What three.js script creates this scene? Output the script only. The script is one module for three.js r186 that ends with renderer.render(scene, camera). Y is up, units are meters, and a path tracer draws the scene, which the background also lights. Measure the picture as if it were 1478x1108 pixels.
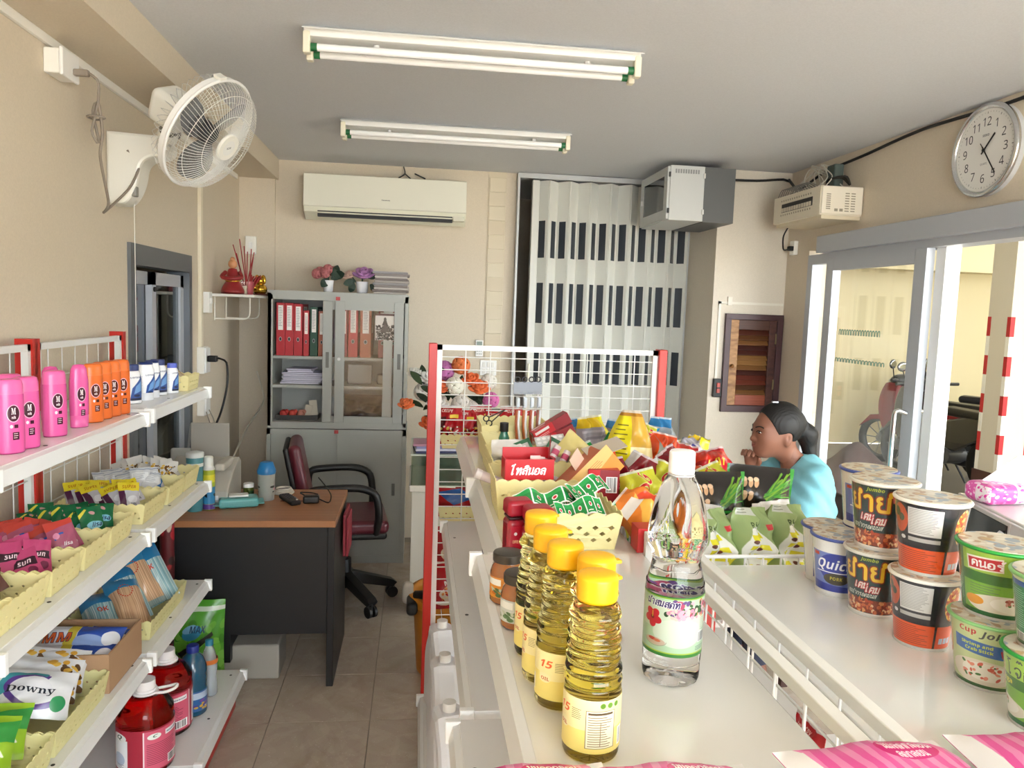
import * as THREE from 'three';
import { RoundedBoxGeometry } from 'three/addons/geometries/RoundedBoxGeometry.js';
import { mergeGeometries, mergeVertices, toCreasedNormals } from 'three/addons/utils/BufferGeometryUtils.js';
import { MarchingCubes } from 'three/addons/objects/MarchingCubes.js';

// ---------- camera, sky, sun, exposure ----------
const scene = new THREE.Scene();
const camera = new THREE.PerspectiveCamera(2 * Math.atan(554 / 1110) * 180 / Math.PI, 1478 / 1108, 0.05, 100);
camera.rotation.order = 'YXZ';
camera.position.set(0, 1.68, 0);
camera.rotation.set(-0.09536, -0.12472, 0.035);
scene.background = new THREE.Color().setRGB(0.86, 0.94, 1.0);
scene.backgroundIntensity = 7.0;
const sun = new THREE.DirectionalLight(0xfff2df, 20);
sun.position.set(6, 14, 7.5); sun.target.position.set(0.5, 0, 2);
sun.castShadow = true; sun.shadow.mapSize.set(2048, 2048);
Object.assign(sun.shadow.camera, { left: -12, right: 12, top: 12, bottom: -12, near: 1, far: 40 });
scene.add(sun, sun.target);
const renderer = new THREE.WebGLRenderer({ antialias: true });
renderer.toneMapping = THREE.LinearToneMapping;
renderer.toneMappingExposure = 2.05;
renderer.shadowMap.enabled = true;

// ---------- helpers ----------
let seedState = 7;
const rnd = () => { seedState = (seedState * 1664525 + 1013904223) >>> 0; return seedState / 4294967296; };
const rr = (a, b) => a + (b - a) * rnd();
const V = (x, y, z) => new THREE.Vector3(x, y, z);
const PI = Math.PI;
const used = {};
const numbered = (n) => { const k = used[n] = (used[n] ?? -1) + 1; return k ? n + '_' + String(k).padStart(3, '0') : n; };
const mats = {};
function M(color, rough = 0.5, o = {}) {
  const key = color + '|' + rough + '|' + JSON.stringify(o, (k, v) => (v && v.isTexture ? v.uuid : v));
  if (mats[key]) return mats[key];
  const Kind = ('transmission' in o || 'clearcoat' in o || 'sheen' in o || 'specularIntensity' in o) ? THREE.MeshPhysicalMaterial : THREE.MeshStandardMaterial;
  return mats[key] = new Kind({ color, roughness: rough, side: THREE.DoubleSide, ...o });
}
function flat(g) { const n = g.index ? g.toNonIndexed() : g; for (const k of Object.keys(n.attributes)) if (!['position', 'normal', 'uv'].includes(k)) n.deleteAttribute(k); if (!n.attributes.uv) n.setAttribute('uv', new THREE.BufferAttribute(new Float32Array(n.attributes.position.count * 2), 2)); return n; }
const J = (...list) => { const l = list.flat(9).map(flat); return l.length === 1 ? l[0] : mergeGeometries(l); };
const bx = (w, h, d, x = 0, y = 0, z = 0, r = 0) => (r ? new RoundedBoxGeometry(w, h, d, 2, Math.min(r, w / 2.01, h / 2.01, d / 2.01)) : new THREE.BoxGeometry(w, h, d)).translate(x, y, z);
const bb = (x0, x1, y0, y1, z0, z1, r = 0) => bx(x1 - x0, y1 - y0, z1 - z0, (x0 + x1) / 2, (y0 + y1) / 2, (z0 + z1) / 2, r);
const cy = (r1, r2, h, x = 0, y = 0, z = 0, n = 20, open = false) => new THREE.CylinderGeometry(r1, r2, h, n, 1, open).translate(x, y, z);
const sp = (r, x = 0, y = 0, z = 0, sx = 1, sy = 1, sz = 1, n = 14) => new THREE.SphereGeometry(r, n, Math.ceil(n * 0.7)).scale(sx, sy, sz).translate(x, y, z);
function rod(a, b, r, n = 6) { const A = V(...a), B = V(...b), d = B.clone().sub(A), g = new THREE.CylinderGeometry(r, r, d.length(), n); g.applyQuaternion(new THREE.Quaternion().setFromUnitVectors(V(0, 1, 0), d.normalize())); const c = A.add(B).multiplyScalar(0.5); return g.translate(c.x, c.y, c.z); }
const tube = (pts, r, seg = 24, n = 6, closed = false) => new THREE.TubeGeometry(new THREE.CatmullRomCurve3(pts.map((p) => V(...p)), closed, 'catmullrom', 0.4), seg, r, n, closed);
const lathe = (pts, n = 28) => new THREE.LatheGeometry(pts.map(([x, y]) => new THREE.Vector2(x, y)), n);
const shp = (pts) => new THREE.Shape(pts.map(([x, y]) => new THREE.Vector2(x, y)));
const ext = (shape, d, bevel = 0) => new THREE.ExtrudeGeometry(shape, { depth: d, bevelEnabled: !!bevel, bevelSize: bevel, bevelThickness: bevel, bevelSegments: 2, curveSegments: 10 });
function mesh(name, g, m) { const o = new THREE.Mesh(g, m); o.name = name; o.castShadow = o.receiveShadow = true; return o; }
function P(parent, name, g, m, label) { const o = mesh(name, g, m); if (label) o.userData.label = label; parent.add(o); return o; }
function thing(name, label, category, [x, y, z] = [0, 0, 0], turn = 0, group) { const o = new THREE.Group(); o.name = numbered(name); o.position.set(x, y, z); o.rotation.y = turn; o.userData = { label, category }; if (group) o.userData.group = group; scene.add(o); return o; }
function solo(name, label, category, g, m, [x, y, z] = [0, 0, 0], turn = 0, group) { const o = mesh(numbered(name), g, m); o.position.set(x, y, z); o.rotation.y = turn; o.userData = { label, category }; if (group) o.userData.group = group; scene.add(o); return o; }
function copy(src, [x, y, z], turn = 0, label, group) { const o = src.clone(); o.name = numbered(src.name.replace(/_\d{3}$/, '')); o.position.set(x, y, z); o.rotation.set(0, turn, 0); o.userData = { ...src.userData }; if (label) o.userData.label = label; if (group) o.userData.group = group; scene.add(o); return o; }
function struct(name, g, m, parent = scene) { const o = mesh(name, g, m); if (parent === scene) { o.userData.kind = 'structure'; } parent.add(o); return o; }
function canvas(w, h, draw) { const c = document.createElement('canvas'); c.width = w; c.height = h; const x = c.getContext('2d'); draw(x, w, h); const t = new THREE.CanvasTexture(c); t.colorSpace = THREE.SRGBColorSpace; t.magFilter = THREE.LinearFilter; t.wrapS = t.wrapT = THREE.RepeatWrapping; return t; }
const gray = (t) => { t.colorSpace = THREE.NoColorSpace; return t; };
const T = (x, s, px, py, size, color, o = {}) => { x.save(); x.translate(px, py); if (o.rot) x.rotate(o.rot); x.font = (o.bold === false ? '' : 'bold ') + (o.italic ? 'italic ' : '') + size + 'px ' + (o.font ?? 'sans-serif'); x.textAlign = o.align ?? 'center'; x.textBaseline = 'middle'; if (o.stroke) { x.lineWidth = o.sw ?? 4; x.strokeStyle = o.stroke; x.lineJoin = 'round'; x.strokeText(s, 0, 0); } x.fillStyle = color; x.fillText(s, 0, 0); x.restore(); };
const R = (x, c, a, b, w, h) => { x.fillStyle = c; x.fillRect(a, b, w, h); };
const E = (x, c, a, b, rx, ry = rx, rot = 0) => { x.fillStyle = c; x.beginPath(); x.ellipse(a, b, rx, ry, rot, 0, 2 * PI); x.fill(); };
const poly = (x, c, pts) => { x.fillStyle = c; x.beginPath(); pts.forEach(([a, b], i) => (i ? x.lineTo(a, b) : x.moveTo(a, b))); x.fill(); };
const lines = (x, c, a, b, w, n, step, h = 2) => { for (let i = 0; i < n; i++) R(x, c, a, b + i * step, w * (0.7 + 0.3 * rnd()), h); };
const bars = (x, a, b, w, h) => { R(x, '#fff', a - 4, b - 4, w + 8, h + 8); let p = a; while (p < a + w) { const s = 1 + Math.floor(rnd() * 3); R(x, '#111', p, b, s, h); p += s + 1 + Math.floor(rnd() * 3); } };
const specks = (x, cols, a, b, w, h, n, r0, r1) => { for (let i = 0; i < n; i++) E(x, cols[Math.floor(rnd() * cols.length)], a + rnd() * w, b + rnd() * h, r0 + rnd() * (r1 - r0), (r0 + rnd() * (r1 - r0)) * 0.8, rnd() * 3); };
// Thai letters as pen strokes in a box 1 wide and 1 high (y down); vowels above the line at negative y
const TH = {
  'ก': ['M.1 1L.1 .45L.25 .35L.1 .22C.25 0 .8 0 .85 .3L.85 1'], 'ค': ['M.1 1L.1 .3C.15 0 .8 0 .85 .3L.85 1', 'M.1 .75C.3 .7 .5 .65 .45 .5C.4 .38 .25 .45 .32 .58'],
  'น': ['M.05 .1C.1 0 .28 0 .26 .14C.22 .26 .05 .24 .05 .1', 'M.24 .1L.24 1L.8 .75', 'M.82 0L.82 .8C.8 1 .98 1 .96 .86C.92 .74 .8 .78 .7 .86'],
  'อ': ['M.15 .5C.3 .35 .45 .55 .3 .62C.15 .66 .1 .55 .15 .4C.1 0 .85 -.05 .88 .35L.88 .7C.85 1.05 .3 1.05 .12 .85L.12 .7'],
  'ร': ['M.2 .15C.4 -.05 .6 .2 .8 .05', 'M.2 .2C.2 .4 .75 .3 .72 .55L.72 .95', 'M.72 .95C.5 1.05 .5 .75 .72 .8'],
  'ล': ['M.12 .25C.3 0 .85 -.05 .86 .3L.86 1', 'M.86 .55C.7 .35 .15 .35 .15 .7C.15 1 .45 1 .4 .8C.36 .65 .2 .7 .17 .8'],
  'ท': ['M.05 .1C.1 0 .3 0 .27 .14C.22 .26 .05 .24 .05 .1', 'M.26 .1L.26 1L.62 .15C.7 -.05 .88 0 .88 .2L.88 1'],
  'ไ': ['M.15 -.3C.3 -.55 .5 -.25 .6 -.55', 'M.45 -.3L.45 .9C.45 1.05 .65 1.02 .6 .85'], 'โ': ['M.1 -.5L.7 -.5L.2 -.3L.45 -.1L.45 .9C.45 1.05 .65 1.02 .6 .85'],
  'ย': ['M.3 .05C.05 0 .05 .35 .3 .4C.05 .5 .1 .95 .35 .98L.85 .98L.85 0'], 'ำ': ['M.25 .1C.5 -.1 .75 0 .75 .3L.75 1', 'M-.2 -.3C-.3 -.1 0 -.1 -.1 -.3C-.12 -.35 -.2 -.35 -.2 -.3'],
  'ว': ['M.2 .2C.4 -.05 .8 -.05 .82 .3L.82 .95C.5 1.05 .5 .72 .8 .8'], 'พ': ['M.05 .1C.1 0 .26 0 .22 .14C.2 .26 .05 .24 .05 .1', 'M.14 .2L.2 1L.48 .4L.76 1L.88 0'],
  'จ': ['M.15 .25C.3 -.05 .85 -.05 .85 .35C.85 .7 .7 .95 .5 1L.5 .6C.4 .5 .2 .6 .3 .72C.36 .78 .48 .74 .5 .65'], 'ิ': ['^M-.75 -.15C-.7 -.4 -.2 -.4 -.15 -.15L-.75 -.15'], '์': ['^M-.4 -.2C-.55 -.4 -.25 -.45 -.3 -.25L-.1 -.5'], 'ั': ['^M-.6 -.25C-.5 -.45 -.35 -.2 -.5 -.15C-.3 -.1 -.2 -.2 -.1 -.45'], '๊': ['^M-.7 -.5L-.55 -.7L-.45 -.5L-.3 -.7L-.15 -.5'],
  'ส': ['M.12 .25C.3 0 .86 -.05 .86 .3L.86 1', 'M.86 .55C.7 .35 .15 .35 .15 .7C.15 1 .45 1 .4 .8', 'M.75 .15L1 -.05'], 'ม': ['M.05 .1C.1 0 .28 0 .26 .14C.22 .26 .05 .24 .05 .1', 'M.24 .1L.24 .95C.1 1.05 0 .8 .24 .8L.8 .95L.8 0'], 'ด': ['M.1 1L.1 .3C.15 0 .8 0 .85 .3L.85 1', 'M.3 .95L.12 .6C.2 .35 .45 .5 .35 .62C.3 .68 .22 .62 .22 .55'],
  'เ': ['M.4 0L.4 .9C.4 1.05 .62 1.02 .56 .85'], 'ต': ['M.1 1L.1 .3C.15 0 .4 0 .48 .15C.56 0 .8 0 .85 .3L.85 1', 'M.1 .75C.3 .7 .5 .65 .45 .5'],
};
function thai(x, s, px, py, h, color, lw, o = {}) {
  x.save(); x.translate(px, py); if (o.rot) x.rotate(o.rot); x.transform(1, 0, o.slant ?? 0, 1, 0, 0);
  const w = h * (o.wide ?? 0.75); let cx = 0;
  const run = (style, width) => { cx = 0; x.lineCap = x.lineJoin = 'round'; for (const ch of s) { const g = TH[ch]; if (!g) { cx += w * 0.5; continue; } const up = g[0][0] === '^'; if (!up) { } for (const d0 of g) { const d = d0.replace('^', ''); const n = d.match(/[MLC]|-?[\d.]+/g); x.beginPath(); let i = 0; const ox = up ? cx : cx; const gx = (v) => ox + parseFloat(v) * w, gy = (v) => parseFloat(v) * h; while (i < n.length) { const c = n[i++]; if (c === 'M') x.moveTo(gx(n[i++]), gy(n[i++])); else if (c === 'L') x.lineTo(gx(n[i++]), gy(n[i++])); else x.bezierCurveTo(gx(n[i++]), gy(n[i++]), gx(n[i++]), gy(n[i++]), gx(n[i++]), gy(n[i++])); } x.strokeStyle = style; x.lineWidth = width; x.stroke(); } if (!up) cx += w * 1.12; } };
  if (o.stroke) run(o.stroke, lw + (o.sw ?? lw)); run(color, lw); x.restore();
}
// a filled sachet or snack bag: two bulged faces that meet in crimped ends; stands on y=0, faces +z, uv over the face
function bagGeo(w, h, t, seed, o = {}) {
  const nx = o.nx ?? 10, ny = o.ny ?? 12, crimp = o.crimp ?? 0.08, pos = [], uv = [], idx = []; seedState = seed * 7919 + 13;
  const ph = [rr(0, 6), rr(0, 6), rr(0, 6), rr(0, 6)];
  const wr = o.wrinkle ?? 0.12;
  for (const s of [1, -1]) for (let j = 0; j <= ny; j++) for (let i = 0; i <= nx; i++) {
    const u = i / nx, v = j / ny, a = Math.abs(u * 2 - 1), vv = Math.min(1, Math.max(0, (v - crimp) / (1 - 2 * crimp))), b = Math.abs(vv * 2 - 1);
    const belly = Math.pow(Math.max(0, 1 - Math.pow(a, 2.6)), 0.6) * Math.pow(Math.max(0, 1 - Math.pow(b, 2.4)), 0.55);
    const wob = wr * t * (Math.sin(u * 9 + v * 5 + ph[0]) * Math.sin(v * 13 - u * 4 + ph[1]) + 0.6 * Math.sin(u * 23 + ph[2]) * Math.pow(b, 3));
    const pinch = (1 - 0.06 * (1 - Math.pow(b, 2)) * (o.pinch ?? 1)) * (1 - (o.gather ?? 0) * Math.pow(v, 3)) * (1 + 0.35 * (o.gather ?? 0) * Math.pow(Math.max(0, v * 6 - 5), 2));
    let x = (u - 0.5) * w * pinch, y = v * h, z = s * (belly * t / 2 + 0.0006) + wob * (0.3 + belly) * (s > 0 ? 1 : 0.9);
    if (o.bend) { z += o.bend * (v * v) * h; y -= Math.abs(o.bend) * 0.25 * v * v * h; }
    if (o.flop) x += o.flop * v * v * h;
    pos.push(x, y, z); uv.push(s > 0 ? u : 1 - u, v);
  }
  const N = (nx + 1) * (ny + 1), q = (a, b, c, d) => idx.push(a, b, c, a, c, d);
  for (let j = 0; j < ny; j++) for (let i = 0; i < nx; i++) { const a = j * (nx + 1) + i; q(a, a + 1, a + nx + 2, a + nx + 1); q(N + a, N + a + nx + 1, N + a + nx + 2, N + a + 1); }
  for (let j = 0; j < ny; j++) for (const i of [0, nx]) { const a = j * (nx + 1) + i; q(a, a + nx + 1, N + a + nx + 1, N + a); }
  for (let i = 0; i < nx; i++) for (const j of [0, ny]) { const a = j * (nx + 1) + i; q(a, N + a, N + a + 1, a + 1); }
  const g = new THREE.BufferGeometry(); g.setAttribute('position', new THREE.Float32BufferAttribute(pos, 3)); g.setAttribute('uv', new THREE.Float32BufferAttribute(uv, 2)); g.setIndex(idx); g.computeVertexNormals(); return g;
}
// mirror across x, keeping faces outward
function mirrorX(g) { const n = flat(g); n.scale(-1, 1, 1); for (const k of Object.keys(n.attributes)) { const a = n.attributes[k], s = a.itemSize; for (let i = 0; i < a.count; i += 3) for (let j = 0; j < s; j++) { const t = a.array[(i + 1) * s + j]; a.array[(i + 1) * s + j] = a.array[(i + 2) * s + j]; a.array[(i + 2) * s + j] = t; } } n.computeVertexNormals(); return n; }
const side = (g, dir) => (dir < 0 ? mirrorX(g) : g);
// scalloped plastic basket with pierced walls, w along x and d along z, flaring upward; origin at the base centre
const basketCache = {};
function basketGeo(w, h, d, flare = 0.012, rows = 2, pitch = 0.026, hole = 0.0042) {
  const key = [w, h, d, rows, pitch].join(); if (basketCache[key]) return basketCache[key];
  const wall = (len) => {
    const n = Math.max(3, Math.round(len / pitch)), s = new THREE.Shape(); s.moveTo(0, 0); s.lineTo(len, 0); s.lineTo(len, h - 0.006);
    for (let i = n; i > 0; i--) { const a = len * i / n, b = len * (i - 1) / n; for (let k = 1; k <= 4; k++) { const q = k / 4; s.lineTo(a + (b - a) * q, h - 0.006 + 0.23 * pitch * Math.sin(PI * q)); } }
    s.closePath();
    for (let j = 0; j < rows; j++) for (let i = 0; i < n; i++) { const cx = len * (i + (j % 2 ? 1 : 0.5)) / n, c = h * (0.22 + 0.5 * (j + 0.3) / rows), e = hole; if (cx > len - 0.01) continue; const p = new THREE.Path(); p.moveTo(cx - e, c); p.lineTo(cx, c + e * 0.8); p.lineTo(cx + e, c); p.lineTo(cx, c - e * 0.8); p.closePath(); s.holes.push(p); }
    return flat(ext(s, 0.0022)).translate(-len / 2, 0, -0.0011);
  };
  const out = [bx(w - 0.002, 0.003, d - 0.002, 0, 0.0015, 0)];
  for (const [len, turn, off] of [[w, 0, d / 2], [w, PI, d / 2], [d, PI / 2, w / 2], [d, -PI / 2, w / 2]]) {
    const g = wall(len), p = g.attributes.position;
    for (let i = 0; i < p.count; i++) { const k = p.getY(i) / h; p.setXYZ(i, p.getX(i) * (1 + 2 * flare * k / len), p.getY(i), p.getZ(i) + off + flare * k + 0.0012 * Math.sin(p.getX(i) / 0.013 * PI) * Math.sin(p.getY(i) / 0.02 * PI)); }
    g.rotateY(turn); g.computeVertexNormals(); out.push(g);
  }
  return basketCache[key] = J(out);
}
// bottle from a profile, with a label sleeve between two heights of it
const sleeve = (r, y0, y1, a0 = 0, a1 = 2 * PI, n = 28) => new THREE.CylinderGeometry(r, r, y1 - y0, n, 1, true, a0, a1 - a0).translate(0, (y0 + y1) / 2, 0);
const cone = (r0, r1, y0, y1, n = 36, a0 = 0, a1 = 2 * PI) => new THREE.CylinderGeometry(r1, r0, y1 - y0, n, 1, true, a0, a1 - a0).translate(0, (y0 + y1) / 2, 0);
// surfaces: fine paint grain
const grain = (n, lo, hi, blot = 0) => canvas(n, n, (x) => { const im = x.createImageData(n, n); for (let i = 0; i < n * n; i++) { const u = i % n, v = (i / n) | 0; const k = lo + (hi - lo) * rnd() + blot * (Math.sin(u * 2 * PI / n * 2 + 3 * Math.sin(v * 2 * PI / n)) * Math.sin(v * 2 * PI / n * 3 + 2 * Math.sin(u * 2 * PI / n * 2))); im.data[i * 4] = im.data[i * 4 + 1] = im.data[i * 4 + 2] = k; im.data[i * 4 + 3] = 255; } x.putImageData(im, 0, 0); });
// ---------- the setting ----------
function uvm(g, s = 1) { const n = flat(g), p = n.attributes.position, m = n.attributes.normal, u = n.attributes.uv; for (let i = 0; i < p.count; i++) { const ax = Math.abs(m.getX(i)), ay = Math.abs(m.getY(i)), az = Math.abs(m.getZ(i)); if (ay >= ax && ay >= az) u.setXY(i, p.getX(i) * s, p.getZ(i) * s); else if (ax >= az) u.setXY(i, p.getZ(i) * s, p.getY(i) * s); else u.setXY(i, p.getX(i) * s, p.getY(i) * s); } return n; }
const wallGrain = gray(grain(256, 90, 165, 14)), wallTone = grain(256, 247, 255, 0);
const mWall = M(0xdacdb8, 0.75, { map: wallTone, bumpMap: wallGrain, bumpScale: 0.0006 });
const mWall2 = M(0xddd3c2, 0.75, { map: wallTone, bumpMap: wallGrain, bumpScale: 0.0006 });
const mCeil = M(0xdcdee2, 0.85, { map: wallTone });
const mAlu = M(0xb9bdc4, 0.42, { metalness: 0.2 }), mAluDark = M(0x70757a, 0.45, { metalness: 0.35 });
const mWhite = M(0xf2f2f0, 0.35), mWhitePlastic = M(0xf1efe8, 0.4), mSteel = M(0xdcdcd8, 0.3), mChrome = M(0xe4e6e8, 0.14, { metalness: 1 });
const mBlack = M(0x141414, 0.5), mRed = M(0xc42c24, 0.35), mGlass = M(0xffffff, 0.02, { transmission: 1, thickness: 0, ior: 1.5 });
const XL = -1.22, XR = 2.45, ZB = -5.54, ZF = 1.5, H = 2.65;
struct('ground', bb(-14, 18, -0.12, -0.05, -14, 14), M(0xb7b1a6, 0.9));
const floor = struct('floor', bb(XL - 0.1, XR + 0.1, -0.05, -0.004, ZB - 0.2, ZF), M(0x8e867a, 0.85));
// floor tiles, each its own piece, in four veined variants
const tileMats = [0, 1, 2, 3].map((k) => M(0xffffff, 0.22, { map: canvas(256, 256, (x) => { seedState = 90 + k; R(x, '#b9ab9b', 0, 0, 256, 256); for (let i = 0; i < 40; i++) { x.strokeStyle = ['rgba(160,144,126,.09)', 'rgba(210,200,188,.12)', 'rgba(150,130,112,.07)'][i % 3]; x.lineWidth = 6 + rnd() * 26; x.lineCap = x.lineJoin = 'round'; x.beginPath(); let a = rnd() * 256, b = rnd() * 256; x.moveTo(a, b); for (let j = 0; j < 4; j++) { a += rr(-80, 80); b += rr(-60, 60); x.lineTo(a, b); } x.stroke(); } specks(x, ['#bfae9b', '#ddd3c6', '#a8947f'], 0, 0, 256, 256, 300, 0.5, 1.4); }) }));
const tileGeo = bx(0.397, 0.006, 0.397, 0, -0.003, 0, 0.0015); { const u = tileGeo.attributes.uv, p = tileGeo.attributes.position; for (let i = 0; i < p.count; i++) u.setXY(i, p.getX(i) / 0.4 + 0.5, p.getZ(i) / 0.4 + 0.5); }
for (let i = -3; i < 6; i++) for (let j = 0; j < 17; j++) { const cx = -0.155 + 0.2 + i * 0.4, cz = -5.43 + 0.2 + j * 0.4; if (cx > XR - 0.1 || cz > ZF - 0.2) continue; const t = mesh('tile', tileGeo, tileMats[(i * 7 + j * 3 + 40) % 4]); t.position.set(cx, 0, cz); t.rotation.y = ((i + j * 2 + 8) % 4) * PI / 2; floor.add(t); }
struct('ceiling', uvm(bb(XL - 0.12, XR + 0.12, H, H + 0.12, ZB - 1.4, ZF + 0.12), 1), mCeil);
// left wall with the grey sliding door opening, beam under the ceiling, pilaster in the corner
struct('wall_left', uvm(J(bb(XL - 0.12, XL, 0, H, -3.45, ZF), bb(XL - 0.12, XL, 0, H, ZB - 0.12, -4.34), bb(XL - 0.12, XL, 1.91, H, -4.34, -3.45)), 1), mWall);
struct('trim_1', uvm(bb(XL, -0.965, 2.515, H, ZB, ZF), 1), mWall);
struct('trim_2', uvm(bb(XL, -0.985, 0, 2.515, ZB, ZB + 0.03), 1), mWall);
struct('wall_back', uvm(bb(XL, 0.68, 0, H, ZB - 0.12, ZB), 1), mWall);
// pier with the hatch on the right of the folding door
struct('wall_pier', uvm(J(bb(1.95, XR, 0, 1.06, ZB - 0.1, -4.955), bb(1.95, XR, 1.7, H, ZB - 0.1, -4.955), bb(1.95, 2.05, 1.06, 1.7, ZB - 0.1, -4.955), bb(2.05, XR, 1.06, 1.7, ZB - 0.1, -5.1)), 1), mWall2);
struct('wall_right', uvm(J(bb(XR, XR + 0.12, 0, H, ZB, -4.66), bb(XR, XR + 0.12, 2.12, H, -4.66, -1.3), bb(XR, XR + 0.12, 0, H, -1.3, ZF)), 1), mWall);
struct('wall_front', uvm(J(bb(XL, -0.25, 0, H, ZF, ZF + 0.12), bb(2.3, XR, 0, H, ZF, ZF + 0.12), bb(-0.25, 2.3, 2.5, H, ZF, ZF + 0.12), bb(-0.25, 1.3, 0, 1.0, ZF, ZF + 0.12)), 1), mWall);
// the dark rooms behind the folding door and behind the grey door
struct('wall_store', J(bb(0.5, 2.1, -0.05, 0, -6.9, ZB - 0.1), bb(0.5, 2.1, 0, H, -6.9, -6.8), bb(0.5, 0.6, 0, H, -6.8, ZB - 0.12), bb(2.0, 2.1, 0, H, -6.8, ZB - 0.1)), mWall);
struct('wall_passage', J(bb(-2.3, -2.2, 0, H, -5, -2.8), bb(-2.2, XL - 0.12, 0, H, -5, -4.9), bb(-2.2, XL - 0.12, 0, H, -2.9, -2.8), bb(-2.3, XL - 0.12, H, H + 0.1, -5, -2.8)), mWall);
// papered strip on the back wall, built as a row of stone-patterned blocks
{ const s = struct('trim_3', bb(0.479, 0.605, 0, H, ZB, ZB + 0.006), M(0xd8ccb4, 0.85)); const ga = bx(0.118, 0.098, 0.006, 0, 0, 0, 0.003), tones = [0xd9cdb6, 0xdcd1ba, 0xd7cab2, 0xdbcfb7].map((c) => M(c, 0.85)); for (let k = 0; k < 26; k++) { const b = mesh('block', ga, tones[(k * 7) % 4]); b.position.set(0.542 + ((k % 2) * 0.003), 0.06 + k * 0.1, ZB + 0.008); s.add(b); } }
// grey aluminium sliding door in the left wall
{
  const d = struct('door_1', J(bb(XL - 0.1, XL + 0.015, 1.82, 1.91, -4.34, -3.45), bb(XL - 0.1, XL + 0.015, 0, 1.82, -3.51, -3.45), bb(XL - 0.1, XL + 0.015, 0, 1.82, -4.34, -4.29)), mAluDark);
  for (const [z0, z1, x] of [[-3.86, -3.51, -1.27], [-4.29, -3.8, -1.25]]) { const l = P(d, 'door_leaf', J(bb(x - 0.015, x + 0.015, 0.02, 1.8, z0, z0 + 0.05), bb(x - 0.015, x + 0.015, 0.02, 1.8, z1 - 0.055, z1), bb(x - 0.015, x + 0.015, 1.74, 1.8, z0, z1), bb(x - 0.015, x + 0.015, 0.02, 0.12, z0, z1)), mAlu); P(l, 'pane', bb(x - 0.003, x + 0.003, 0.12, 1.74, z0 + 0.05, z1 - 0.055), M(0xb9c2c2, 0.03, { transmission: 1, thickness: 0 })); P(l, 'lock', new THREE.CylinderGeometry(0.012, 0.012, 0.01, 12).rotateZ(PI / 2).translate(x + 0.018, 1.72, z1 - 0.027), mBlack); }
}
// aluminium sliding shop door in the right wall
{
  const d = struct('door_2', J(bb(XR - 0.06, XR + 0.1, 2.09, 2.19, -4.47, -1.25, 0.004), bb(XR - 0.02, XR + 0.1, 2.05, 2.09, -4.4, -1.3), bb(XR - 0.01, XR + 0.1, 0, 2.1, -1.36, -1.3)), mAlu);
  const w = struct('window_1', J(bb(XR - 0.005, XR + 0.06, 2.03, 2.09, -4.66, -4.38), bb(XR - 0.005, XR + 0.06, 0, 2.03, -4.66, -4.6), bb(XR - 0.005, XR + 0.06, 0, 2.03, -4.43, -4.38), bb(XR - 0.005, XR + 0.06, 0, 0.12, -4.66, -4.38)), mAlu);
  P(w, 'pane', bb(XR + 0.025, XR + 0.031, 0.12, 2.03, -4.6, -4.43), mGlass);
  const x = XR - 0.01, l = P(d, 'door_leaf', J(bb(x - 0.02, x + 0.025, 0.02, 2.05, -4.38, -4.31, 0.003), bb(x - 0.02, x + 0.025, 0.02, 2.05, -3.56, -3.47, 0.003), bb(x - 0.02, x + 0.025, 1.98, 2.05, -4.31, -3.56), bb(x - 0.02, x + 0.025, 0.02, 0.14, -4.31, -3.56)), mAlu);
  P(l, 'pane', bb(x - 0.001, x + 0.005, 0.14, 1.98, -4.31, -3.56), mGlass);
  // frosted lettering strips on the glass
  const let1 = canvas(512, 64, (c) => { c.clearRect(0, 0, 512, 64); c.strokeStyle = '#5f9c8d'; seedState = 5; for (let i = 0; i < 16; i++) { c.lineWidth = 8; c.beginPath(); c.moveTo(10 + i * 31, 50); c.lineTo(10 + i * 31, 22); c.bezierCurveTo(14 + i * 31, 8, 30 + i * 31, 8, 30 + i * 31, 24); c.lineTo(30 + i * 31, 50); c.stroke(); } });
  const mLet = M(0xffffff, 0.6, { map: let1, transparent: true });
  P(l, 'lettering', new THREE.PlaneGeometry(0.42, 0.05).rotateY(-PI / 2).translate(x - 0.003, 1.62, -4.02), mLet, 'pale green lettering on the glass'); P(l, 'lettering', new THREE.PlaneGeometry(0.5, 0.035).rotateY(-PI / 2).translate(x - 0.003, 1.46, -4.0), mLet);
  for (const s of [-1, 1]) P(l, 'handle', tube([[x + s * 0.02, 1.24, -3.52], [x + s * 0.065, 1.25, -3.53], [x + s * 0.075, 1.2, -3.535], [x + s * 0.075, 0.85, -3.535], [x + s * 0.065, 0.8, -3.53], [x + s * 0.02, 0.81, -3.52]], 0.013, 40, 10), mChrome, 'chrome bow handle');
  // fixed jamb where the leaf meets the opening
  P(d, 'jamb', bb(XR + 0.02, XR + 0.1, 0, 2.06, -3.47, -3.4, 0.003), mWhite, 'white painted jamb post');
}
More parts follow.
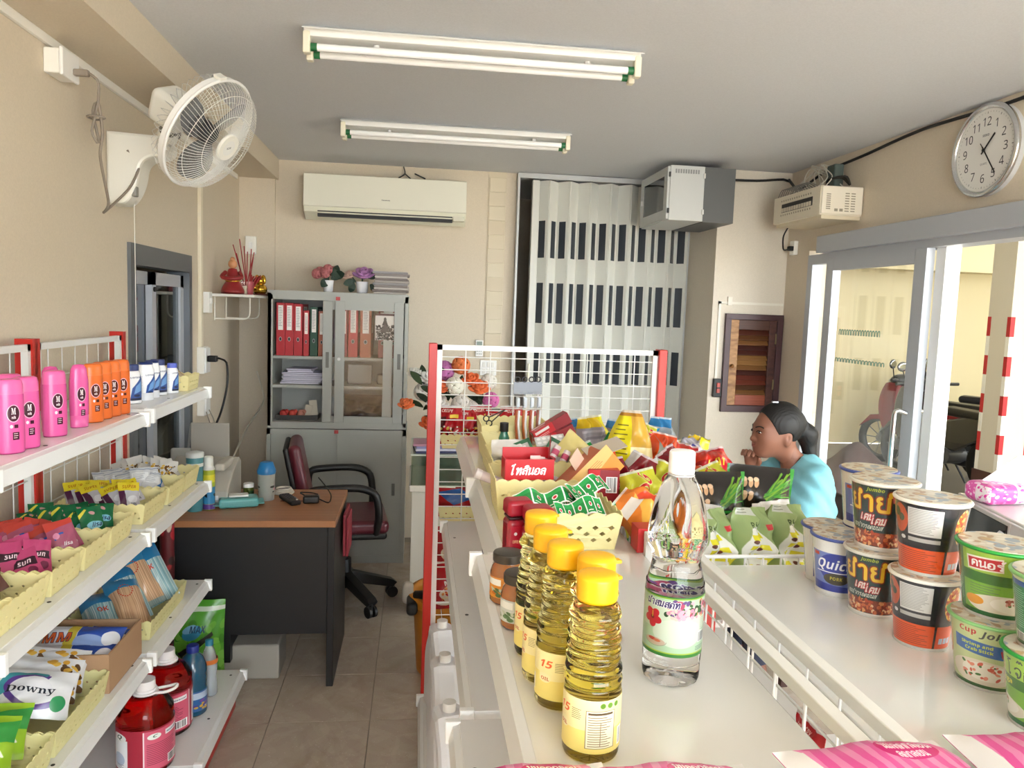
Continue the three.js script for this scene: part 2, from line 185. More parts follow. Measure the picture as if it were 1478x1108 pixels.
// covered yard beyond the right wall
const mYard = M(0xddd0a8, 0.85), mPillar = M(0xcfc6b4, 0.85);
struct('wall_yard', J(bb(2.6, 9.5, 0, 3.2, -10.2, -10), bb(2.57, 2.7, 0, 3.2, -10, -5.7), bb(9.4, 9.5, 0, 2.55, -10, 1.0), bb(4, 9.5, 2.35, 3.2, -9.2, -8.9)), mYard);
struct('ceiling_yard', bb(2.57, 9.5, 3.0, 3.15, -10, 1.0), M(0xc9c6bd, 0.9));
struct('floor_yard', bb(2.57, 9.5, -0.05, -0.01, -10, 1.0), M(0x8d877c, 0.85));
{
  const c = struct('pillar', bb(5.45, 5.75, 0.3, 3.0, -6.82, -6.53), mPillar); P(c, 'base_band', bb(5.435, 5.765, -0.01, 0.3, -6.835, -6.515), M(0x4a2a26, 0.7));
  const g = J(bb(-0.03, 0.002, 0, 0.2, -0.002, 0.03)), red = M(0xb61f26, 0.5), wh = M(0xe8e4da, 0.5);
  for (const [cx, cz, sx, sz] of [[5.448, -6.528, 1, -1], [5.752, -6.528, -1, -1], [5.448, -6.822, 1, 1]]) for (let k = 0; k < 8; k++) P(c, 'corner_guard', bb(Math.min(cx, cx + sx * 0.045), Math.max(cx, cx + sx * 0.045), 0.3 + k * 0.185, 0.3 + k * 0.185 + 0.185, Math.min(cz, cz + sz * 0.045), Math.max(cz, cz + sz * 0.045)), k % 2 ? red : wh);
}
// ---------- folding door at the back ----------
{
  const d = thing('folding_door', 'white accordion folding door with dark slot panes beside the dark gap', 'door', [0, 0, -5.5]);
  const n = 15, x0 = 0.83, x1 = 1.935, step = (x1 - x0) / n, dz = 0.085, len = Math.hypot(step, dz), s = shp([[0, 0.03], [len, 0.03], [len, 2.6], [0, 2.6]]);
  const rows = [[1.165, 1.412], [1.596, 1.884], [2.061, 2.322]];
  for (const [a, b] of rows) s.holes.push(new THREE.Path([[0.028, a], [len - 0.022, a], [len - 0.022, b], [0.028, b]].map(([u, v]) => new THREE.Vector2(u, v))));
  const g = ext(s, 0.008), gl = rows.map(([a, b]) => bb(0.028, len - 0.022, a, b, 0.002, 0.005)), hinge = cy(0.006, 0.006, 2.57, 0, 1.315, 0.004, 6), mp = M(0xdcdcd4, 0.45), md = M(0x3a3f46, 0.12);
  for (let i = 0; i < n; i++) { const p = P(d, 'fold_panel', g, mp); p.position.set(x0 + i * step, 0, i % 2 ? dz / 2 : -dz / 2); p.rotation.y = (i % 2 ? 1 : -1) * Math.atan2(dz, step); for (const q of gl) P(p, 'pane', q, md); P(p, 'hinge', hinge, mp); }
  P(d, 'lead_post', bb(0.785, 0.835, 0.02, 2.6, -0.03, 0.03, 0.004), M(0xd4d4cc, 0.45)); P(d, 'handle', bx(0.014, 0.11, 0.02, 0.8, 1.25, 0.04, 0.006), M(0xe9e6cf, 0.35));
  P(d, 'track', bb(0.68, 1.95, 2.61, 2.645, -0.035, 0.03), M(0xc4c6c6, 0.4)); P(d, 'side_channel', bb(0.68, 0.695, 0, 2.61, -0.04, 0.03), M(0xc9cbcb, 0.4)); P(d, 'side_channel', bb(1.935, 1.95, 0, 2.61, -0.04, 0.03), M(0xc9cbcb, 0.4));
}
// ---------- air conditioner ----------
{
  const a = thing('air_conditioner', 'cream wall air conditioner with open louvre above the steel cabinet', 'air conditioner', [-0.229, 2.25, ZB]);
  const prof = (pts, w) => ext(shp(pts), w).rotateY(PI / 2).translate(-w / 2, 0, 0).scale(1, 1, -1);
  const mA = M(0xe9e7d2, 0.22), w = 1.075;
  const body = flat(ext(shp([[0, 0.03], [0.1, 0], [0.19, 0.045], [0.205, 0.09], [0.19, 0.28], [0.14, 0.295], [0, 0.295]]), w, 0.004)).rotateY(-PI / 2).translate(w / 2, 0, 0);
  P(a, 'body', body, mA); P(a, 'front_panel', flat(ext(shp([[0.203, 0.075], [0.212, 0.08], [0.198, 0.285], [0.188, 0.283]]), w + 0.004, 0.002)).rotateY(-PI / 2).translate(w / 2 + 0.002, 0, 0), M(0xeceada, 0.18));
  P(a, 'louvre', flat(ext(shp([[0.12, -0.006], [0.2, 0.035], [0.2, 0.042], [0.118, 0.0]]), 0.9)).rotateY(-PI / 2).translate(0.45, 0, 0), M(0xdad8c4, 0.35)); P(a, 'outlet', bb(-0.45, 0.45, 0.012, 0.06, 0.1, 0.196), M(0x25262a, 0.6)); P(a, 'display', bb(0.455, 0.53, 0.02, 0.055, 0.15, 0.202, 0.004), M(0xd0cebb, 0.4));
  P(a, 'panel_seam', bb(-0.4, 0.42, 0.171, 0.1735, 0.19, 0.2075), M(0xb9b7a4, 0.5));
  const t = canvas(256, 48, (x) => { x.clearRect(0, 0, 256, 48); T(x, 'Panasonic', 128, 24, 40, '#3a3a3a'); }); P(a, 'brand_lettering', new THREE.PlaneGeometry(0.075, 0.014).rotateX(-0.05).translate(0.0, 0.135, 0.2125), M(0xffffff, 0.5, { map: t, transparent: true }));
  solo('air_conditioner_cable', 'grey and black wires running from the ceiling to the air conditioner', 'cable', J(tube([[-0.12, 2.648, ZB + 0.02], [-0.11, 2.6, ZB + 0.02], [-0.15, 2.555, ZB + 0.1]], 0.005), tube([[-0.11, 2.6, ZB + 0.02], [-0.07, 2.555, ZB + 0.1]], 0.004), tube([[-0.04, 2.6, ZB + 0.03], [0.03, 2.56, ZB + 0.1]], 0.005)), M(0x4a4946, 0.6));
}
// ---------- ceiling lights (switched off) ----------
function tubeLight(x, z, label) {
  const l = thing('tube_light', label, 'ceiling light', [x, H, z], 0, 'twin tube lights on the ceiling');
  P(l, 'housing', J(bb(-0.61, 0.61, -0.035, 0, -0.055, 0.055, 0.004), flat(ext(shp([[0.055, -0.002], [0.1, -0.02], [0.1, -0.023], [0.055, -0.008]]), 1.22)).rotateY(-PI / 2).translate(0.61, 0, 0)), mWhite);
  for (const zz of [-0.045, 0.04]) { P(l, 'fluorescent_tube', cy(0.0135, 0.0135, 1.15, 0, 0, 0, 14).rotateZ(PI / 2).translate(0, -0.068, zz), M(0xfafafa, 0.25)); for (const s of [-1, 1]) { P(l, 'end_band', cy(0.0145, 0.0145, 0.022, 0, 0, 0, 14).rotateZ(PI / 2).translate(s * 0.575, -0.068, zz), M(0x1f6b3c, 0.4)); P(l, 'lamp_holder', bx(0.026, 0.075, 0.036, s * 0.6, -0.055, zz, 0.006), M(0xefe9d4, 0.4)); } }
  for (const x of [-0.36, 0.42]) P(l, 'starter', cy(0.011, 0.011, 0.03, x, -0.048, 0, 10), mWhite);
  return l;
}
tubeLight(0.19, -2.93, 'long twin fluorescent tube light nearest the wall fan'); tubeLight(0.19, -4.27, 'long twin fluorescent tube light in front of the air conditioner');
// ---------- left wall: trunking, sockets, conduit, fan ----------
solo('cable_trunking', 'white cable trunking running along the beam above the wall fan', 'trunking', bb(XL, XL + 0.016, 2.485, 2.515, -5.4, 0.9, 0.003), mWhitePlastic);
{ const s = thing('wall_socket', 'white surface socket box with the fan plug under the trunking', 'socket', [XL, 2.43, -2.8]); P(s, 'box', bb(0, 0.05, -0.035, 0.045, -0.06, 0.06, 0.006), mWhitePlastic); P(s, 'cover', bb(0.05, 0.062, -0.04, 0.05, -0.064, 0.064, 0.005), mWhite); }
solo('fan_cord', 'bundled grey cord hanging from the socket to the wall fan', 'cord', J(bx(0.05, 0.022, 0.022, -1.135, 2.42, -2.82, 0.006), tube([[-1.11, 2.42, -2.82], [-1.09, 2.4, -2.84], [-1.1, 2.33, -2.86], [-1.12, 2.24, -2.86], [-1.1, 2.2, -2.87], [-1.12, 2.3, -2.87], [-1.1, 2.34, -2.86], [-1.09, 2.24, -2.87], [-1.11, 2.16, -2.9], [-1.13, 2.02, -3.02], [-1.16, 1.99, -3.06], [-1.12, 2.1, -3.2], [-1.1, 2.2, -3.25], [-1.14, 2.25, -3.24]], 0.005, 90, 6), tube([[-1.115, 2.29, -2.85], [-1.08, 2.29, -2.87], [-1.115, 2.285, -2.89], [-1.14, 2.29, -2.87]], 0.004, 16, 5, true)), M(0x8d8276, 0.6));
solo('conduit', 'cream plastic conduit running down the left wall beside the grey door', 'conduit', bb(XL, XL + 0.02, 1.38, 2.485, -4.54, -4.5, 0.003), M(0xe9dfc8, 0.5));
{
  const f = thing('wall_fan', 'white wall fan with round wire cage tilted down into the room', 'fan', [XL, 2.19, -3.3]);
  const mF = M(0xeeece2, 0.3);
  const plate = new THREE.Shape(); plate.moveTo(0.012, 0.12); plate.lineTo(0.2, 0.112); plate.bezierCurveTo(0.23, 0.1, 0.23, 0.06, 0.2, 0.055); plate.bezierCurveTo(0.13, 0.05, 0.115, 0.02, 0.11, -0.03); plate.bezierCurveTo(0.1, -0.09, 0.07, -0.135, 0.05, -0.135); plate.lineTo(0.012, -0.135); plate.closePath();
  P(f, 'wall_bracket', flat(ext(plate, 0.1, 0.012)).translate(0, 0, -0.05), mF); P(f, 'pull_switch', bx(0.02, 0.06, 0.03, 0.1, -0.085, 0.04, 0.005), M(0x8c8a84, 0.5)); P(f, 'pull_cord', rod([0.09, -0.14, 0.02], [0.092, -0.9, 0.02], 0.0014), mWhitePlastic);
  P(f, 'arm', J(tube([[0.17, 0.085, 0.0], [0.215, 0.085, 0.05], [0.25, 0.1, 0.13]], 0.032, 20, 12), sp(0.038, 0.255, 0.11, 0.135)), mF); P(f, 'tilt_joint', new THREE.CylinderGeometry(0.03, 0.03, 0.07, 14).rotateX(PI / 2).translate(0.265, 0.125, 0.14), M(0x6a675f, 0.5));
  const dir = V(0.8, -0.54, 0.24).normalize(), q = new THREE.Quaternion().setFromUnitVectors(V(0, 0, 1), dir), c = V(0.43, 0.105, 0.26);
  const put = (g) => g.applyQuaternion(q).translate(c.x, c.y, c.z);
  P(f, 'motor', put(J(new RoundedBoxGeometry(0.13, 0.13, 0.14, 3, 0.03).translate(0, 0, -0.155))), mF);
  const Rr = 0.212, wires = [], back = [];
  for (let k = 0; k < 84; k++) { const a = k / 84 * 2 * PI, pt = (r, z, t = 0) => [r * Math.cos(a + t), r * Math.sin(a + t), z]; wires.push(tube([pt(0.05, 0.098, 0.25), pt(0.13, 0.09, 0.16), pt(0.2, 0.055, 0.06), pt(Rr, 0, 0)], 0.0011, 7, 3)); if (k % 2 === 0) back.push(tube([pt(Rr, -0.004), pt(0.205, -0.06), pt(0.13, -0.085), pt(0.06, -0.09)], 0.0011, 6, 3)); }
  for (const [r, z] of [[0.12, 0.0925], [0.185, 0.065]]) wires.push(new THREE.TorusGeometry(r, 0.0013, 4, 48).translate(0, 0, z));
  P(f, 'front_grille', put(J(wires)), M(0xe9e9e4, 0.35)); P(f, 'rear_grille', put(J(back)), M(0xdededa, 0.35));
  P(f, 'rim', put(J(new THREE.CylinderGeometry(Rr + 0.005, Rr + 0.005, 0.026, 60, 1, true).rotateX(PI / 2), new THREE.TorusGeometry(Rr + 0.004, 0.006, 6, 60).translate(0, 0, 0.013))), M(0xf3f3f0, 0.3)); P(f, 'rim_clip', put(bx(0.034, 0.014, 0.034, 0, Rr + 0.01, 0, 0.004)), mF);
  const bt = canvas(128, 128, (x) => { R(x, '#e9e9e4', 0, 0, 128, 128); T(x, 'KDK', 64, 64, 26, '#555'); }); P(f, 'badge', put(new THREE.CylinderGeometry(0.05, 0.052, 0.012, 28).rotateX(PI / 2).translate(0, 0, 0.1)), mF); P(f, 'badge_print', put(new THREE.CircleGeometry(0.03, 20).translate(0, 0, 0.1065)), M(0xffffff, 0.4, { map: bt }));
  P(f, 'hub', put(new THREE.CylinderGeometry(0.036, 0.045, 0.07, 20).rotateX(PI / 2).translate(0, 0, -0.01)), M(0x33343a, 0.4));
  const blade = new THREE.Shape(); blade.moveTo(0.03, -0.02); blade.bezierCurveTo(0.07, -0.08, 0.16, -0.1, 0.19, -0.04); blade.bezierCurveTo(0.21, 0.03, 0.17, 0.07, 0.1, 0.06); blade.lineTo(0.03, 0.03);
  for (let k = 0; k < 3; k++) P(f, 'blade', put(ext(blade, 0.002).rotateX(0.35).rotateZ(k * 2 * PI / 3 + 0.4)), M(0xc2c6cc, 0.12, { transmission: 0.85, thickness: 0 }));
}
// small boxes on the walls
{ const s = thing('switch_box', 'white switch box on the corner pilaster above the altar shelf', 'switch', [-1.14, 2.06, ZB + 0.03]); P(s, 'box', bb(-0.035, 0.035, -0.06, 0.06, 0, 0.03, 0.004), mWhitePlastic); P(s, 'rocker', bx(0.022, 0.04, 0.008, 0, 0, 0.033, 0.002), mWhite); }
{ const s = thing('wall_socket', 'white socket box fixed at the left end of the altar shelf', 'socket', [XL, 1.665, -4.64]); P(s, 'box', bb(0, 0.035, -0.06, 0.06, -0.035, 0.035, 0.004), mWhitePlastic); P(s, 'rocker', bx(0.008, 0.03, 0.02, 0.038, 0.01, 0, 0.002), mWhite); }
for (const [y, l] of [[1.34, 'white socket box with a black plug beside the grey door'], [1.1, 'white socket box with thin wires above the desk']]) { const s = thing('wall_socket', l, 'socket', [XL, y, -4.52]); P(s, 'box', bb(0, 0.04, -0.075, 0.075, -0.055, 0.045, 0.004), mWhitePlastic); P(s, 'cover', bb(0.04, 0.05, -0.07, 0.07, -0.05, 0.04, 0.004), mWhite); }
solo('power_cord', 'black plug and cord dropping from the socket to the desk', 'cord', J(bx(0.05, 0.035, 0.04, -1.14, 1.35, -4.5, 0.006), tube([[-1.11, 1.355, -4.5], [-1.06, 1.33, -4.48], [-1.055, 1.2, -4.47], [-1.085, 1.05, -4.45], [-1.1, 0.95, -4.3], [-1.1, 0.86, -4.05]], 0.006, 40)), mBlack);
solo('thin_wires', 'thin grey wires hanging between the lower socket and the desk', 'cord', J(tube([[-1.16, 1.06, -4.5], [-1.12, 0.98, -4.45], [-1.14, 0.86, -4.2], [-1.15, 0.8, -3.97]], 0.003), tube([[-1.17, 1.05, -4.48], [-1.1, 0.92, -4.35], [-1.12, 0.84, -4.1], [-1.1, 0.79, -3.97]], 0.003)), M(0xa9a294, 0.6));
solo('white_cable', 'white cable snaking down the corner pilaster to the desk', 'cord', tube([[-1.1, 1.2, ZB + 0.04], [-1.05, 1.0, ZB + 0.05], [-1.1, 0.85, -5.2], [-1.06, 0.78, -4.7], [-0.98, 0.79, -4.2], [-0.92, 0.86, -3.98], [-0.86, 0.8, -3.85]], 0.006, 50), M(0xdad4c6, 0.5));
// ---------- altar shelf ----------
{
  const s = thing('wall_shelf', 'small white altar shelf on looped wire brackets in the corner', 'shelf', [XL, 1.71, -5.0]);
  P(s, 'board', bb(0, 0.26, -0.008, 0.008, -0.28, 0.28, 0.003), M(0xeeeae0, 0.4));
  for (const z of [-0.12, 0.16]) P(s, 'bracket', J(tube([[0.006, -0.01, z], [0.006, -0.15, z]], 0.005, 4), tube([[0.006, -0.14, z], [0.17, -0.14, z], [0.2, -0.13, z], [0.21, -0.1, z], [0.21, -0.01, z]], 0.005, 24)), M(0xe2ddd0, 0.4));
  const y = 1.718;
  const st = thing('seated_figurine', 'red and gold seated porcelain figurine on the altar shelf', 'figurine', [-1.1, y, -4.8]); const mr = M(0x8e2326, 0.3), gold = M(0xd4a437, 0.25, { metalness: 0.8 });
  P(st, 'robe', lathe([[0, 0], [0.066, 0.002], [0.068, 0.02], [0.055, 0.05], [0.036, 0.08], [0.034, 0.12], [0.024, 0.15], [0, 0.155]]), mr); P(st, 'head', J(sp(0.027, 0, 0.178, 0), sp(0.015, 0, 0.206, 0)), M(0xc98d62, 0.4)); P(st, 'sash', new THREE.TorusGeometry(0.037, 0.008, 8, 24).rotateX(PI / 2 + 0.2).translate(0, 0.085, 0), gold); P(st, 'arm', tube([[-0.04, 0.13, 0], [-0.055, 0.1, 0.03], [0, 0.09, 0.05], [0.055, 0.1, 0.03], [0.04, 0.13, 0]], 0.013, 20, 8), mr);
  const jar = thing('glass_offering_cup', 'clear glass offering cup beside the red figurine', 'cup', [-1.08, y, -4.95]); P(jar, 'cup', lathe([[0, 0.004], [0.03, 0.004], [0.034, 0.08], [0.036, 0.08], [0.033, 0], [0, 0]], 20), M(0xffffff, 0.05, { transmission: 1, thickness: 0 })); P(jar, 'contents', cy(0.03, 0.029, 0.05, 0, 0.03, 0, 16), M(0xcfc7b2, 0.5));
  const inc = thing('incense_cup', 'pink cup holding tall red incense sticks', 'incense cup', [-1.07, y, -5.06]); P(inc, 'cup', lathe([[0, 0], [0.034, 0], [0.04, 0.085], [0.037, 0.085], [0.03, 0.006], [0, 0.006]]), M(0xb5565e, 0.35));
  seedState = 21; const sticks = [[-0.14, 0.3], [-0.09, 0.34], [-0.03, 0.27], [0.0, 0.29], [0.03, 0.27], [-0.11, 0.25], [0.015, 0.24], [-0.05, 0.3]]; for (const [dx, h] of sticks) P(inc, 'incense_stick', rod([rr(-0.015, 0.015), 0.02, rr(-0.015, 0.015)], [dx * 0.5 + 0.02, h, -dx * 0.9 * 0.3 + rr(-0.02, 0.02) - dx], 0.0032, 5), M(0x9c2026, 0.6)); for (let k = 0; k < 20; k++) P(inc, 'incense_stick', rod([rr(-0.02, 0.02), 0.01, rr(-0.02, 0.02)], [rr(0, 0.08), rr(0.11, 0.13), rr(-0.1, -0.03)], 0.004, 5), M(0xa3262b, 0.6));
  const gt = thing('gold_figurine', 'shiny gold lucky figurine at the end of the altar shelf', 'figurine', [-1.02, y, -5.2]); P(gt, 'body', J(sp(0.045, 0, 0.04, 0, 1, 0.9, 1), sp(0.03, 0, 0.095, 0), sp(0.012, -0.02, 0.122, 0), sp(0.012, 0.02, 0.122, 0), sp(0.017, 0.03, 0.1, 0.02, 0.7, 1.6, 0.7), sp(0.018, -0.03, 0.05, 0.03)), gold); P(gt, 'plinth', cy(0.052, 0.055, 0.012, 0, 0.006, 0), M(0x5a2323, 0.4));
  const fr = solo('glass_votive', 'clear glass votive holder behind the incense sticks', 'votive', J(bb(-0.04, 0.04, 0, 0.12, -0.004, 0.004, 0.002), bb(-0.045, 0.045, 0, 0.01, -0.02, 0.02)), M(0xe8e6d0, 0.1, { transmission: 0.8, thickness: 0 }), [-1.15, y, -5.09], PI / 2);
}
// ---------- steel cabinet ----------
const CZ = -4.98, mCab = M(0xa9aaa3, 0.45);
{
  const c = thing('steel_cabinet', 'grey steel filing cabinet with sliding glass doors over solid doors', 'cabinet', [-0.495, 0, CZ]);
  const w = 0.435, d = 0.42;
  P(c, 'upper_body', J(bb(-w, w, 1.73, 1.755, -d, 0), bb(-w, w, 0.885, 0.925, -d, 0), bb(-w, -w + 0.02, 0.9, 1.74, -d, 0), bb(w - 0.02, w, 0.9, 1.74, -d, 0), bb(-w, w, 0.9, 1.74, -d, -d + 0.01), bb(-w, w, 1.7, 1.73, -0.01, 0), bb(-w, -w + 0.03, 0.92, 1.73, -0.01, 0)), mCab);
  P(c, 'lower_body', J(bb(-w - 0.004, w + 0.004, 0, 0.88, -d, -0.03), bb(-w - 0.004, w + 0.004, 0.845, 0.88, -0.03, 0.004), bb(-w - 0.004, w + 0.004, 0.0, 0.05, -0.03, 0.002), bb(-w - 0.004, -w + 0.02, 0, 0.88, -0.03, 0.004), bb(w - 0.02, w + 0.004, 0, 0.88, -0.03, 0.004)), mCab);
  for (const y of [1.335, 1.15]) P(c, 'shelf', bb(-w + 0.02, w - 0.02, y - 0.01, y + 0.008, -d + 0.01, -0.035), mCab);
  const door = (x0, x1, z) => { const l = P(c, 'glass_door', J(bb(x0, x0 + 0.06, 0.925, 1.7, z - 0.01, z, 0.002), bb(x1 - 0.06, x1, 0.925, 1.7, z - 0.01, z, 0.002), bb(x0 + 0.06, x1 - 0.06, 1.645, 1.7, z - 0.01, z), bb(x0 + 0.06, x1 - 0.06, 0.925, 0.965, z - 0.01, z)), mCab); P(l, 'pane', bb(x0 + 0.06, x1 - 0.06, 0.965, 1.645, z - 0.007, z - 0.004), mGlass); return l; };
  const rear = door(-0.1, 0.34, -0.018), front = door(-0.022, 0.408, -0.002); P(rear, 'handle', J(bb(-0.08, -0.06, 1.275, 1.375, -0.019, -0.0165, 0.001)), M(0x6f6f68, 0.4)); P(front, 'handle', bb(0.372, 0.392, 1.275, 1.375, -0.003, -0.0005, 0.001), M(0x6f6f68, 0.4)); P(front, 'lock', new THREE.CylinderGeometry(0.01, 0.01, 0.008, 12).rotateX(PI / 2).translate(0.005, 1.333, 0), mSteel);
  P(c, 'lower_door', bb(-0.415, 0.02, 0.05, 0.845, -0.028, -0.016, 0.002), mCab); const ld = P(c, 'lower_door', bb(0.0, 0.415, 0.05, 0.845, -0.014, -0.002, 0.002), mCab); P(ld, 'handle', bb(0.352, 0.372, 0.45, 0.53, -0.003, 0, 0.001), M(0x6f6f68, 0.4));
  for (const y of [1.715, 0.866]) P(c, 'badge', bx(0.026, 0.022, 0.004, -0.005, y, 0.005), M(0xb03a3a, 0.4), 'small red square badge');
  // files and papers inside
  const spine = (bg, lab) => canvas(64, 256, (x) => { R(x, bg, 0, 0, 64, 256); R(x, '#efeae4', 14, 12, 38, 120); seedState = 3; lines(x, '#777', 18, 22, 28, 12, 8); E(x, '#1b1b1b', 32, 176, 9); E(x, '#b7b7b7', 32, 176, 11); E(x, '#141414', 32, 176, 8); });
  const tx = [spine('#b3262f'), spine('#1d4a35'), spine('#a8583a'), spine('#8d2a33')], gi = (w2, h) => bx(w2, h, 0.27, 0, h / 2, 0, 0.003);
  const files = [[-0.89, 0.053, 0.335, 0, 'red box file at the left end of the top row'], [-0.836, 0.053, 0.335, 0, 'second red box file from the left on the top shelf'], [-0.781, 0.053, 0.33, 0, 'third red box file from the left on the top shelf'], [-0.722, 0.035, 0.29, 0, 'thin short red box file next to the green one'], [-0.68, 0.047, 0.315, 1, 'dark green box file on the top shelf'], [-0.628, 0.04, 0.29, 2, 'brown box file beside the green one'], [-0.5, 0.055, 0.31, 3, 'dark red box file behind the door stile'], [-0.44, 0.06, 0.325, 0, 'red box file just behind the glass door'], [-0.365, 0.07, 0.32, 2, 'orange brown box file behind the glass'], [-0.25, 0.055, 0.31, 3, 'dark red box file below the black and white picture'], [-0.185, 0.055, 0.31, 3, 'dark red box file behind the inner stile']];
  for (const [x, w2, h, k, l] of files) solo('box_file', l, 'box file', gi(w2, h), [M(0x9c2a2f, 0.5), M(0x9c2a2f, 0.5), M(0x9c2a2f, 0.5), M(0x9c2a2f, 0.5), M(0xffffff, 0.4, { map: tx[k] }), M(0x9c2a2f, 0.5)].length ? M(0xffffff, 0.4, { map: tx[k] }) : 0, [x + w2 / 2, 1.343, CZ - 0.2], 0, 'box files in the steel cabinet');
  const pic = canvas(128, 160, (x) => { R(x, '#d8d2cc', 0, 0, 128, 160); seedState = 11; specks(x, ['#2a2522', '#5a504a', '#151210', '#9a928c'], 8, 70, 112, 84, 160, 3, 10); poly(x, '#3a322e', [[64, 20], [44, 70], [84, 70]]); E(x, '#4a403a', 64, 34, 9, 12); poly(x, '#554a44', [[30, 110], [64, 60], [98, 110]]); R(x, '#4a1d1d', 0, 0, 128, 12); });
  solo('picture_print', 'black and white print stuck behind the cabinet glass', 'print', bb(-0.062, 0.062, -0.085, 0.085, 0, 0.002), M(0xffffff, 0.5, { map: pic }), [-0.205, 1.545, CZ - 0.014]);
  for (let k = 0; k < 8; k++) solo('paper_pad', 'white paper pad in the pile on the middle cabinet shelf', 'papers', bx(0.25 - (k > 5 ? 0.09 : 0), 0.011, 0.2, (k * 37 % 5) * 0.004, 0.0055, 0, 0.002), M([0xd9d6e6, 0xc9c6d8][k % 2], 0.8), [-0.74 + (k > 5 ? -0.02 : 0), 1.159 + k * 0.0125, CZ - 0.2], (k * 29 % 7 - 3) * 0.03, 'papers on the cabinet shelf');
  solo('plastic_folder', 'clear plastic folder bundle behind the glass door', 'folder', J(bx(0.16, 0.13, 0.05, 0, 0.065, 0, 0.01), bx(0.1, 0.07, 0.06, 0.16, 0.035, 0, 0.015)), M(0xb9b9b2, 0.25, { transmission: 0.4, thickness: 0 }), [-0.37, 1.16, CZ - 0.18]);
  solo('plastic_bag_bundle', 'crumpled dark bag with clear wrap on the lowest cabinet shelf', 'bag', bagGeo(0.26, 0.16, 0.12, 4, { wrinkle: 0.3 }), M(0x4a3b3a, 0.3), [-0.34, 0.927, CZ - 0.2]);
  const tr = thing('ribbon_tray', 'clear tray of small red ornaments and cards in the cabinet', 'tray', [-0.76, 0.927, CZ - 0.15]); P(tr, 'tray', J(bx(0.26, 0.004, 0.14, 0, 0.002, 0), bx(0.26, 0.03, 0.004, 0, 0.015, 0.07), bx(0.004, 0.03, 0.14, -0.13, 0.015, 0), bx(0.004, 0.03, 0.14, 0.13, 0.015, 0)), M(0x3c3a38, 0.4)); for (let k = 0; k < 3; k++) P(tr, 'ornament', J(sp(0.026, -0.09 + k * 0.055, 0.035, 0.02), sp(0.014, -0.07 + k * 0.055, 0.05, 0.03)), M([0xc23a35, 0xd04a3c, 0xcf8a78][k], 0.5)); P(tr, 'card', J(bx(0.045, 0.09, 0.006, 0.05, 0.055, 0).rotateZ(-0.2), bx(0.05, 0.1, 0.006, 0.1, 0.06, -0.02).rotateZ(0.1)), M(0xcfc6b4, 0.7));
}
// on top of the cabinet
function petal(r, sx = 1, sy = 1) { return sp(r, 0, 0, 0, sx, sy, 0.35, 8); }
function flowerHead(r, n, tilt = 0.7) { const out = [sp(r * 0.35, 0, 0, 0)]; for (let ring = 0; ring < 3; ring++) for (let k = 0; k < n; k++) { const a = k / n * 2 * PI + ring * 0.4, e = 0.35 + ring * 0.45; out.push(sp(r * 0.42, 0, 0, 0, 0.85, 1, 0.25, 8).rotateX(-e * tilt).translate(0, r * (0.6 - ring * 0.15) * Math.sin(e), r * (0.25 + ring * 0.22) * Math.cos(0.3)).applyMatrix4(new THREE.Matrix4().makeRotationY(a))); } return J(out); }
function pom(r, n) { const out = [sp(r * 0.7, 0, 0, 0)]; for (let k = 0; k < n; k++) { const y = 1 - 2 * (k + 0.5) / n, a = k * 2.39996, q = Math.sqrt(1 - y * y), d = V(q * Math.cos(a), y, q * Math.sin(a)); out.push(sp(r * 0.36, 0, 0, 0, 1, 1, 0.4, 6).applyQuaternion(new THREE.Quaternion().setFromUnitVectors(V(0, 0, 1), d)).translate(d.x * r * 0.8, d.y * r * 0.8, d.z * r * 0.8)); } return J(out); }
function rose(r) { const out = [sp(r * 0.3, 0, r * 0.25, 0, 1, 1.3, 1)]; for (let ring = 0; ring < 3; ring++) for (let k = 0; k < 5; k++) { const a = k / 5 * 2 * PI + ring * 0.6, lean = 0.25 + ring * 0.45; out.push(new THREE.SphereGeometry(r * 0.55, 8, 6, 0, 2 * PI, 0, PI * 0.5).scale(1, 1.3, 0.35).rotateX(lean).translate(0, 0, r * (0.2 + 0.2 * ring)).rotateY(a)); } return J(out); }
function leafGeo(l, w) { const s = new THREE.Shape(); s.moveTo(0, 0); s.bezierCurveTo(w, l * 0.3, w * 0.8, l * 0.8, 0, l); s.bezierCurveTo(-w * 0.8, l * 0.8, -w, l * 0.3, 0, 0); const g = flat(ext(s, 0.0012)); const p = g.attributes.position; for (let i = 0; i < p.count; i++) p.setZ(i, p.getZ(i) + 0.25 * Math.pow(p.getY(i), 2) / l - 1.2 * p.getX(i) * p.getX(i) / w * 0.3); g.computeVertexNormals(); return g; }
const mLeaf = M(0x24382a, 0.6), mPot = M(0xe8e8ea, 0.3);
const potGeo = lathe([[0, 0], [0.028, 0], [0.034, 0.07], [0.036, 0.075], [0.033, 0.076], [0.03, 0.01], [0, 0.01]]);
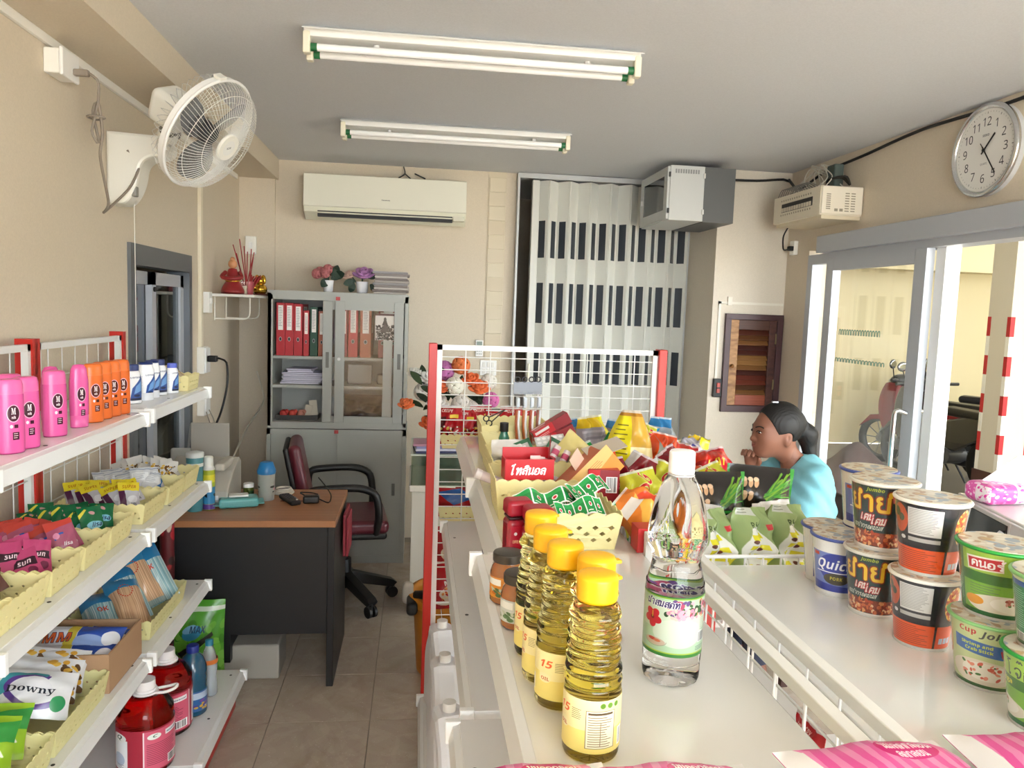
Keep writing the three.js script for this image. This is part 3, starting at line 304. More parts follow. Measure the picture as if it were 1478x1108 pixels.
{
  const p1 = thing('potted_flower', 'white pot with dusty pink hydrangea flowers on the cabinet', 'potted flower', [-0.575, 1.755, CZ - 0.12]); P(p1, 'pot', potGeo, mPot);
  for (const [x, y, z] of [[-0.05, 0.13, 0], [0.0, 0.145, 0.02], [-0.02, 0.12, 0.03], [0.03, 0.135, -0.01], [-0.07, 0.115, 0.02]]) P(p1, 'flower', pom(0.036, 26).translate(x, y, z), M(0xb36a6c, 0.7)); for (const [a, l, x, y] of [[-0.9, 0.09, 0.02, 0.08], [-0.4, 0.09, 0.03, 0.09], [2.6, 0.07, 0.0, 0.09], [-1.3, 0.08, 0.03, 0.1]]) P(p1, 'leaf', leafGeo(l, 0.04).rotateZ(a).translate(x, y, 0.03), mLeaf); P(p1, 'stem', rod([0, 0.02, 0], [0, 0.12, 0], 0.006), mLeaf);
  const p2 = thing('potted_flower', 'white pot with mauve and pale pink roses on the cabinet', 'potted flower', [-0.36, 1.755, CZ - 0.12]); P(p2, 'pot', potGeo.clone().scale(1.15, 1, 1.15), mPot); P(p2, 'flower', rose(0.06).rotateX(0.5).translate(0.01, 0.12, 0.02), M(0xa776a8, 0.7)); P(p2, 'flower', rose(0.044).rotateX(0.4).rotateZ(0.4).translate(-0.08, 0.11, 0.01), M(0xcfae9d, 0.7)); for (const [a, l, x, y] of [[1.9, 0.08, -0.04, 0.08], [-1.2, 0.09, 0.03, 0.1], [2.8, 0.07, -0.05, 0.07], [-2.2, 0.07, 0.05, 0.06]]) P(p2, 'leaf', leafGeo(l, 0.035).rotateZ(a).translate(x, y, 0.035), mLeaf); P(p2, 'stem', J(rod([0, 0.02, 0], [0, 0.12, 0], 0.006), rod([0, 0.02, 0], [-0.07, 0.11, 0], 0.005)), mLeaf); P(p2, 'fallen_leaf', J(sp(0.02, 0.08, 0.03, -0.02, 1.5, 0.8, 1)), M(0x9a6a1e, 0.6));
  seedState = 33; for (let k = 0; k < 10; k++) { const w = 0.21 + rr(-0.01, 0.015); solo('newspaper', 'folded newspaper in the pile at the end of the cabinet top', 'newspaper', J(bx(w, 0.006, 0.26, 0, 0.003, 0, 0.002), bx(w - 0.006, 0.006, 0.255, 0.003, 0.0095, 0, 0.002), new THREE.CylinderGeometry(0.0065, 0.0065, 0.255, 8).rotateX(PI / 2).translate(-w / 2 + 0.004, 0.0065, 0)), M([0xb9b1aa, 0x8e8580, 0xd0cac4, 0x9d9490, 0xa8a4a6][k % 5], 0.85), [-0.175 + rr(-0.008, 0.008), 1.756 + k * 0.0145, CZ - 0.16], rr(-0.06, 0.06), 'newspapers piled on the cabinet'); }
}
// ---------- office desk ----------
const woodTex = canvas(512, 256, (x) => { R(x, '#a9744e', 0, 0, 512, 256); seedState = 17; for (let i = 0; i < 220; i++) { x.strokeStyle = ['rgba(128,82,50,.22)', 'rgba(196,146,104,.2)', 'rgba(110,70,42,.12)'][i % 3]; x.lineWidth = rr(0.6, 2.4); const y = rnd() * 256; x.beginPath(); x.moveTo(0, y); x.bezierCurveTo(170, y + rr(-5, 5), 340, y + rr(-5, 5), 512, y); x.stroke(); } });
{
  const d = thing('office_desk', 'black office desk with a light wood top', 'desk', [-0.76, 0, -3.6]); const mB = M(0x17191d, 0.45);
  P(d, 'desk_top', bx(0.86, 0.03, 0.58, 0, 0.735, 0, 0.004), M(0xffffff, 0.38, { map: woodTex })); P(d, 'front_panel', bb(-0.42, 0.395, 0.24, 0.72, 0.255, 0.272), mB); P(d, 'side_panel', bb(0.395, 0.425, 0.0, 0.72, -0.27, 0.28, 0.003), mB); P(d, 'side_panel', bb(-0.425, -0.395, 0.0, 0.72, -0.27, 0.28, 0.003), mB); P(d, 'drawer_unit', bb(-0.39, -0.02, 0.1, 0.7, -0.2, 0.24), mB);
  P(d, 'cable_grommet', bx(0.12, 0.003, 0.012, 0.2, 0.7512, -0.05, 0.001), M(0x5c2c1c, 0.5));
  solo('floor_box', 'pale storage box on the floor under the desk', 'box', bb(-0.12, 0.12, 0, 0.16, -0.1, 0.1, 0.01), M(0xaaa79e, 0.6), [-0.7, 0, -3.5]);
  const y = 0.7505;
  const can = thing('spray_can', 'yellow, green and blue insect spray can with purple base', 'spray can', [-0.905, y, -3.5]); const ct = canvas(256, 256, (x) => { R(x, '#a7b733', 0, 0, 256, 256); R(x, '#d7d23a', 0, 30, 256, 50); R(x, '#2f7fb0', 0, 110, 256, 110); R(x, '#5b3a86', 0, 222, 256, 34); for (let k = 0; k < 4; k++) { E(x, '#101010', 60 + k * 64, 165, 18, 10, 0.4); E(x, '#d8d8d8', 75 + k * 64, 150, 10, 7); } }); P(can, 'body', J(sleeve(0.027, 0.004, 0.18), lathe([[0.0, 0], [0.026, 0], [0.027, 0.004]])), M(0xffffff, 0.3, { map: ct })); P(can, 'shoulder', lathe([[0.027, 0.18], [0.022, 0.195], [0.014, 0.2], [0, 0.2]]), mSteel); P(can, 'cap', lathe([[0.02, 0.195], [0.02, 0.235], [0.016, 0.24], [0, 0.24]]), M(0xd9dcd6, 0.4));
  const bt = thing('blue_tumbler', 'tall teal plastic tumbler behind the spray can', 'tumbler', [-0.958, y, -3.478]); P(bt, 'body', lathe([[0, 0], [0.032, 0], [0.036, 0.24], [0, 0.24]]), M(0x4d8b93, 0.4)); P(bt, 'lid', lathe([[0.038, 0.24], [0.038, 0.26], [0.02, 0.265], [0, 0.265]]), M(0xcfd3cf, 0.4)); P(bt, 'band', sleeve(0.0365, 0.2, 0.215), M(0xd8dcd8, 0.4));
  const wp = thing('wet_wipes', 'turquoise packet of wet wipes with white flip lid', 'wipes', [-0.79, y, -3.56], 0.25); P(wp, 'packet', J(new RoundedBoxGeometry(0.17, 0.042, 0.1, 3, 0.012).translate(0, 0.022, 0), bx(0.22, 0.003, 0.1, 0, 0.018, 0)), M(0x5fa9a8, 0.3)); P(wp, 'flip_lid', bx(0.085, 0.01, 0.05, 0, 0.05, 0, 0.004), M(0xdfe3de, 0.35));
  const fx = thing('fax_machine', 'grey desk fax telephone with sloping top', 'fax machine', [-0.98, y, -3.68]); const mg = M(0xb6b2a8, 0.5); P(fx, 'body', flat(ext(shp([[-0.13, 0], [0.13, 0], [0.13, 0.06], [0.02, 0.13], [-0.1, 0.17], [-0.13, 0.15]]), 0.28, 0.006)).rotateY(-PI / 2).translate(0.14, 0.006, 0), mg); P(fx, 'paper_tray', bx(0.18, 0.2, 0.01, 0, 0.24, -0.14, 0.004), M(0x9f9b92, 0.5)); P(fx, 'handset', J(bx(0.05, 0.035, 0.2, 0.1, 0.17, 0, 0.014)), M(0xc3beb3, 0.5)); P(fx, 'key', J([0, 1, 2, 3].map((i) => [0, 1, 2].map((j) => bx(0.012, 0.006, 0.012, -0.02 + j * 0.02, 0.115 - i * 0.012, 0.05 + i * 0.018)))), M(0x4a4a4a, 0.6)); P(fx, 'label', bx(0.05, 0.02, 0.003, 0.08, 0.04, 0.137), M(0xe8e8e8, 0.5));
  const ro = thing('wifi_router', 'pale grey upright router standing at the wall', 'router', [-1.13, y, -3.86]); P(ro, 'body', bx(0.1, 0.19, 0.03, 0, 0.11, 0, 0.012).rotateX(-0.1), M(0xb9bab3, 0.4)); P(ro, 'foot', bx(0.11, 0.014, 0.07, 0, 0.007, 0, 0.005), M(0xa9aaa4, 0.4)); P(ro, 'antenna', rod([0.03, 0.19, -0.02], [0.04, 0.32, -0.04], 0.006, 8), M(0x9b9c98, 0.4));
  const jr = thing('green_jar', 'small green balm jar with white cap on the desk', 'jar', [-0.775, y, -3.7]); P(jr, 'jar', lathe([[0, 0], [0.023, 0], [0.024, 0.006], [0.024, 0.05], [0.02, 0.055], [0, 0.055]]), M(0x54611f, 0.3)); P(jr, 'label', sleeve(0.0243, 0.01, 0.04, 0.3, 3), M(0x1d4c2a, 0.5)); P(jr, 'cap', lathe([[0.0235, 0.055], [0.0235, 0.072], [0.02, 0.074], [0, 0.074]]), mWhite);
  const sc = thing('shaker_cup', 'clear drinking cup with cow face and blue lid', 'cup', [-0.69, y, -3.68]); const cowT = canvas(256, 256, (x) => { x.clearRect(0, 0, 256, 256); for (const k of [64, 192]) { E(x, '#1b1b1b', k - 22, 120, 16, 13); E(x, '#1b1b1b', k + 22, 122, 16, 13); E(x, '#e69aa4', k, 150, 17, 15); E(x, '#222', k - 16, 180, 8); E(x, '#222', k + 18, 182, 7); } }); P(sc, 'cup', lathe([[0, 0.003], [0.034, 0.003], [0.038, 0.125], [0.04, 0.125], [0.036, 0], [0, 0]]), M(0xe9ece8, 0.3, { transmission: 0.7, thickness: 0 })); P(sc, 'cow_print', cone(0.0368, 0.0404, 0.01, 0.115, 28), M(0xffffff, 0.4, { map: cowT, transparent: true })); P(sc, 'lid', lathe([[0.042, 0.125], [0.044, 0.14], [0.038, 0.155], [0.03, 0.178], [0.02, 0.182], [0, 0.18]]), M(0x1f74b0, 0.35), 'blue domed lid');
  const cc = solo('coiled_cord', 'white coiled cord behind the drinking cup', 'cord', J([0, 1, 2].map((k) => new THREE.TorusGeometry(0.045 - k * 0.006, 0.006, 6, 26).rotateX(PI / 2).translate(0, 0.006 + k * 0.009, 0))), M(0xcfc6b8, 0.5), [-0.63, y, -3.8]);
  const re = thing('remote_control', 'black remote control lying on the desk', 'remote', [-0.575, y, -3.64], 0.5); P(re, 'body', bx(0.05, 0.022, 0.17, 0, 0.011, 0, 0.008), M(0x17161a, 0.4)); P(re, 'button', J([0, 1, 2, 3, 4].map((i) => [0, 1, 2].map((j) => bx(0.008, 0.004, 0.008, -0.014 + j * 0.014, 0.023, -0.06 + i * 0.022)))), M(0x3b3b42, 0.5)); P(re, 'power_light', bx(0.008, 0.004, 0.008, 0.01, 0.0232, 0.065), mWhite);
  const ch = thing('phone_charger', 'black phone charger with looped cord on the desk', 'charger', [-0.475, y, -3.62], 0.1); P(ch, 'body', bx(0.075, 0.036, 0.05, 0, 0.018, 0, 0.01), M(0x121212, 0.4)); P(ch, 'cord', J(tube([[0.03, 0.02, 0], [0.08, 0.004, 0.02], [0.09, 0.03, -0.02], [0.06, 0.07, -0.06], [0.03, 0.1, -0.09]], 0.003), tube([[-0.03, 0.036, 0], [-0.05, 0.05, 0], [0, 0.05, 0.01], [0.03, 0.04, 0]], 0.003)), M(0x161616, 0.5));
  solo('red_folder', 'red folders hanging against the end of the desk', 'folder', J(bx(0.012, 0.2, 0.22, 0, 0.1, 0, 0.003), bx(0.01, 0.18, 0.2, 0.014, 0.09, 0.01, 0.003)), M(0x9c3040, 0.5), [-0.318, 0.5, -3.7]);
}
// ---------- office chair ----------
{
  const c = thing('office_chair', 'maroon swivel office chair with black looped armrests behind the desk', 'chair', [-0.38, 0, -4.3], 0.12); const ml = M(0x5a1f2b, 0.35), mk = M(0x131315, 0.45);
  P(c, 'seat', bx(0.46, 0.075, 0.46, 0, 0.49, 0, 0.03), ml); P(c, 'seat_shell', bx(0.44, 0.04, 0.44, 0, 0.44, 0, 0.018), mk);
  P(c, 'backrest', bx(0.07, 0.4, 0.4, 0, 0, 0, 0.034).rotateZ(0.2).translate(-0.235, 0.74, 0), ml); P(c, 'back_shell', bx(0.03, 0.38, 0.38, 0, 0, 0, 0.014).rotateZ(0.2).translate(-0.278, 0.735, 0), mk); P(c, 'back_bar', tube([[-0.27, 0.62, 0], [-0.26, 0.5, 0], [-0.18, 0.43, 0], [-0.02, 0.43, 0]], 0.022, 20, 8), mk);
  for (const s of [-1, 1]) P(c, 'armrest', tube([[-0.2, 0.5, s * 0.26], [-0.2, 0.68, s * 0.27], [-0.15, 0.715, s * 0.27], [0.06, 0.72, s * 0.27], [0.15, 0.68, s * 0.27], [0.17, 0.56, s * 0.26], [0.16, 0.45, s * 0.2]], 0.021, 40, 10), mk);
  P(c, 'gas_post', J(cy(0.025, 0.025, 0.2, 0, 0.33, 0), cy(0.04, 0.045, 0.16, 0, 0.18, 0)), mk);
  for (let k = 0; k < 5; k++) { const a = k * 2 * PI / 5 + 0.2, g = J(flat(ext(shp([[0.02, 0.13], [0.28, 0.07], [0.3, 0.09], [0.28, 0.105], [0.02, 0.19]]), 0.05, 0.004)).translate(0, 0, -0.025)).rotateY(a); P(c, 'leg', g, mk); P(c, 'caster', J(new THREE.CylinderGeometry(0.032, 0.032, 0.016, 16).rotateX(PI / 2).translate(0.28, 0.034, 0.016), new THREE.CylinderGeometry(0.032, 0.032, 0.016, 16).rotateX(PI / 2).translate(0.28, 0.034, -0.016), cy(0.012, 0.012, 0.05, 0.28, 0.06, 0, 8)).rotateY(a), mk); }
}
// ---------- pier, hatch and right wall fittings ----------
{
  const c = thing('network_cabinet', 'grey and white wall network cabinet with dark glass door near the ceiling', 'network cabinet', [1.95, 2.27, -4.99]); const mg = M(0xc6c8c6, 0.4), dg = M(0x5c5e5e, 0.45);
  P(c, 'rear_body', bb(-0.2, 0, 0, 0.335, -0.29, 0.29), dg); P(c, 'front_body', bb(-0.42, -0.2, 0.003, 0.338, -0.292, 0.292, 0.003), mg);
  const door = P(c, 'door', J(bb(-0.435, -0.42, 0.01, 0.33, -0.285, -0.22), bb(-0.435, -0.42, 0.01, 0.33, 0.22, 0.285), bb(-0.435, -0.42, 0.01, 0.07, -0.22, 0.22), bb(-0.435, -0.42, 0.28, 0.33, -0.22, 0.22)), mg); P(door, 'pane', bb(-0.432, -0.424, 0.07, 0.28, -0.22, 0.22), M(0x1a1c1e, 0.06)); P(door, 'lock', bx(0.012, 0.03, 0.014, -0.438, 0.17, -0.25, 0.003), mSteel);
  P(c, 'vent', J([0, 1, 2, 3, 4, 5, 6, 7, 8, 9].map((k) => bb(-0.39 + k * 0.016, -0.38 + k * 0.016, 0.29, 0.315, 0.292, 0.2935))), M(0x8a8c8c, 0.5)); for (const y of [0.06, 0.28]) P(c, 'latch', bx(0.012, 0.03, 0.014, -0.204, y, 0.296, 0.002), mSteel); for (const y of [0.06, 0.28]) P(c, 'hinge', bx(0.012, 0.03, 0.012, -0.425, y, 0.294, 0.002), M(0x3a3a3a, 0.5));
}
{
  const h = thing('wooden_hatch', 'dark framed louvred wooden hatch in the cream pier', 'hatch', [2.245, 1.38, -4.955]); const fr = M(0x43262a, 0.4), wd = (c) => M(c, 0.45, { map: canvasWood() });
  let wt; function canvasWood() { return wt ??= canvas(256, 64, (x) => { R(x, '#ffffff', 0, 0, 256, 64); seedState = 8; for (let i = 0; i < 60; i++) { x.strokeStyle = `rgba(90,50,30,${rr(0.05, 0.25)})`; x.lineWidth = rr(0.5, 2); const y = rnd() * 64; x.beginPath(); x.moveTo(0, y); x.bezierCurveTo(80, y + rr(-4, 4), 170, y + rr(-4, 4), 256, y); x.stroke(); } }); }
  P(h, 'frame', J(bb(-0.205, 0.2, 0.29, 0.33, -0.1, 0.025, 0.003), bb(-0.205, 0.2, -0.33, -0.285, -0.1, 0.025, 0.003), bb(-0.205, -0.165, -0.29, 0.3, -0.1, 0.025, 0.003), bb(0.16, 0.2, -0.29, 0.3, -0.1, 0.025, 0.003)), fr);
  P(h, 'stile', bb(-0.165, -0.105, -0.285, 0.29, -0.02, 0.012, 0.003), wd(0xb98a55), 'light wood stile'); P(h, 'stile', bb(0.11, 0.16, -0.285, 0.29, -0.02, 0.012, 0.003), wd(0x4f2a22)); P(h, 'rail', bb(-0.105, 0.11, 0.225, 0.29, -0.02, 0.01, 0.003), wd(0x55301f)); P(h, 'rail', bb(-0.105, 0.11, -0.285, -0.215, -0.02, 0.01, 0.003), wd(0xa8553a));
  const cols = [0x5a2d20, 0x6e4527, 0x8a5f36, 0x4c2520, 0x55281f, 0x9a7040, 0xa87c48, 0x8f6438, 0x4a241e, 0x703226, 0x7c3a2a, 0x5a3a24, 0x8a5f36];
  for (let k = 0; k < 13; k++) { const s = P(h, 'louvre', bx(0.215, 0.042, 0.008, 0, 0, 0, 0.002).rotateX(-0.65), wd(cols[k])); s.position.set(0.0025, 0.205 - k * 0.0335, -0.008); }
  P(h, 'knob', sp(0.014, -0.145, -0.02, 0.03), M(0x8a5a2c, 0.35)); for (const y of [0.17, -0.14]) P(h, 'hinge', bb(0.152, 0.166, y - 0.035, y + 0.035, 0.012, 0.018), M(0x8e7d5c, 0.4, { metalness: 0.6 })); P(h, 'backing', bb(-0.165, 0.16, -0.285, 0.29, -0.1, -0.09), M(0x20140f, 0.8));
}
solo('hatch_conduit', 'thin white conduit framing the wooden hatch', 'conduit', J(bb(1.99, 2.44, 1.772, 1.788, -4.955, -4.945), bb(1.99, 2.006, 1.26, 1.788, -4.955, -4.945), bb(2.05, 2.08, 1.765, 1.82, -4.955, -4.94)), M(0xe6e0d2, 0.5));
{ const s = thing('isolator_switch', 'black isolator switch with red rockers left of the hatch', 'switch', [2.008, 1.21, -4.955]); P(s, 'box', bb(-0.028, 0.028, -0.062, 0.062, 0, 0.03, 0.005), mBlack); for (const y of [0.02, -0.018]) P(s, 'rocker', bx(0.022, 0.03, 0.012, 0.002, y, 0.033, 0.003), M(0xb4443a, 0.4)); }
{
  const c = thing('telephone_exchange', 'cream telephone exchange box with socket row and cables on top', 'control box', [2.45, 2.27, -4.39]); const mc = M(0xe6dcc6, 0.45);
  P(c, 'body', bb(-0.25, 0, 0, 0.16, -0.28, 0.285, 0.004), mc); P(c, 'end_cover', bb(-0.245, -0.005, 0.006, 0.156, 0.285, 0.296, 0.003), M(0xece3d0, 0.45)); P(c, 'shelf_board', bb(-0.23, 0, -0.02, 0, -0.27, 0.27), M(0xdccfb4, 0.6));
  P(c, 'socket_strip', bb(-0.2525, -0.25, 0.06, 0.11, -0.17, 0.2), M(0x2a2824, 0.5)); P(c, 'jack', J([...Array(12).keys()].map((k) => bb(-0.256, -0.252, 0.062, 0.086, -0.162 + k * 0.03, -0.142 + k * 0.03))), M(0xd8cdb6, 0.5));
  P(c, 'vent_slot', J([...Array(14).keys()].map((k) => [0.125, 0.04].map((y) => bb(-0.2515, -0.249, y, y + 0.01, -0.18 + k * 0.027, -0.172 + k * 0.027))), [[-0.22, 0.03, 0.12], [-0.11, 0.02, 0.13], [-0.075, 0.02, 0.13]].map(([x, y0, y1]) => [...Array(8).keys()].map((k) => bb(x, x + 0.025, y0 + k * (y1 - y0) / 8, y0 + k * (y1 - y0) / 8 + 0.006, 0.295, 0.2968))), bb(-0.17, -0.15, 0.02, 0.035, 0.295, 0.2968), bb(-0.14, -0.12, 0.02, 0.035, 0.295, 0.2968)), M(0x9c937f, 0.6));
  const wires = thing('telephone_wires', 'tangle of white and grey wires rising from the exchange box', 'cable', [2.3, 2.43, -4.4]); seedState = 61;
  for (let k = 0; k < 9; k++) P(wires, 'wire', tube([[rr(-0.08, 0.05), 0, -0.18 + k * 0.05], [rr(-0.06, 0.02), 0.07, -0.16 + k * 0.045], [0.04, rr(0.12, 0.19), -0.04 + rr(-0.08, 0.08)], [0.1, rr(0.08, 0.15), 0.02 + rr(-0.05, 0.08)], [0.1, 0.02, rr(0.0, 0.18)]], 0.0035, 22, 5), M(0xd9d4c6, 0.5)); P(wires, 'junction', bx(0.06, 0.13, 0.09, 0.09, 0.09, 0.09, 0.01), M(0x4d5a55, 0.6)); P(wires, 'wire_bundle', J([0, 1, 2].map((k) => tube([[0.02, 0.01, 0.15], [0.0, 0.05, 0.18 + k * 0.01], [0.06, 0.06, 0.22 + k * 0.02], [0.1, 0.02, 0.24]], 0.007, 16, 6))), M(0x26241f, 0.6));
  for (let k = 0; k < 10; k++) P(wires, 'wire', tube([[-0.09, 0, -0.24 + k * 0.03], [-0.07, 0.05, -0.23 + k * 0.03], [-0.02, 0.045, -0.2 + k * 0.03], [0.02, 0.0, -0.18 + k * 0.03]], 0.003, 10, 4), M(0x8d8a80, 0.5));
}
solo('exchange_power_cord', 'black cord looping from the exchange box to a wall socket', 'cord', J(tube([[2.28, 2.26, -4.62], [2.27, 2.2, -4.66], [2.32, 2.13, -4.75], [2.4, 2.14, -4.83]], 0.005, 24), bx(0.04, 0.03, 0.035, 2.41, 2.145, -4.83, 0.006)), mBlack);
solo('wall_socket', 'small white socket under the telephone exchange box', 'socket', bb(-0.03, 0, -0.045, 0.045, -0.03, 0.03, 0.004), mWhitePlastic, [2.45, 2.15, -4.84]);
solo('black_cable', 'black cable clipped along the ceiling edge above the clock', 'cable', J(tube([[2.43, 2.63, -1.2], [2.435, 2.64, -2.4], [2.43, 2.615, -3.0], [2.435, 2.632, -3.6], [2.43, 2.6, -4.1], [2.43, 2.58, -4.5], [2.42, 2.52, -4.8], [2.4, 2.6, -4.93], [2.2, 2.585, -4.94], [1.96, 2.58, -4.94]], 0.008, 90), tube([[2.41, 2.6, -4.92], [2.35, 2.5, -4.7], [2.25, 2.44, -4.55]], 0.008)), M(0x1b1a19, 0.6));
{
  const c = thing('wall_clock', 'round silver rimmed wall clock with black numerals above the door', 'clock', [XR, 2.44, -3.14]); const r = 0.195;
  const face = canvas(512, 512, (x) => { R(x, '#e6e4de', 0, 0, 512, 512); x.translate(256, 256); for (let k = 1; k <= 12; k++) { const a = k * PI / 6; T(x, String(k), Math.sin(a) * 172, -Math.cos(a) * 172, 72, '#26262a', { bold: false }); } for (let k = 0; k < 60; k++) { const a = k * PI / 30; x.save(); x.rotate(a); R(x, '#444', -1, -232, k % 5 ? 2 : 4, k % 5 ? 6 : 12); x.restore(); } T(x, 'SEIKO', 0, -92, 20, '#55555a'); T(x, 'QUARTZ', 0, 82, 16, '#66666a', { bold: false }); });
  const tr = (g) => g.rotateY(-PI / 2);
  P(c, 'case', tr(new THREE.CylinderGeometry(r, r, 0.03, 56).rotateX(PI / 2).translate(0, 0, 0.015)), M(0xcfd0d0, 0.3)); P(c, 'rim', tr(J(new THREE.TorusGeometry(r - 0.008, 0.013, 10, 64).translate(0, 0, 0.032))), M(0xd9dada, 0.18, { metalness: 0.9 })); P(c, 'dial', tr(new THREE.CircleGeometry(r - 0.015, 56).translate(0, 0, 0.0315)), M(0xffffff, 0.5, { map: face }));
  const hand = (a, l, w) => tr(bx(w, l, 0.002, 0, l / 2 - 0.02, 0.036).rotateZ(-a)); P(c, 'hour_hand', hand(0.75, 0.105, 0.007), mBlack); P(c, 'minute_hand', hand(2.52, 0.15, 0.005), mBlack); P(c, 'second_hand', hand(2.5 + PI, 0.06, 0.003), mBlack); P(c, 'pin', tr(new THREE.CylinderGeometry(0.007, 0.007, 0.006, 12).rotateX(PI / 2).translate(0, 0, 0.038)), mBlack);
}
{ const s = thing('light_switch_plate', 'white plate with six rocker switches on the back wall', 'switch', [0.516, 1.26, ZB]); P(s, 'plate', bb(-0.06, 0.06, -0.055, 0.055, 0, 0.012, 0.003), mWhite); for (let i = 0; i < 3; i++) for (let j = 0; j < 2; j++) P(s, 'rocker', bx(0.02, 0.036, 0.008, -0.032 + i * 0.032, -0.024 + j * 0.048, 0.014, 0.002), M(0xe9e7e0, 0.4)); }
{ const s = thing('wall_socket', 'white power outlet below the six switch plate', 'socket', [0.545, 1.155, ZB]); P(s, 'plate', bb(-0.035, 0.035, -0.028, 0.028, 0, 0.012, 0.003), mWhite); P(s, 'holes', J(bx(0.006, 0.01, 0.002, -0.008, 0, 0.013), bx(0.006, 0.01, 0.002, 0.008, 0, 0.013)), mBlack); }
{ const s = thing('air_conditioner_remote', 'white remote control in its holder on the back wall', 'remote', [0.446, 1.4, ZB]); P(s, 'body', bb(-0.028, 0.028, -0.06, 0.06, 0, 0.022, 0.006), mWhite); P(s, 'screen', bb(-0.02, 0.02, 0.022, 0.05, 0.022, 0.024), M(0x7b8a80, 0.3)); P(s, 'button', J([0, 1, 2].map((i) => [0, 1, 2].map((j) => bx(0.009, 0.007, 0.004, -0.014 + i * 0.014, -0.04 + j * 0.02, 0.023)))), M(0x9aa09c, 0.5)); }
// ---------- glass topped counter behind the red panel, with bouquet ----------
{
  const c = thing('glass_counter', 'pale counter with a glass display top behind the red mesh panel', 'counter', [0.3, 0, -4.3]); const ms = M(0xc9c6ba, 0.5);
  P(c, 'cabinet', bb(-0.31, 0.4, 0.06, 0.7, -0.28, 0.24, 0.004), ms); P(c, 'plinth', bb(-0.29, 0.38, 0, 0.06, -0.25, 0.2), M(0x8f8c84, 0.6)); P(c, 'counter_slab', bb(-0.325, 0.415, 0.7, 0.735, -0.29, 0.255, 0.006), M(0xd6d3c8, 0.4));
  P(c, 'glass_front', bb(-0.315, 0.405, 0.735, 0.895, 0.24, 0.246), M(0xdfe8e0, 0.05, { transmission: 1, thickness: 0 })); P(c, 'glass_side', bb(-0.315, -0.309, 0.735, 0.895, -0.28, 0.24), M(0xdfe8e0, 0.05, { transmission: 1, thickness: 0 })); P(c, 'glass_top', bb(-0.32, 0.41, 0.895, 0.903, -0.285, 0.25), M(0xbfcabf, 0.1)); P(c, 'glass_back', bb(-0.31, 0.4, 0.735, 0.895, -0.28, -0.27), M(0x8d978c, 0.3));
  const nb = [[0xb98aa0, 0.18, 'pink folder on top of the counter pile'], [0x8d8fc0, 0.16, 'lilac notebook in the counter pile'], [0xc7c9dc, 0.17, 'pale notebook in the counter pile'], [0x30335a, 0.17, 'navy notebook at the bottom of the counter pile']];
  nb.forEach(([col, w, l], k) => solo('notebook', l, 'notebook', bx(w * 1.3, 0.012, 0.19, 0, 0.006, 0, 0.002), M(col, 0.6), [0.11, 0.904 + (3 - k) * 0.0125, -4.17], 0.03 * k, 'notebooks on the counter'));
  const v = thing('flower_bouquet', 'bouquet of orange, pink and white flowers in a dark vase', 'bouquet', [0.19, 0.904, -4.33]); v.scale.set(1.15, 1.12, 1.15);
  P(v, 'vase', lathe([[0, 0], [0.05, 0], [0.075, 0.06], [0.06, 0.14], [0.045, 0.17], [0.05, 0.18], [0.045, 0.178], [0, 0.16]]), M(0x4b4a45, 0.3));
  const fl = [[-0.21, 0.21, 0.05, 0xd8703f, 0.03], [-0.13, 0.27, 0.0, 0xe4e2dc, 0.05], [-0.1, 0.34, 0.02, 0xe6e4de, 0.04], [-0.03, 0.38, 0.0, 0xb56ba4, 0.055], [0.05, 0.41, 0.02, 0xe07a45, 0.05], [-0.04, 0.3, 0.06, 0xdc6a3c, 0.035], [0.02, 0.31, 0.06, 0xe8e6d8, 0.05], [0.1, 0.34, 0.05, 0xdc6836, 0.035], [0.14, 0.3, 0.06, 0xe0703e, 0.04], [0.19, 0.33, 0.0, 0xe4e2da, 0.045], [0.2, 0.24, 0.04, 0xcf6da8, 0.045], [0.05, 0.22, 0.08, 0xd8d2cc, 0.05], [-0.1, 0.12, 0.08, 0xd8602f, 0.035], [-0.17, 0.36, 0, 0xdedcd4, 0.03], [0.1, 0.2, 0.08, 0xc7c2bd, 0.045], [-0.06, 0.22, 0.07, 0xe2e0da, 0.04]];
  for (const [x, y, z, c2, r] of fl) P(v, 'flower', (r > 0.041 ? pom(r, 30) : rose(r * 1.15).rotateX(0.6)).translate(x, y, z), M(c2, 0.75)); seedState = 71; for (let k = 0; k < 20; k++) P(v, 'leaf', leafGeo(rr(0.08, 0.14), 0.025).rotateZ(rr(-2.2, 2.2)).rotateX(rr(0, 0.6)).translate(rr(-0.16, 0.16), rr(0.12, 0.32), rr(-0.02, 0.06)), M([0x26351f, 0x35482a, 0x1f2d1c][k % 3], 0.7)); P(v, 'stems', J([...Array(10).keys()].map(() => rod([0, 0.1, 0], [rr(-0.15, 0.15), rr(0.2, 0.3), rr(-0.02, 0.05)], 0.003, 5))), M(0x3b4a2b, 0.7));
}
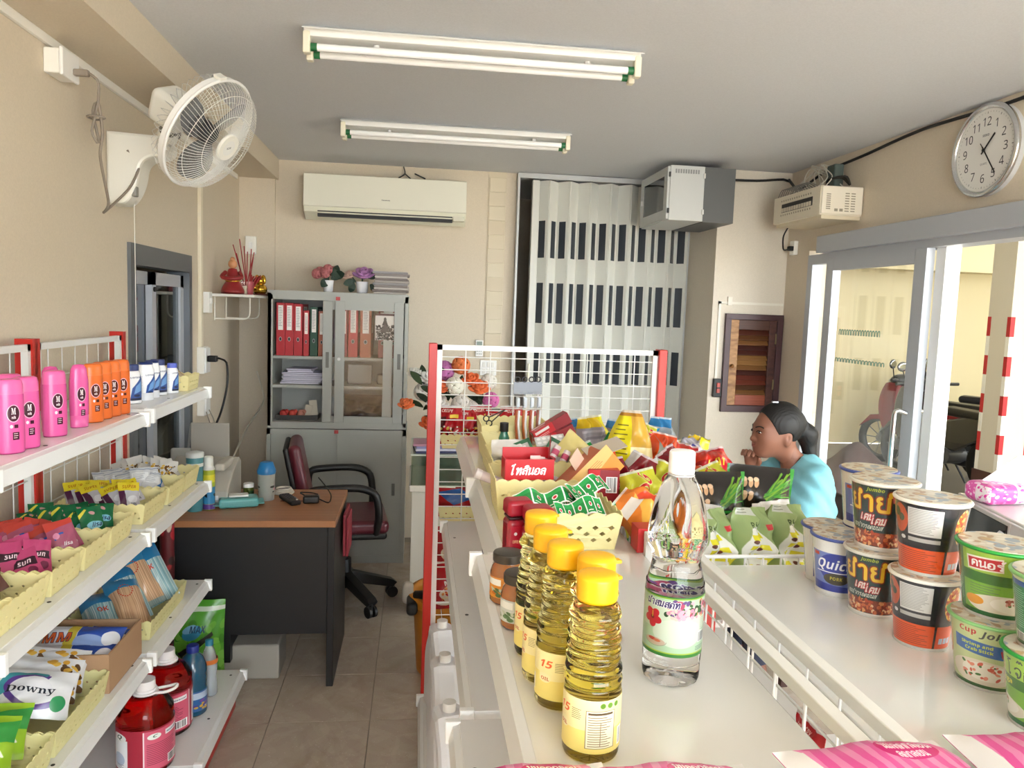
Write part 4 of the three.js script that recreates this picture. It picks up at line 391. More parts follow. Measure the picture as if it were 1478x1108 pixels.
// ---------- red framed wire mesh panel at the gondola end ----------
const wireGrid = (x0, x1, y0, y1, sx, sy, r = 0.0019) => { const out = []; for (let y = y0 + sy; y < y1 - 0.01; y += sy) out.push(rod([x0, y, 0], [x1, y, 0], r, 5)); for (let x = x0 + sx; x < x1 - 0.01; x += sx) out.push(rod([x, y0, 0], [x, y1, 0], r, 5)); return J(out); };
const mWire = M(0xe9e9e6, 0.35), mYel = M(0xeadfa2, 0.5), mYel2 = M(0xddd79c, 0.5);
const endPanel = thing('mesh_end_panel', 'freestanding white wire mesh panel between two tall red posts', 'mesh panel', [0, 0, -2.97]);
{
  const p = endPanel, x0 = 0.062, x1 = 0.968;
  for (const x of [x0, x1]) { const q = P(p, 'post', bb(x - 0.016, x + 0.016, 0.03, 1.545, -0.03, 0.03, 0.003), mRed, 'red steel post'); P(q, 'foot', cy(0.014, 0.016, 0.03, x, 0.015, 0, 14), mBlack); }
  P(p, 'frame', J(bb(x0 + 0.016, x0 + 0.036, 0.16, 1.54, -0.01, 0.01), bb(x1 - 0.036, x1 - 0.016, 0.16, 1.54, -0.01, 0.01), bb(x0 + 0.016, x1 - 0.016, 1.52, 1.54, -0.01, 0.01), bb(x0 + 0.016, x1 - 0.016, 0.16, 0.18, -0.01, 0.01)), mWire); P(p, 'wire_grid', wireGrid(x0 + 0.03, x1 - 0.03, 0.17, 1.53, 0.096, 0.049, 0.0022), mWire);
}
// baskets and packets hung on the far side of the mesh
const snackRed = canvas(128, 192, (x) => { R(x, '#b3141f', 0, 0, 128, 192); seedState = 81; R(x, '#e8c63a', 70, 40, 40, 16); T(x, 'CRISPY', 50, 24, 18, '#f0d8d0'); poly(x, '#5a0f18', [[0, 60], [50, 50], [40, 120], [0, 130]]); specks(x, ['#5c1016', '#d8b24a', '#e6e0d4', '#7a2a1a'], 10, 95, 108, 70, 60, 3, 9); R(x, '#d9d9d9', 0, 0, 128, 8); });
const bagA = bagGeo(0.11, 0.15, 0.045, 31, { gather: 0.3, wrinkle: 0.25 }), bagB = bagGeo(0.12, 0.165, 0.055, 32, { gather: 0.3, wrinkle: 0.25 });
solo('hanging_basket', 'pale yellow basket hung behind the mesh below red snack packets', 'basket', basketGeo(0.4, 0.06, 0.13), mYel, [0.31, 1.125, -3.09]);
for (let k = 0; k < 6; k++) solo('snack_packet', 'red snack packet in the hung basket behind the mesh', 'snack', k % 2 ? bagA : bagB, M(0xffffff, 0.25, { map: snackRed }), [0.14 + k * 0.062, 1.128, -3.07 - (k % 3) * 0.018], (k * 37 % 5 - 2) * 0.12, 'red snack packets behind the mesh');
solo('hanging_basket', 'lower pale yellow basket hung behind the mesh with red and blue packs', 'basket', basketGeo(0.4, 0.07, 0.13), mYel, [0.31, 0.825, -3.09]);
const packBlue = canvas(128, 128, (x) => { R(x, '#b01d26', 0, 0, 128, 128); poly(x, '#2d5fa8', [[0, 20], [80, 0], [128, 40], [60, 70]]); T(x, 'COOKIE', 64, 90, 24, '#fff'); });
for (let k = 0; k < 4; k++) solo('biscuit_packet', 'red and blue biscuit packet in the lower hung basket', 'biscuits', bagGeo(0.16, 0.12, 0.04, 40 + k), M(0xffffff, 0.25, { map: packBlue }), [0.17 + k * 0.08, 0.832, -3.08 - (k % 2) * 0.02], (k - 1) * 0.15, 'biscuit packets behind the mesh');
solo('wire_basket', 'white wire tray behind the mesh holding big red noodle bags', 'basket', J(rod([0.08, 0.5, -3.01], [0.5, 0.5, -3.01], 0.003), rod([0.08, 0.5, -3.2], [0.5, 0.5, -3.2], 0.003), rod([0.08, 0.42, -3.2], [0.5, 0.42, -3.2], 0.003), [...Array(12).keys()].map((k) => [rod([0.09 + k * 0.036, 0.42, -3.0], [0.09 + k * 0.036, 0.42, -3.2], 0.002, 4), rod([0.09 + k * 0.036, 0.42, -3.2], [0.09 + k * 0.036, 0.5, -3.2], 0.002, 4)])), mWire);
const noodleBag = canvas(192, 192, (x) => { R(x, '#b5242a', 0, 0, 192, 192); E(x, '#e9d7c2', 96, 110, 70, 40); seedState = 83; specks(x, ['#d98a3a', '#f2e2b0', '#b5242a'], 40, 80, 110, 60, 60, 3, 9); poly(x, '#1f4f9c', [[50, 40], [120, 20], [140, 60], [70, 80]]); T(x, 'MAMA', 96, 52, 34, '#fff', { rot: -0.2 }); R(x, '#eadfd0', 0, 150, 192, 12); });
[['big red instant noodle bag in the upper place of the wire tray', 0.62], ['big red instant noodle bag lying in the wire tray', 0.44]].forEach(([l, y], k) => { for (let j = 0; j < 2; j++) solo('noodle_bag', l, 'noodles', bagGeo(0.2, 0.18, 0.1, 50 + j + k * 2), M(0xffffff, 0.25, { map: noodleBag }), [0.18 + j * 0.21, y - 0.01, -3.1 - 0.02 * k], 0.1 - 0.3 * j, k ? 'noodle bags low in the tray' : 'noodle bags high in the tray'); });
{ const b = thing('orange_bucket', 'orange plastic bucket with black handle grip behind the red post', 'bucket', [0.22, 0, -3.46]); P(b, 'tub', lathe([[0, 0], [0.17, 0], [0.19, 0.02], [0.21, 0.34], [0.235, 0.345], [0.235, 0.38], [0.215, 0.385], [0.2, 0.36], [0.18, 0.03], [0, 0.03]], 36), M(0xc07a1e, 0.45)); P(b, 'grip', J(bx(0.05, 0.06, 0.16, -0.215, 0.35, 0.08, 0.02), tube([[0.0, 0.4, 0.2], [-0.1, 0.42, 0.16], [-0.2, 0.39, 0.08]], 0.02, 16, 8)), mBlack); P(b, 'towel', bx(0.05, 0.1, 0.05, -0.235, 0.38, 0.02, 0.02), M(0xb8b4ac, 0.8)); }
// ---------- left gondola ----------
const uprightGeo = (() => { const f = shp([[-0.025, 0.02], [0.025, 0.02], [0.025, 1.545], [-0.025, 1.545]]); for (let y = 0.08; y < 1.5; y += 0.05) f.holes.push(new THREE.Path([[-0.006, y], [0.006, y], [0.006, y + 0.025], [-0.006, y + 0.025]].map(([u, v]) => new THREE.Vector2(u, v)))); return J(ext(f, 0.002).translate(0, 0, 0.014), ext(f, 0.002).translate(0, 0, -0.016), bb(-0.025, -0.023, 0.02, 1.545, -0.014, 0.014), bb(0.023, 0.025, 0.02, 1.545, -0.014, 0.014), bb(-0.023, 0.023, 1.543, 1.545, -0.014, 0.014)); })();
const mShelf = M(0xe6e6e4, 0.22), mRail = M(0xe2e4e4, 0.3), mCapW = M(0xf6f8f8, 0.4);
// a pressed shelf of length l along z: deck, turned-down front with price channel, hook-on brackets; x grows toward the aisle
function shelfParts(parent, x0, x1, y, z0, z1, o = {}) {
  const s = P(parent, 'shelf', J(bb(x0, x1, y - 0.022, y, z0, z1, 0.002)), mShelf), dir = o.dir ?? 1, xe = dir > 0 ? x1 : x0;
  P(s, 'price_channel', side(flat(ext(shp([[0, -0.026], [0.008, -0.01], [0.018, -0.038], [0.02, -0.036], [0.012, -0.006], [0, -0.002]]), z1 - z0, 0)), dir).translate(xe, y, z0), mRail);
  for (const z of [z0 - 0.002, z1 - 0.014]) P(s, 'end_cap', bb(Math.min(xe - dir * 0.004, xe + dir * 0.026), Math.max(xe - dir * 0.004, xe + dir * 0.026), y - 0.043, y + 0.003, z, z + 0.016, 0.002), mCapW, 'white plastic end cap');
  for (const z of [z0 + 0.01, z1 - 0.012]) P(s, 'bracket', side(ext(shp([[0, -0.022], [0, -0.075], [Math.abs(x1 - x0) * 0.9, -0.022]]), 0.002), dir).translate(dir > 0 ? x0 : x1, y, z), mShelf);
  if (o.holes) P(s, 'bolt_hole', J(o.holes.map(([x, z]) => cy(0.005, 0.005, 0.0012, x, y + 0.0002, z, 10))), mBlack);
  return s;
}
function bayLeft(z0, z1, label, top) {
  const g = thing('shelf_gondola', label, 'shelving', [0, 0, 0]);
  for (const z of [z0, z1]) { const u = P(g, 'upright', uprightGeo, mRed, 'red slotted steel upright'); u.position.set(-1.16, 0, z); }
  P(g, 'mesh_frame', J(bb(-1.16, -1.14, 1.51, 1.53, z0 + 0.016, z1 - 0.016), bb(-1.16, -1.14, 0.12, 1.53, z0 + 0.016, z0 + 0.034), bb(-1.16, -1.14, 0.12, 1.53, z1 - 0.034, z1 - 0.016)), mWire);
  const grid = wireGrid(0, z1 - z0 - 0.04, 0.12, 1.52, 0.096, 0.1, 0.002); P(g, 'wire_grid', grid.rotateY(-PI / 2).translate(-1.15, 0, z0 + 0.02), mWire);
  for (const [y, x1] of [[top, -0.83], [0.955, -0.83], [0.548, -0.83]]) shelfParts(g, -1.135, x1, y, z0 + 0.01, z1 - 0.01, { holes: [[x1 - 0.02, z0 + 0.06], [x1 - 0.02, z1 - 0.3]] });
  shelfParts(g, -1.135, -0.69, 0.165, z0 + 0.01, z1 - 0.01, { holes: [[-0.72, z0 + 0.06], [-0.72, z1 - 0.3]] });
  P(g, 'kick_plate', bb(-1.13, -0.71, 0.01, 0.12, z0 + 0.02, z1 - 0.02), mRed, 'red base plate under the lowest shelf');
  return g;
}
bayLeft(-2.46, -1.58, 'white shelving bay with red uprights carrying pink shampoo', 1.33); bayLeft(-3.17, -2.475, 'white shelving bay with red uprights carrying white lotion bottles', 1.335);
// shampoo bottles: flattened oval section
function ovalBottle(pts, sx, n = 26) { const g = lathe(pts, n), u = g.attributes.uv, p = g.attributes.position; for (let i = 0; i < p.count; i++) u.setY(i, p.getY(i) / 0.165); return g.scale(sx, 1, 1); }
const sham = (bg, dark) => canvas(512, 256, (x) => { R(x, bg, 0, 0, 512, 256); for (const c of [128, 384]) { E(x, '#f0b8d0', c, 118, 40, 30); E(x, dark, c, 118, 36, 27); T(x, 'M', c, 110, 30, '#f4e8ee', { font: 'serif' }); T(x, 'milk', c, 132, 12, '#f4e8ee'); E(x, '#f5d8e2', c - 14, 162, 9, 6); R(x, dark, c + 2, 156, 24, 12); R(x, dark, c - 8, 182, 40, 26); lines(x, '#f0d0dc', c - 2, 186, 28, 3, 7, 2); } });
const shamPink = sham('#d9579a', '#3c1128'), shamOrange = sham('#dd6a2a', '#4c1a12'); shamPink.offset.x = shamOrange.offset.x = 0.25;
function shampoo(kind) {
  const inv = kind === 'tube', col = kind === 'orange' ? 0xe2702c : 0xe0609f;
  return { body: inv ? ovalBottle([[0.0235, 0.032], [0.0245, 0.05], [0.0245, 0.12], [0.02, 0.155], [0.014, 0.166], [0, 0.168]], 1) : ovalBottle([[0, 0], [0.026, 0], [0.028, 0.004], [0.0285, 0.06], [0.0275, 0.128], [0.027, 0.13]], 1), cap: inv ? ovalBottle([[0, 0], [0.022, 0], [0.023, 0.003], [0.024, 0.032], [0, 0.032]], 1) : ovalBottle([[0.0272, 0.13], [0.0268, 0.15], [0.024, 0.16], [0.018, 0.163], [0, 0.163]], 1), col };
}
{
  const list = [['pink', -0.878, -1.785, 'pink shampoo bottle at the near end of its row'], ['pink', -0.875, -1.848, 'second pink shampoo bottle, standing close to the end one'], ['pink', -0.935, -1.9, 'pink shampoo bottle set back behind the end pair'], ['pink', -0.885, -2.01, 'pink shampoo bottle in front of the upside down tubes'], ['tube', -0.92, -2.07, 'pink upside down conditioner tube half hidden by a bottle'], ['tube', -0.888, -2.155, 'pink upside down conditioner tube beside the orange bottles'], ['orange', -0.889, -2.245, 'orange shampoo bottle next to the pink tube'], ['orange', -0.889, -2.308, 'second orange shampoo bottle from the pink tube'], ['orange', -0.885, -2.364, 'third orange shampoo bottle from the pink tube'], ['orange', -0.878, -2.416, 'orange shampoo bottle next to the red upright']];
  const made = {};
  for (const [kind, x, z, label] of list) { if (made[kind]) { copy(made[kind], [x, 1.3305, z], 0.85, label, 'shampoo bottles on the top shelf'); continue; } const g = shampoo(kind), t = thing('shampoo_bottle', label, 'shampoo', [x, 1.3305, z], 0.85, 'shampoo bottles on the top shelf'); P(t, 'body', g.body.scale(1, 1, 0.62), M(0xffffff, 0.25, { map: kind === 'orange' ? shamOrange : shamPink })); P(t, 'cap', g.cap.scale(1, 1, 0.62), M(g.col, 0.3)); made[kind] = t; }
  const lt = canvas(256, 384, (x) => { R(x, '#eceef2', 0, 0, 256, 384); for (const c of [64, 192]) { R(x, '#eceef2', c - 64, 128, 128, 256); poly(x, '#2b4f96', [[c + 44, 190], [c + 44, 360], [c - 16, 360], [c - 6, 280]]); poly(x, '#6f9fd8', [[c + 40, 230], [c + 36, 300], [c, 320], [c + 8, 270]]); E(x, '#14244a', c + 14, 330, 14, 8); R(x, '#1a2440', c - 12, 346, 56, 16); T(x, 'LOTION', c + 14, 210, 15, '#22325e'); lines(x, '#8a93b0', c - 50, 220, 26, 12, 10, 2); } });
  lt.offset.x = 0.25;
  const lb = (label, x, z, inv) => { const t = thing('lotion_bottle', label, 'lotion', [x, 1.3355, z], 0.75, 'white lotion bottles on the top shelf'); t.scale.setScalar(1.15); P(t, 'body', (inv ? ovalBottle([[0.021, 0.022], [0.026, 0.05], [0.026, 0.06], [0.024, 0.09], [0.02, 0.1], [0.02, 0.105]], 1) : ovalBottle([[0, 0], [0.027, 0], [0.029, 0.003], [0.029, 0.07], [0.024, 0.088], [0.018, 0.094]], 1)).scale(1, 1, 0.7), M(0xffffff, 0.3, { map: lt })); P(t, 'cap', (inv ? ovalBottle([[0.022, 0], [0.022, 0.022], [0, 0.022]], 1) : ovalBottle([[0.022, 0.093], [0.022, 0.108], [0.019, 0.111], [0, 0.111]], 1)).scale(1, 1, 0.7), M(inv ? 0xdfe3ea : 0x27376f, 0.35)); if (inv) P(t, 'top', ovalBottle([[0.02, 0.104], [0.02, 0.112], [0, 0.113]], 1).scale(1, 1, 0.7), M(0x27376f, 0.35)); return t; };
  lb('white lotion bottle with navy cap next to the red upright', -0.92, -2.62); lb('white lotion tube with blue swirl, second in the row', -0.905, -2.715, true); lb('white lotion tube with blue swirl, third in the row', -0.91, -2.79, true); lb('white lotion bottle with navy cap, fourth in the row', -0.915, -2.865); const last = lb('slim white lotion bottle with bright blue cap beside the basket', -0.885, -2.93); last.children[1].material = M(0x4f62c8, 0.35); last.scale.set(0.8, 1, 0.8);
  solo('plastic_basket', 'small yellow basket of brown packets on the top shelf', 'basket', basketGeo(0.16, 0.06, 0.13, 0.006), mYel, [-0.93, 1.336, -3.06]); const bt = canvas(64, 64, (x) => { R(x, '#b9a384', 0, 0, 64, 64); R(x, '#d8cbb4', 0, 20, 64, 20); });
  for (let k = 0; k < 5; k++) solo('brown_packet', 'brown paper packet lying in the small top shelf basket', 'packet', bagGeo(0.075, 0.09, 0.025, 60 + k).rotateX(-1.2), M(0xffffff, 0.6, { map: bt }), [-0.99 + k * 0.03, 1.375 + (k % 2) * 0.012, -3.02 - (k % 2) * 0.015], k * 0.3, 'brown packets in the small basket');
}
// second shelf: baskets of sachets
const sachetTex = {
  green: canvas(128, 160, (x) => { R(x, '#12653c', 0, 0, 128, 160); poly(x, '#d9d34a', [[0, 40], [40, 10], [50, 16], [0, 64]]); E(x, '#7fc4d8', 74, 108, 44, 22); T(x, 'lisa', 84, 106, 34, '#13204a', { italic: true }); E(x, '#c79a9a', 70, 40, 16, 10, 0.5); }),
  purple: canvas(128, 160, (x) => { R(x, '#a8546e', 0, 0, 128, 160); poly(x, '#c2453a', [[0, 0], [128, 0], [128, 26], [0, 46]]); x.strokeStyle = '#2a55a8'; x.lineWidth = 9; x.beginPath(); x.arc(70, 110, 40, 3.4, 4.9); x.stroke(); T(x, 'lisa', 84, 128, 26, '#ece6ea', { italic: true }); E(x, '#d88aa8', 40, 80, 16); }),
  yellow: canvas(128, 160, (x) => { R(x, '#b9b6bc', 0, 0, 128, 160); R(x, '#d8c42a', 0, 0, 128, 56); T(x, 'SUPER', 64, 30, 28, '#a86a1a', { italic: true }); poly(x, '#4a1f3f', [[0, 56], [34, 56], [54, 160], [14, 160]]); E(x, '#d8d6da', 84, 110, 30, 22); T(x, 'LOL', 92, 138, 20, '#33303a'); }),
  white: canvas(128, 160, (x) => { R(x, '#d5d7da', 0, 0, 128, 160); R(x, '#eef0f2', 10, 40, 108, 60); R(x, '#9aa2b4', 0, 10, 128, 8); poly(x, '#3f78b8', [[60, 160], [128, 90], [128, 120], [90, 160]]); lines(x, '#8a90a0', 20, 50, 80, 5, 9); }),
  floral: canvas(128, 160, (x) => { R(x, '#dcd9d4', 0, 0, 128, 160); seedState = 91; specks(x, ['#c99a2e', '#6b4a20', '#e0b850'], 10, 60, 100, 90, 22, 6, 14); T(x, 'Downy', 70, 90, 22, '#2c2c34', { rot: -0.9 }); }),
  pink: canvas(128, 160, (x) => { R(x, '#c24a78', 0, 0, 128, 160); R(x, '#3a1f2c', 10, 60, 108, 40); T(x, 'sun', 64, 78, 36, '#f2d8e2', { italic: true }); E(x, '#7a2a4c', 90, 130, 20); }),
  brown: canvas(128, 160, (x) => { R(x, '#5a2f26', 0, 0, 128, 160); R(x, '#8a5a3a', 0, 30, 128, 40); T(x, 'COFFEE', 64, 52, 24, '#e8d8b8'); }),
};
const sg = [0, 1, 2, 3].map((k) => bagGeo(0.068, 0.086, 0.014, 100 + k, { nx: 6, ny: 8, wrinkle: 0.3 }));
function sachetBasket(z, w, kinds, label, packLabel, n, seed, lean) {
  solo('plastic_basket', label, 'basket', basketGeo(0.25, 0.07, w), mYel, [-0.985, 0.956, z]);
  seedState = seed; const group = label.replace(/^yellow scalloped basket of /, '').replace(/ (at|by) the .*/, '');
  for (let r = 0; r < 2; r++) for (let k = 0; k < n; k++) { const o = solo('sachet', packLabel, 'sachet', sg[(k + r) % 4], M(0xffffff, 0.22, { map: sachetTex[kinds[(k + r) % kinds.length]] }), [-1.085 + k * (0.19 / n), 0.982 + rr(0, 0.014), z - w * 0.16 + r * w * 0.28], 0, group); o.rotation.set(-0.85 + rr(-0.25, 0.25), 0.45 + rr(-0.35, 0.35), 0.45 + rr(-0.25, 0.25)); }
}
sachetBasket(-3.055, 0.16, ['floral'], 'yellow scalloped basket of flowery sachets at the shelf end', 'white sachet with yellow flowers in the end basket', 5, 201);
sachetBasket(-2.865, 0.17, ['white'], 'yellow scalloped basket of silver and white sachets', 'silver and white sachet with a blue corner', 5, 202);
sachetBasket(-2.635, 0.2, ['yellow'], 'yellow scalloped basket of yellow topped sachets by the red upright', 'silver sachet with yellow top and purple stripe', 6, 203);
sachetBasket(-2.345, 0.15, ['green'], 'yellow scalloped basket of dark green sachets', 'dark green glossy sachet in its basket', 7, 204);
sachetBasket(-2.165, 0.14, ['purple'], 'yellow scalloped basket of red and mauve sachets', 'mauve and red sachet with blue swoosh', 6, 205);
sachetBasket(-1.985, 0.15, ['pink'], 'yellow scalloped basket of pink sachets with a dark band', 'pink sachet with dark band and white script', 5, 206);
sachetBasket(-1.8, 0.15, ['brown'], 'yellow scalloped basket of brown coffee sachets', 'brown coffee sachet low in its basket', 4, 207);
solo('plastic_basket', 'empty yellow scalloped basket at the near end of the shelf', 'basket', basketGeo(0.25, 0.07, 0.12), mYel, [-0.985, 0.956, -1.655]);
// third shelf: stick bundles, carton of blue packs, softener packs
{
  solo('plastic_basket', 'pale yellow basket holding bundles of wooden sticks', 'basket', basketGeo(0.25, 0.07, 0.37), mYel2, [-0.985, 0.549, -2.77]);
  const st = canvas(128, 256, (x) => { seedState = 95; R(x, '#cfa985', 0, 0, 128, 256); for (let i = 0; i < 60; i++) R(x, ['#bd9472', '#dcbc9a', '#a98263'][i % 3], rnd() * 128, 0, 1.5, 256); R(x, '#2f86b8', 0, 0, 128, 70); x.strokeStyle = '#c2402c'; x.lineWidth = 5; x.setLineDash([5, 4]); x.beginPath(); x.arc(64, 84, 26, 0, 7); x.stroke(); x.setLineDash([]); R(x, 'rgba(90,150,170,.55)', 0, 236, 128, 20); });
  const st2 = canvas(128, 256, (x) => { seedState = 96; R(x, '#8fb4bc', 0, 0, 128, 256); for (let i = 0; i < 40; i++) R(x, ['#6f9aa6', '#c9d8d8'][i % 2], rnd() * 128, 0, 2, 256); R(x, '#2877aa', 0, 0, 128, 80); T(x, 'OK', 64, 110, 30, '#c2402c'); });
  const bg = bagGeo(0.11, 0.23, 0.09, 120, { crimp: 0.05, wrinkle: 0.05, pinch: 0.3 }), pl = [['bundle of wooden sticks in blue topped bag, upright at the shelf end', -0.96, 0.63, -2.86, 0.1, -0.55, st], ['bundle of wooden sticks leaning on the upright one', -0.95, 0.6, -2.7, 0.3, -0.95, st], ['bag of teal straws wedged behind the stick bundles', -0.98, 0.61, -2.78, 0.2, -0.75, st2], ['bag of teal straws at the front of the stick basket', -1.01, 0.585, -2.63, 0.3, -1.1, st2], ['bag of straws standing beside the upright stick bundle', -0.93, 0.63, -2.92, 0.2, -0.45, st2]];
  for (const [l, x, y, z, ry, rx, t] of pl) { const o = solo('stick_bundle', l, 'stick bundle', bg, M(0xffffff, 0.2, { map: t }), [x + 0.04, y - 0.05, z + 0.07], 0, 'stick bundles in the third shelf basket'); o.rotation.set(rx, ry, 0.55); }
  const ct = thing('carton_tray', 'open brown cardboard tray of blue packs on the third shelf', 'carton', [-0.985, 0.549, -2.355]); const mk = M(0xb08d6c, 0.85); P(ct, 'base', bx(0.27, 0.004, 0.26, 0, 0.002, 0), mk); for (const [w, d, x, z] of [[0.27, 0.005, 0, 0.128], [0.27, 0.005, 0, -0.128], [0.005, 0.26, 0.133, 0], [0.005, 0.26, -0.133, 0]]) P(ct, 'wall', bx(w, 0.115, d, x, 0.058, z), mk);
  const bl = canvas(256, 128, (x) => { R(x, '#2d4fa8', 0, 0, 256, 128); R(x, '#c9cdd6', 0, 0, 120, 128); E(x, '#8fa8d8', 160, 80, 60, 30); poly(x, '#c8b840', [[90, 0], [120, 0], [112, 128], [80, 128]]); T(x, 'MM', 56, 60, 54, '#c8572a', { stroke: '#2a2a4a' }); E(x, '#e8eaf0', 226, 60, 28, 34); });
  for (let k = 0; k < 4; k++) { const o = solo('napkin_pack', ['blue and silver pack lying deepest in the carton', 'blue and silver pack second from the back of the carton', 'blue and silver pack lying on top in the carton', 'blue and silver pack against the near carton wall'][k], 'pack', bagGeo(0.24, 0.1, 0.05, 130 + k, { crimp: 0.05, wrinkle: 0.1 }), M(0xffffff, 0.25, { map: bl }), [-0.985, 0.58 + (k === 2 ? 0.03 : 0), -2.44 + k * 0.055], 0.05, 'blue packs in the carton'); o.rotation.x = -0.9; }
  solo('plastic_basket', 'pale yellow basket of fabric softener packs', 'basket', basketGeo(0.25, 0.075, 0.3), mYel2, [-0.985, 0.549, -2.06]);
  const dw = (a, b) => canvas(256, 192, (x) => { R(x, '#dfe1e4', 0, 0, 256, 192); seedState = 97; if (a === 'gold') specks(x, ['#c9962e', '#e2b64e', '#5a3c1e', '#d8a23a'], 150, 20, 100, 160, 34, 8, 20); else { x.strokeStyle = '#5a3f8a'; x.lineWidth = 18; x.beginPath(); x.ellipse(140, 96, 90, 60, 0.2, 0, 5); x.stroke(); x.strokeStyle = '#3f8f9a'; x.beginPath(); x.ellipse(130, 92, 96, 66, 0.2, 2.5, 5); x.stroke(); E(x, '#2f8f5a', 220, 140, 22, 30, 0.5); } E(x, '#d9dadf', 128, 92, 66, 44); T(x, 'Downy', 128, 94, 44, '#1f2430', { font: 'serif' }); });
  const dg = dw('gold'), dv = dw('violet'), dgeo = bagGeo(0.2, 0.13, 0.05, 140, { crimp: 0.06 });
  for (const [l, z, y, t, x] of [['white softener pack with gold flowers against the basket back', -2.13, 0.61, dg, -0.99], ['white softener pack with gold flowers in the middle of the basket', -2.06, 0.615, dg, -0.98], ['white softener pack with violet and teal swirl', -1.97, 0.62, dv, -0.96], ['white softener pack leaning at the wall end of the basket', -2.1, 0.63, dg, -1.06]]) { const o = solo('softener_pack', l, 'softener', dgeo, M(0xffffff, 0.25, { map: t }), [x, y, z], 0.15, 'softener packs'); o.rotation.set(-1.0, 0.35, 0.1); }
  const gp = canvas(128, 128, (x) => { R(x, '#8fb52a', 0, 0, 128, 128); poly(x, '#e4d24a', [[0, 80], [60, 60], [40, 128], [0, 128]]); poly(x, '#2f8a3a', [[60, 30], [128, 10], [128, 60], [70, 70]]); E(x, '#d88a9a', 30, 30, 26, 14); T(x, 'assa', 84, 98, 30, '#f0f4e0', { rot: -0.5 }); });
  solo('plastic_basket', 'pale yellow basket with a green pack at the near end', 'basket', basketGeo(0.25, 0.075, 0.2), mYel2, [-0.985, 0.549, -1.78]); for (let k = 0; k < 2; k++) { const o = solo('tea_pack', ['bright green and yellow pack leaning in the near basket', 'bright green and yellow pack behind the leaning one'][k], 'pack', bagGeo(0.17, 0.13, 0.05, 150 + k), M(0xffffff, 0.25, { map: gp }), [-0.98, 0.6, -1.76 - k * 0.06], 0, 'green packs'); o.rotation.set(-0.8, 0.4, 0.1); }
}
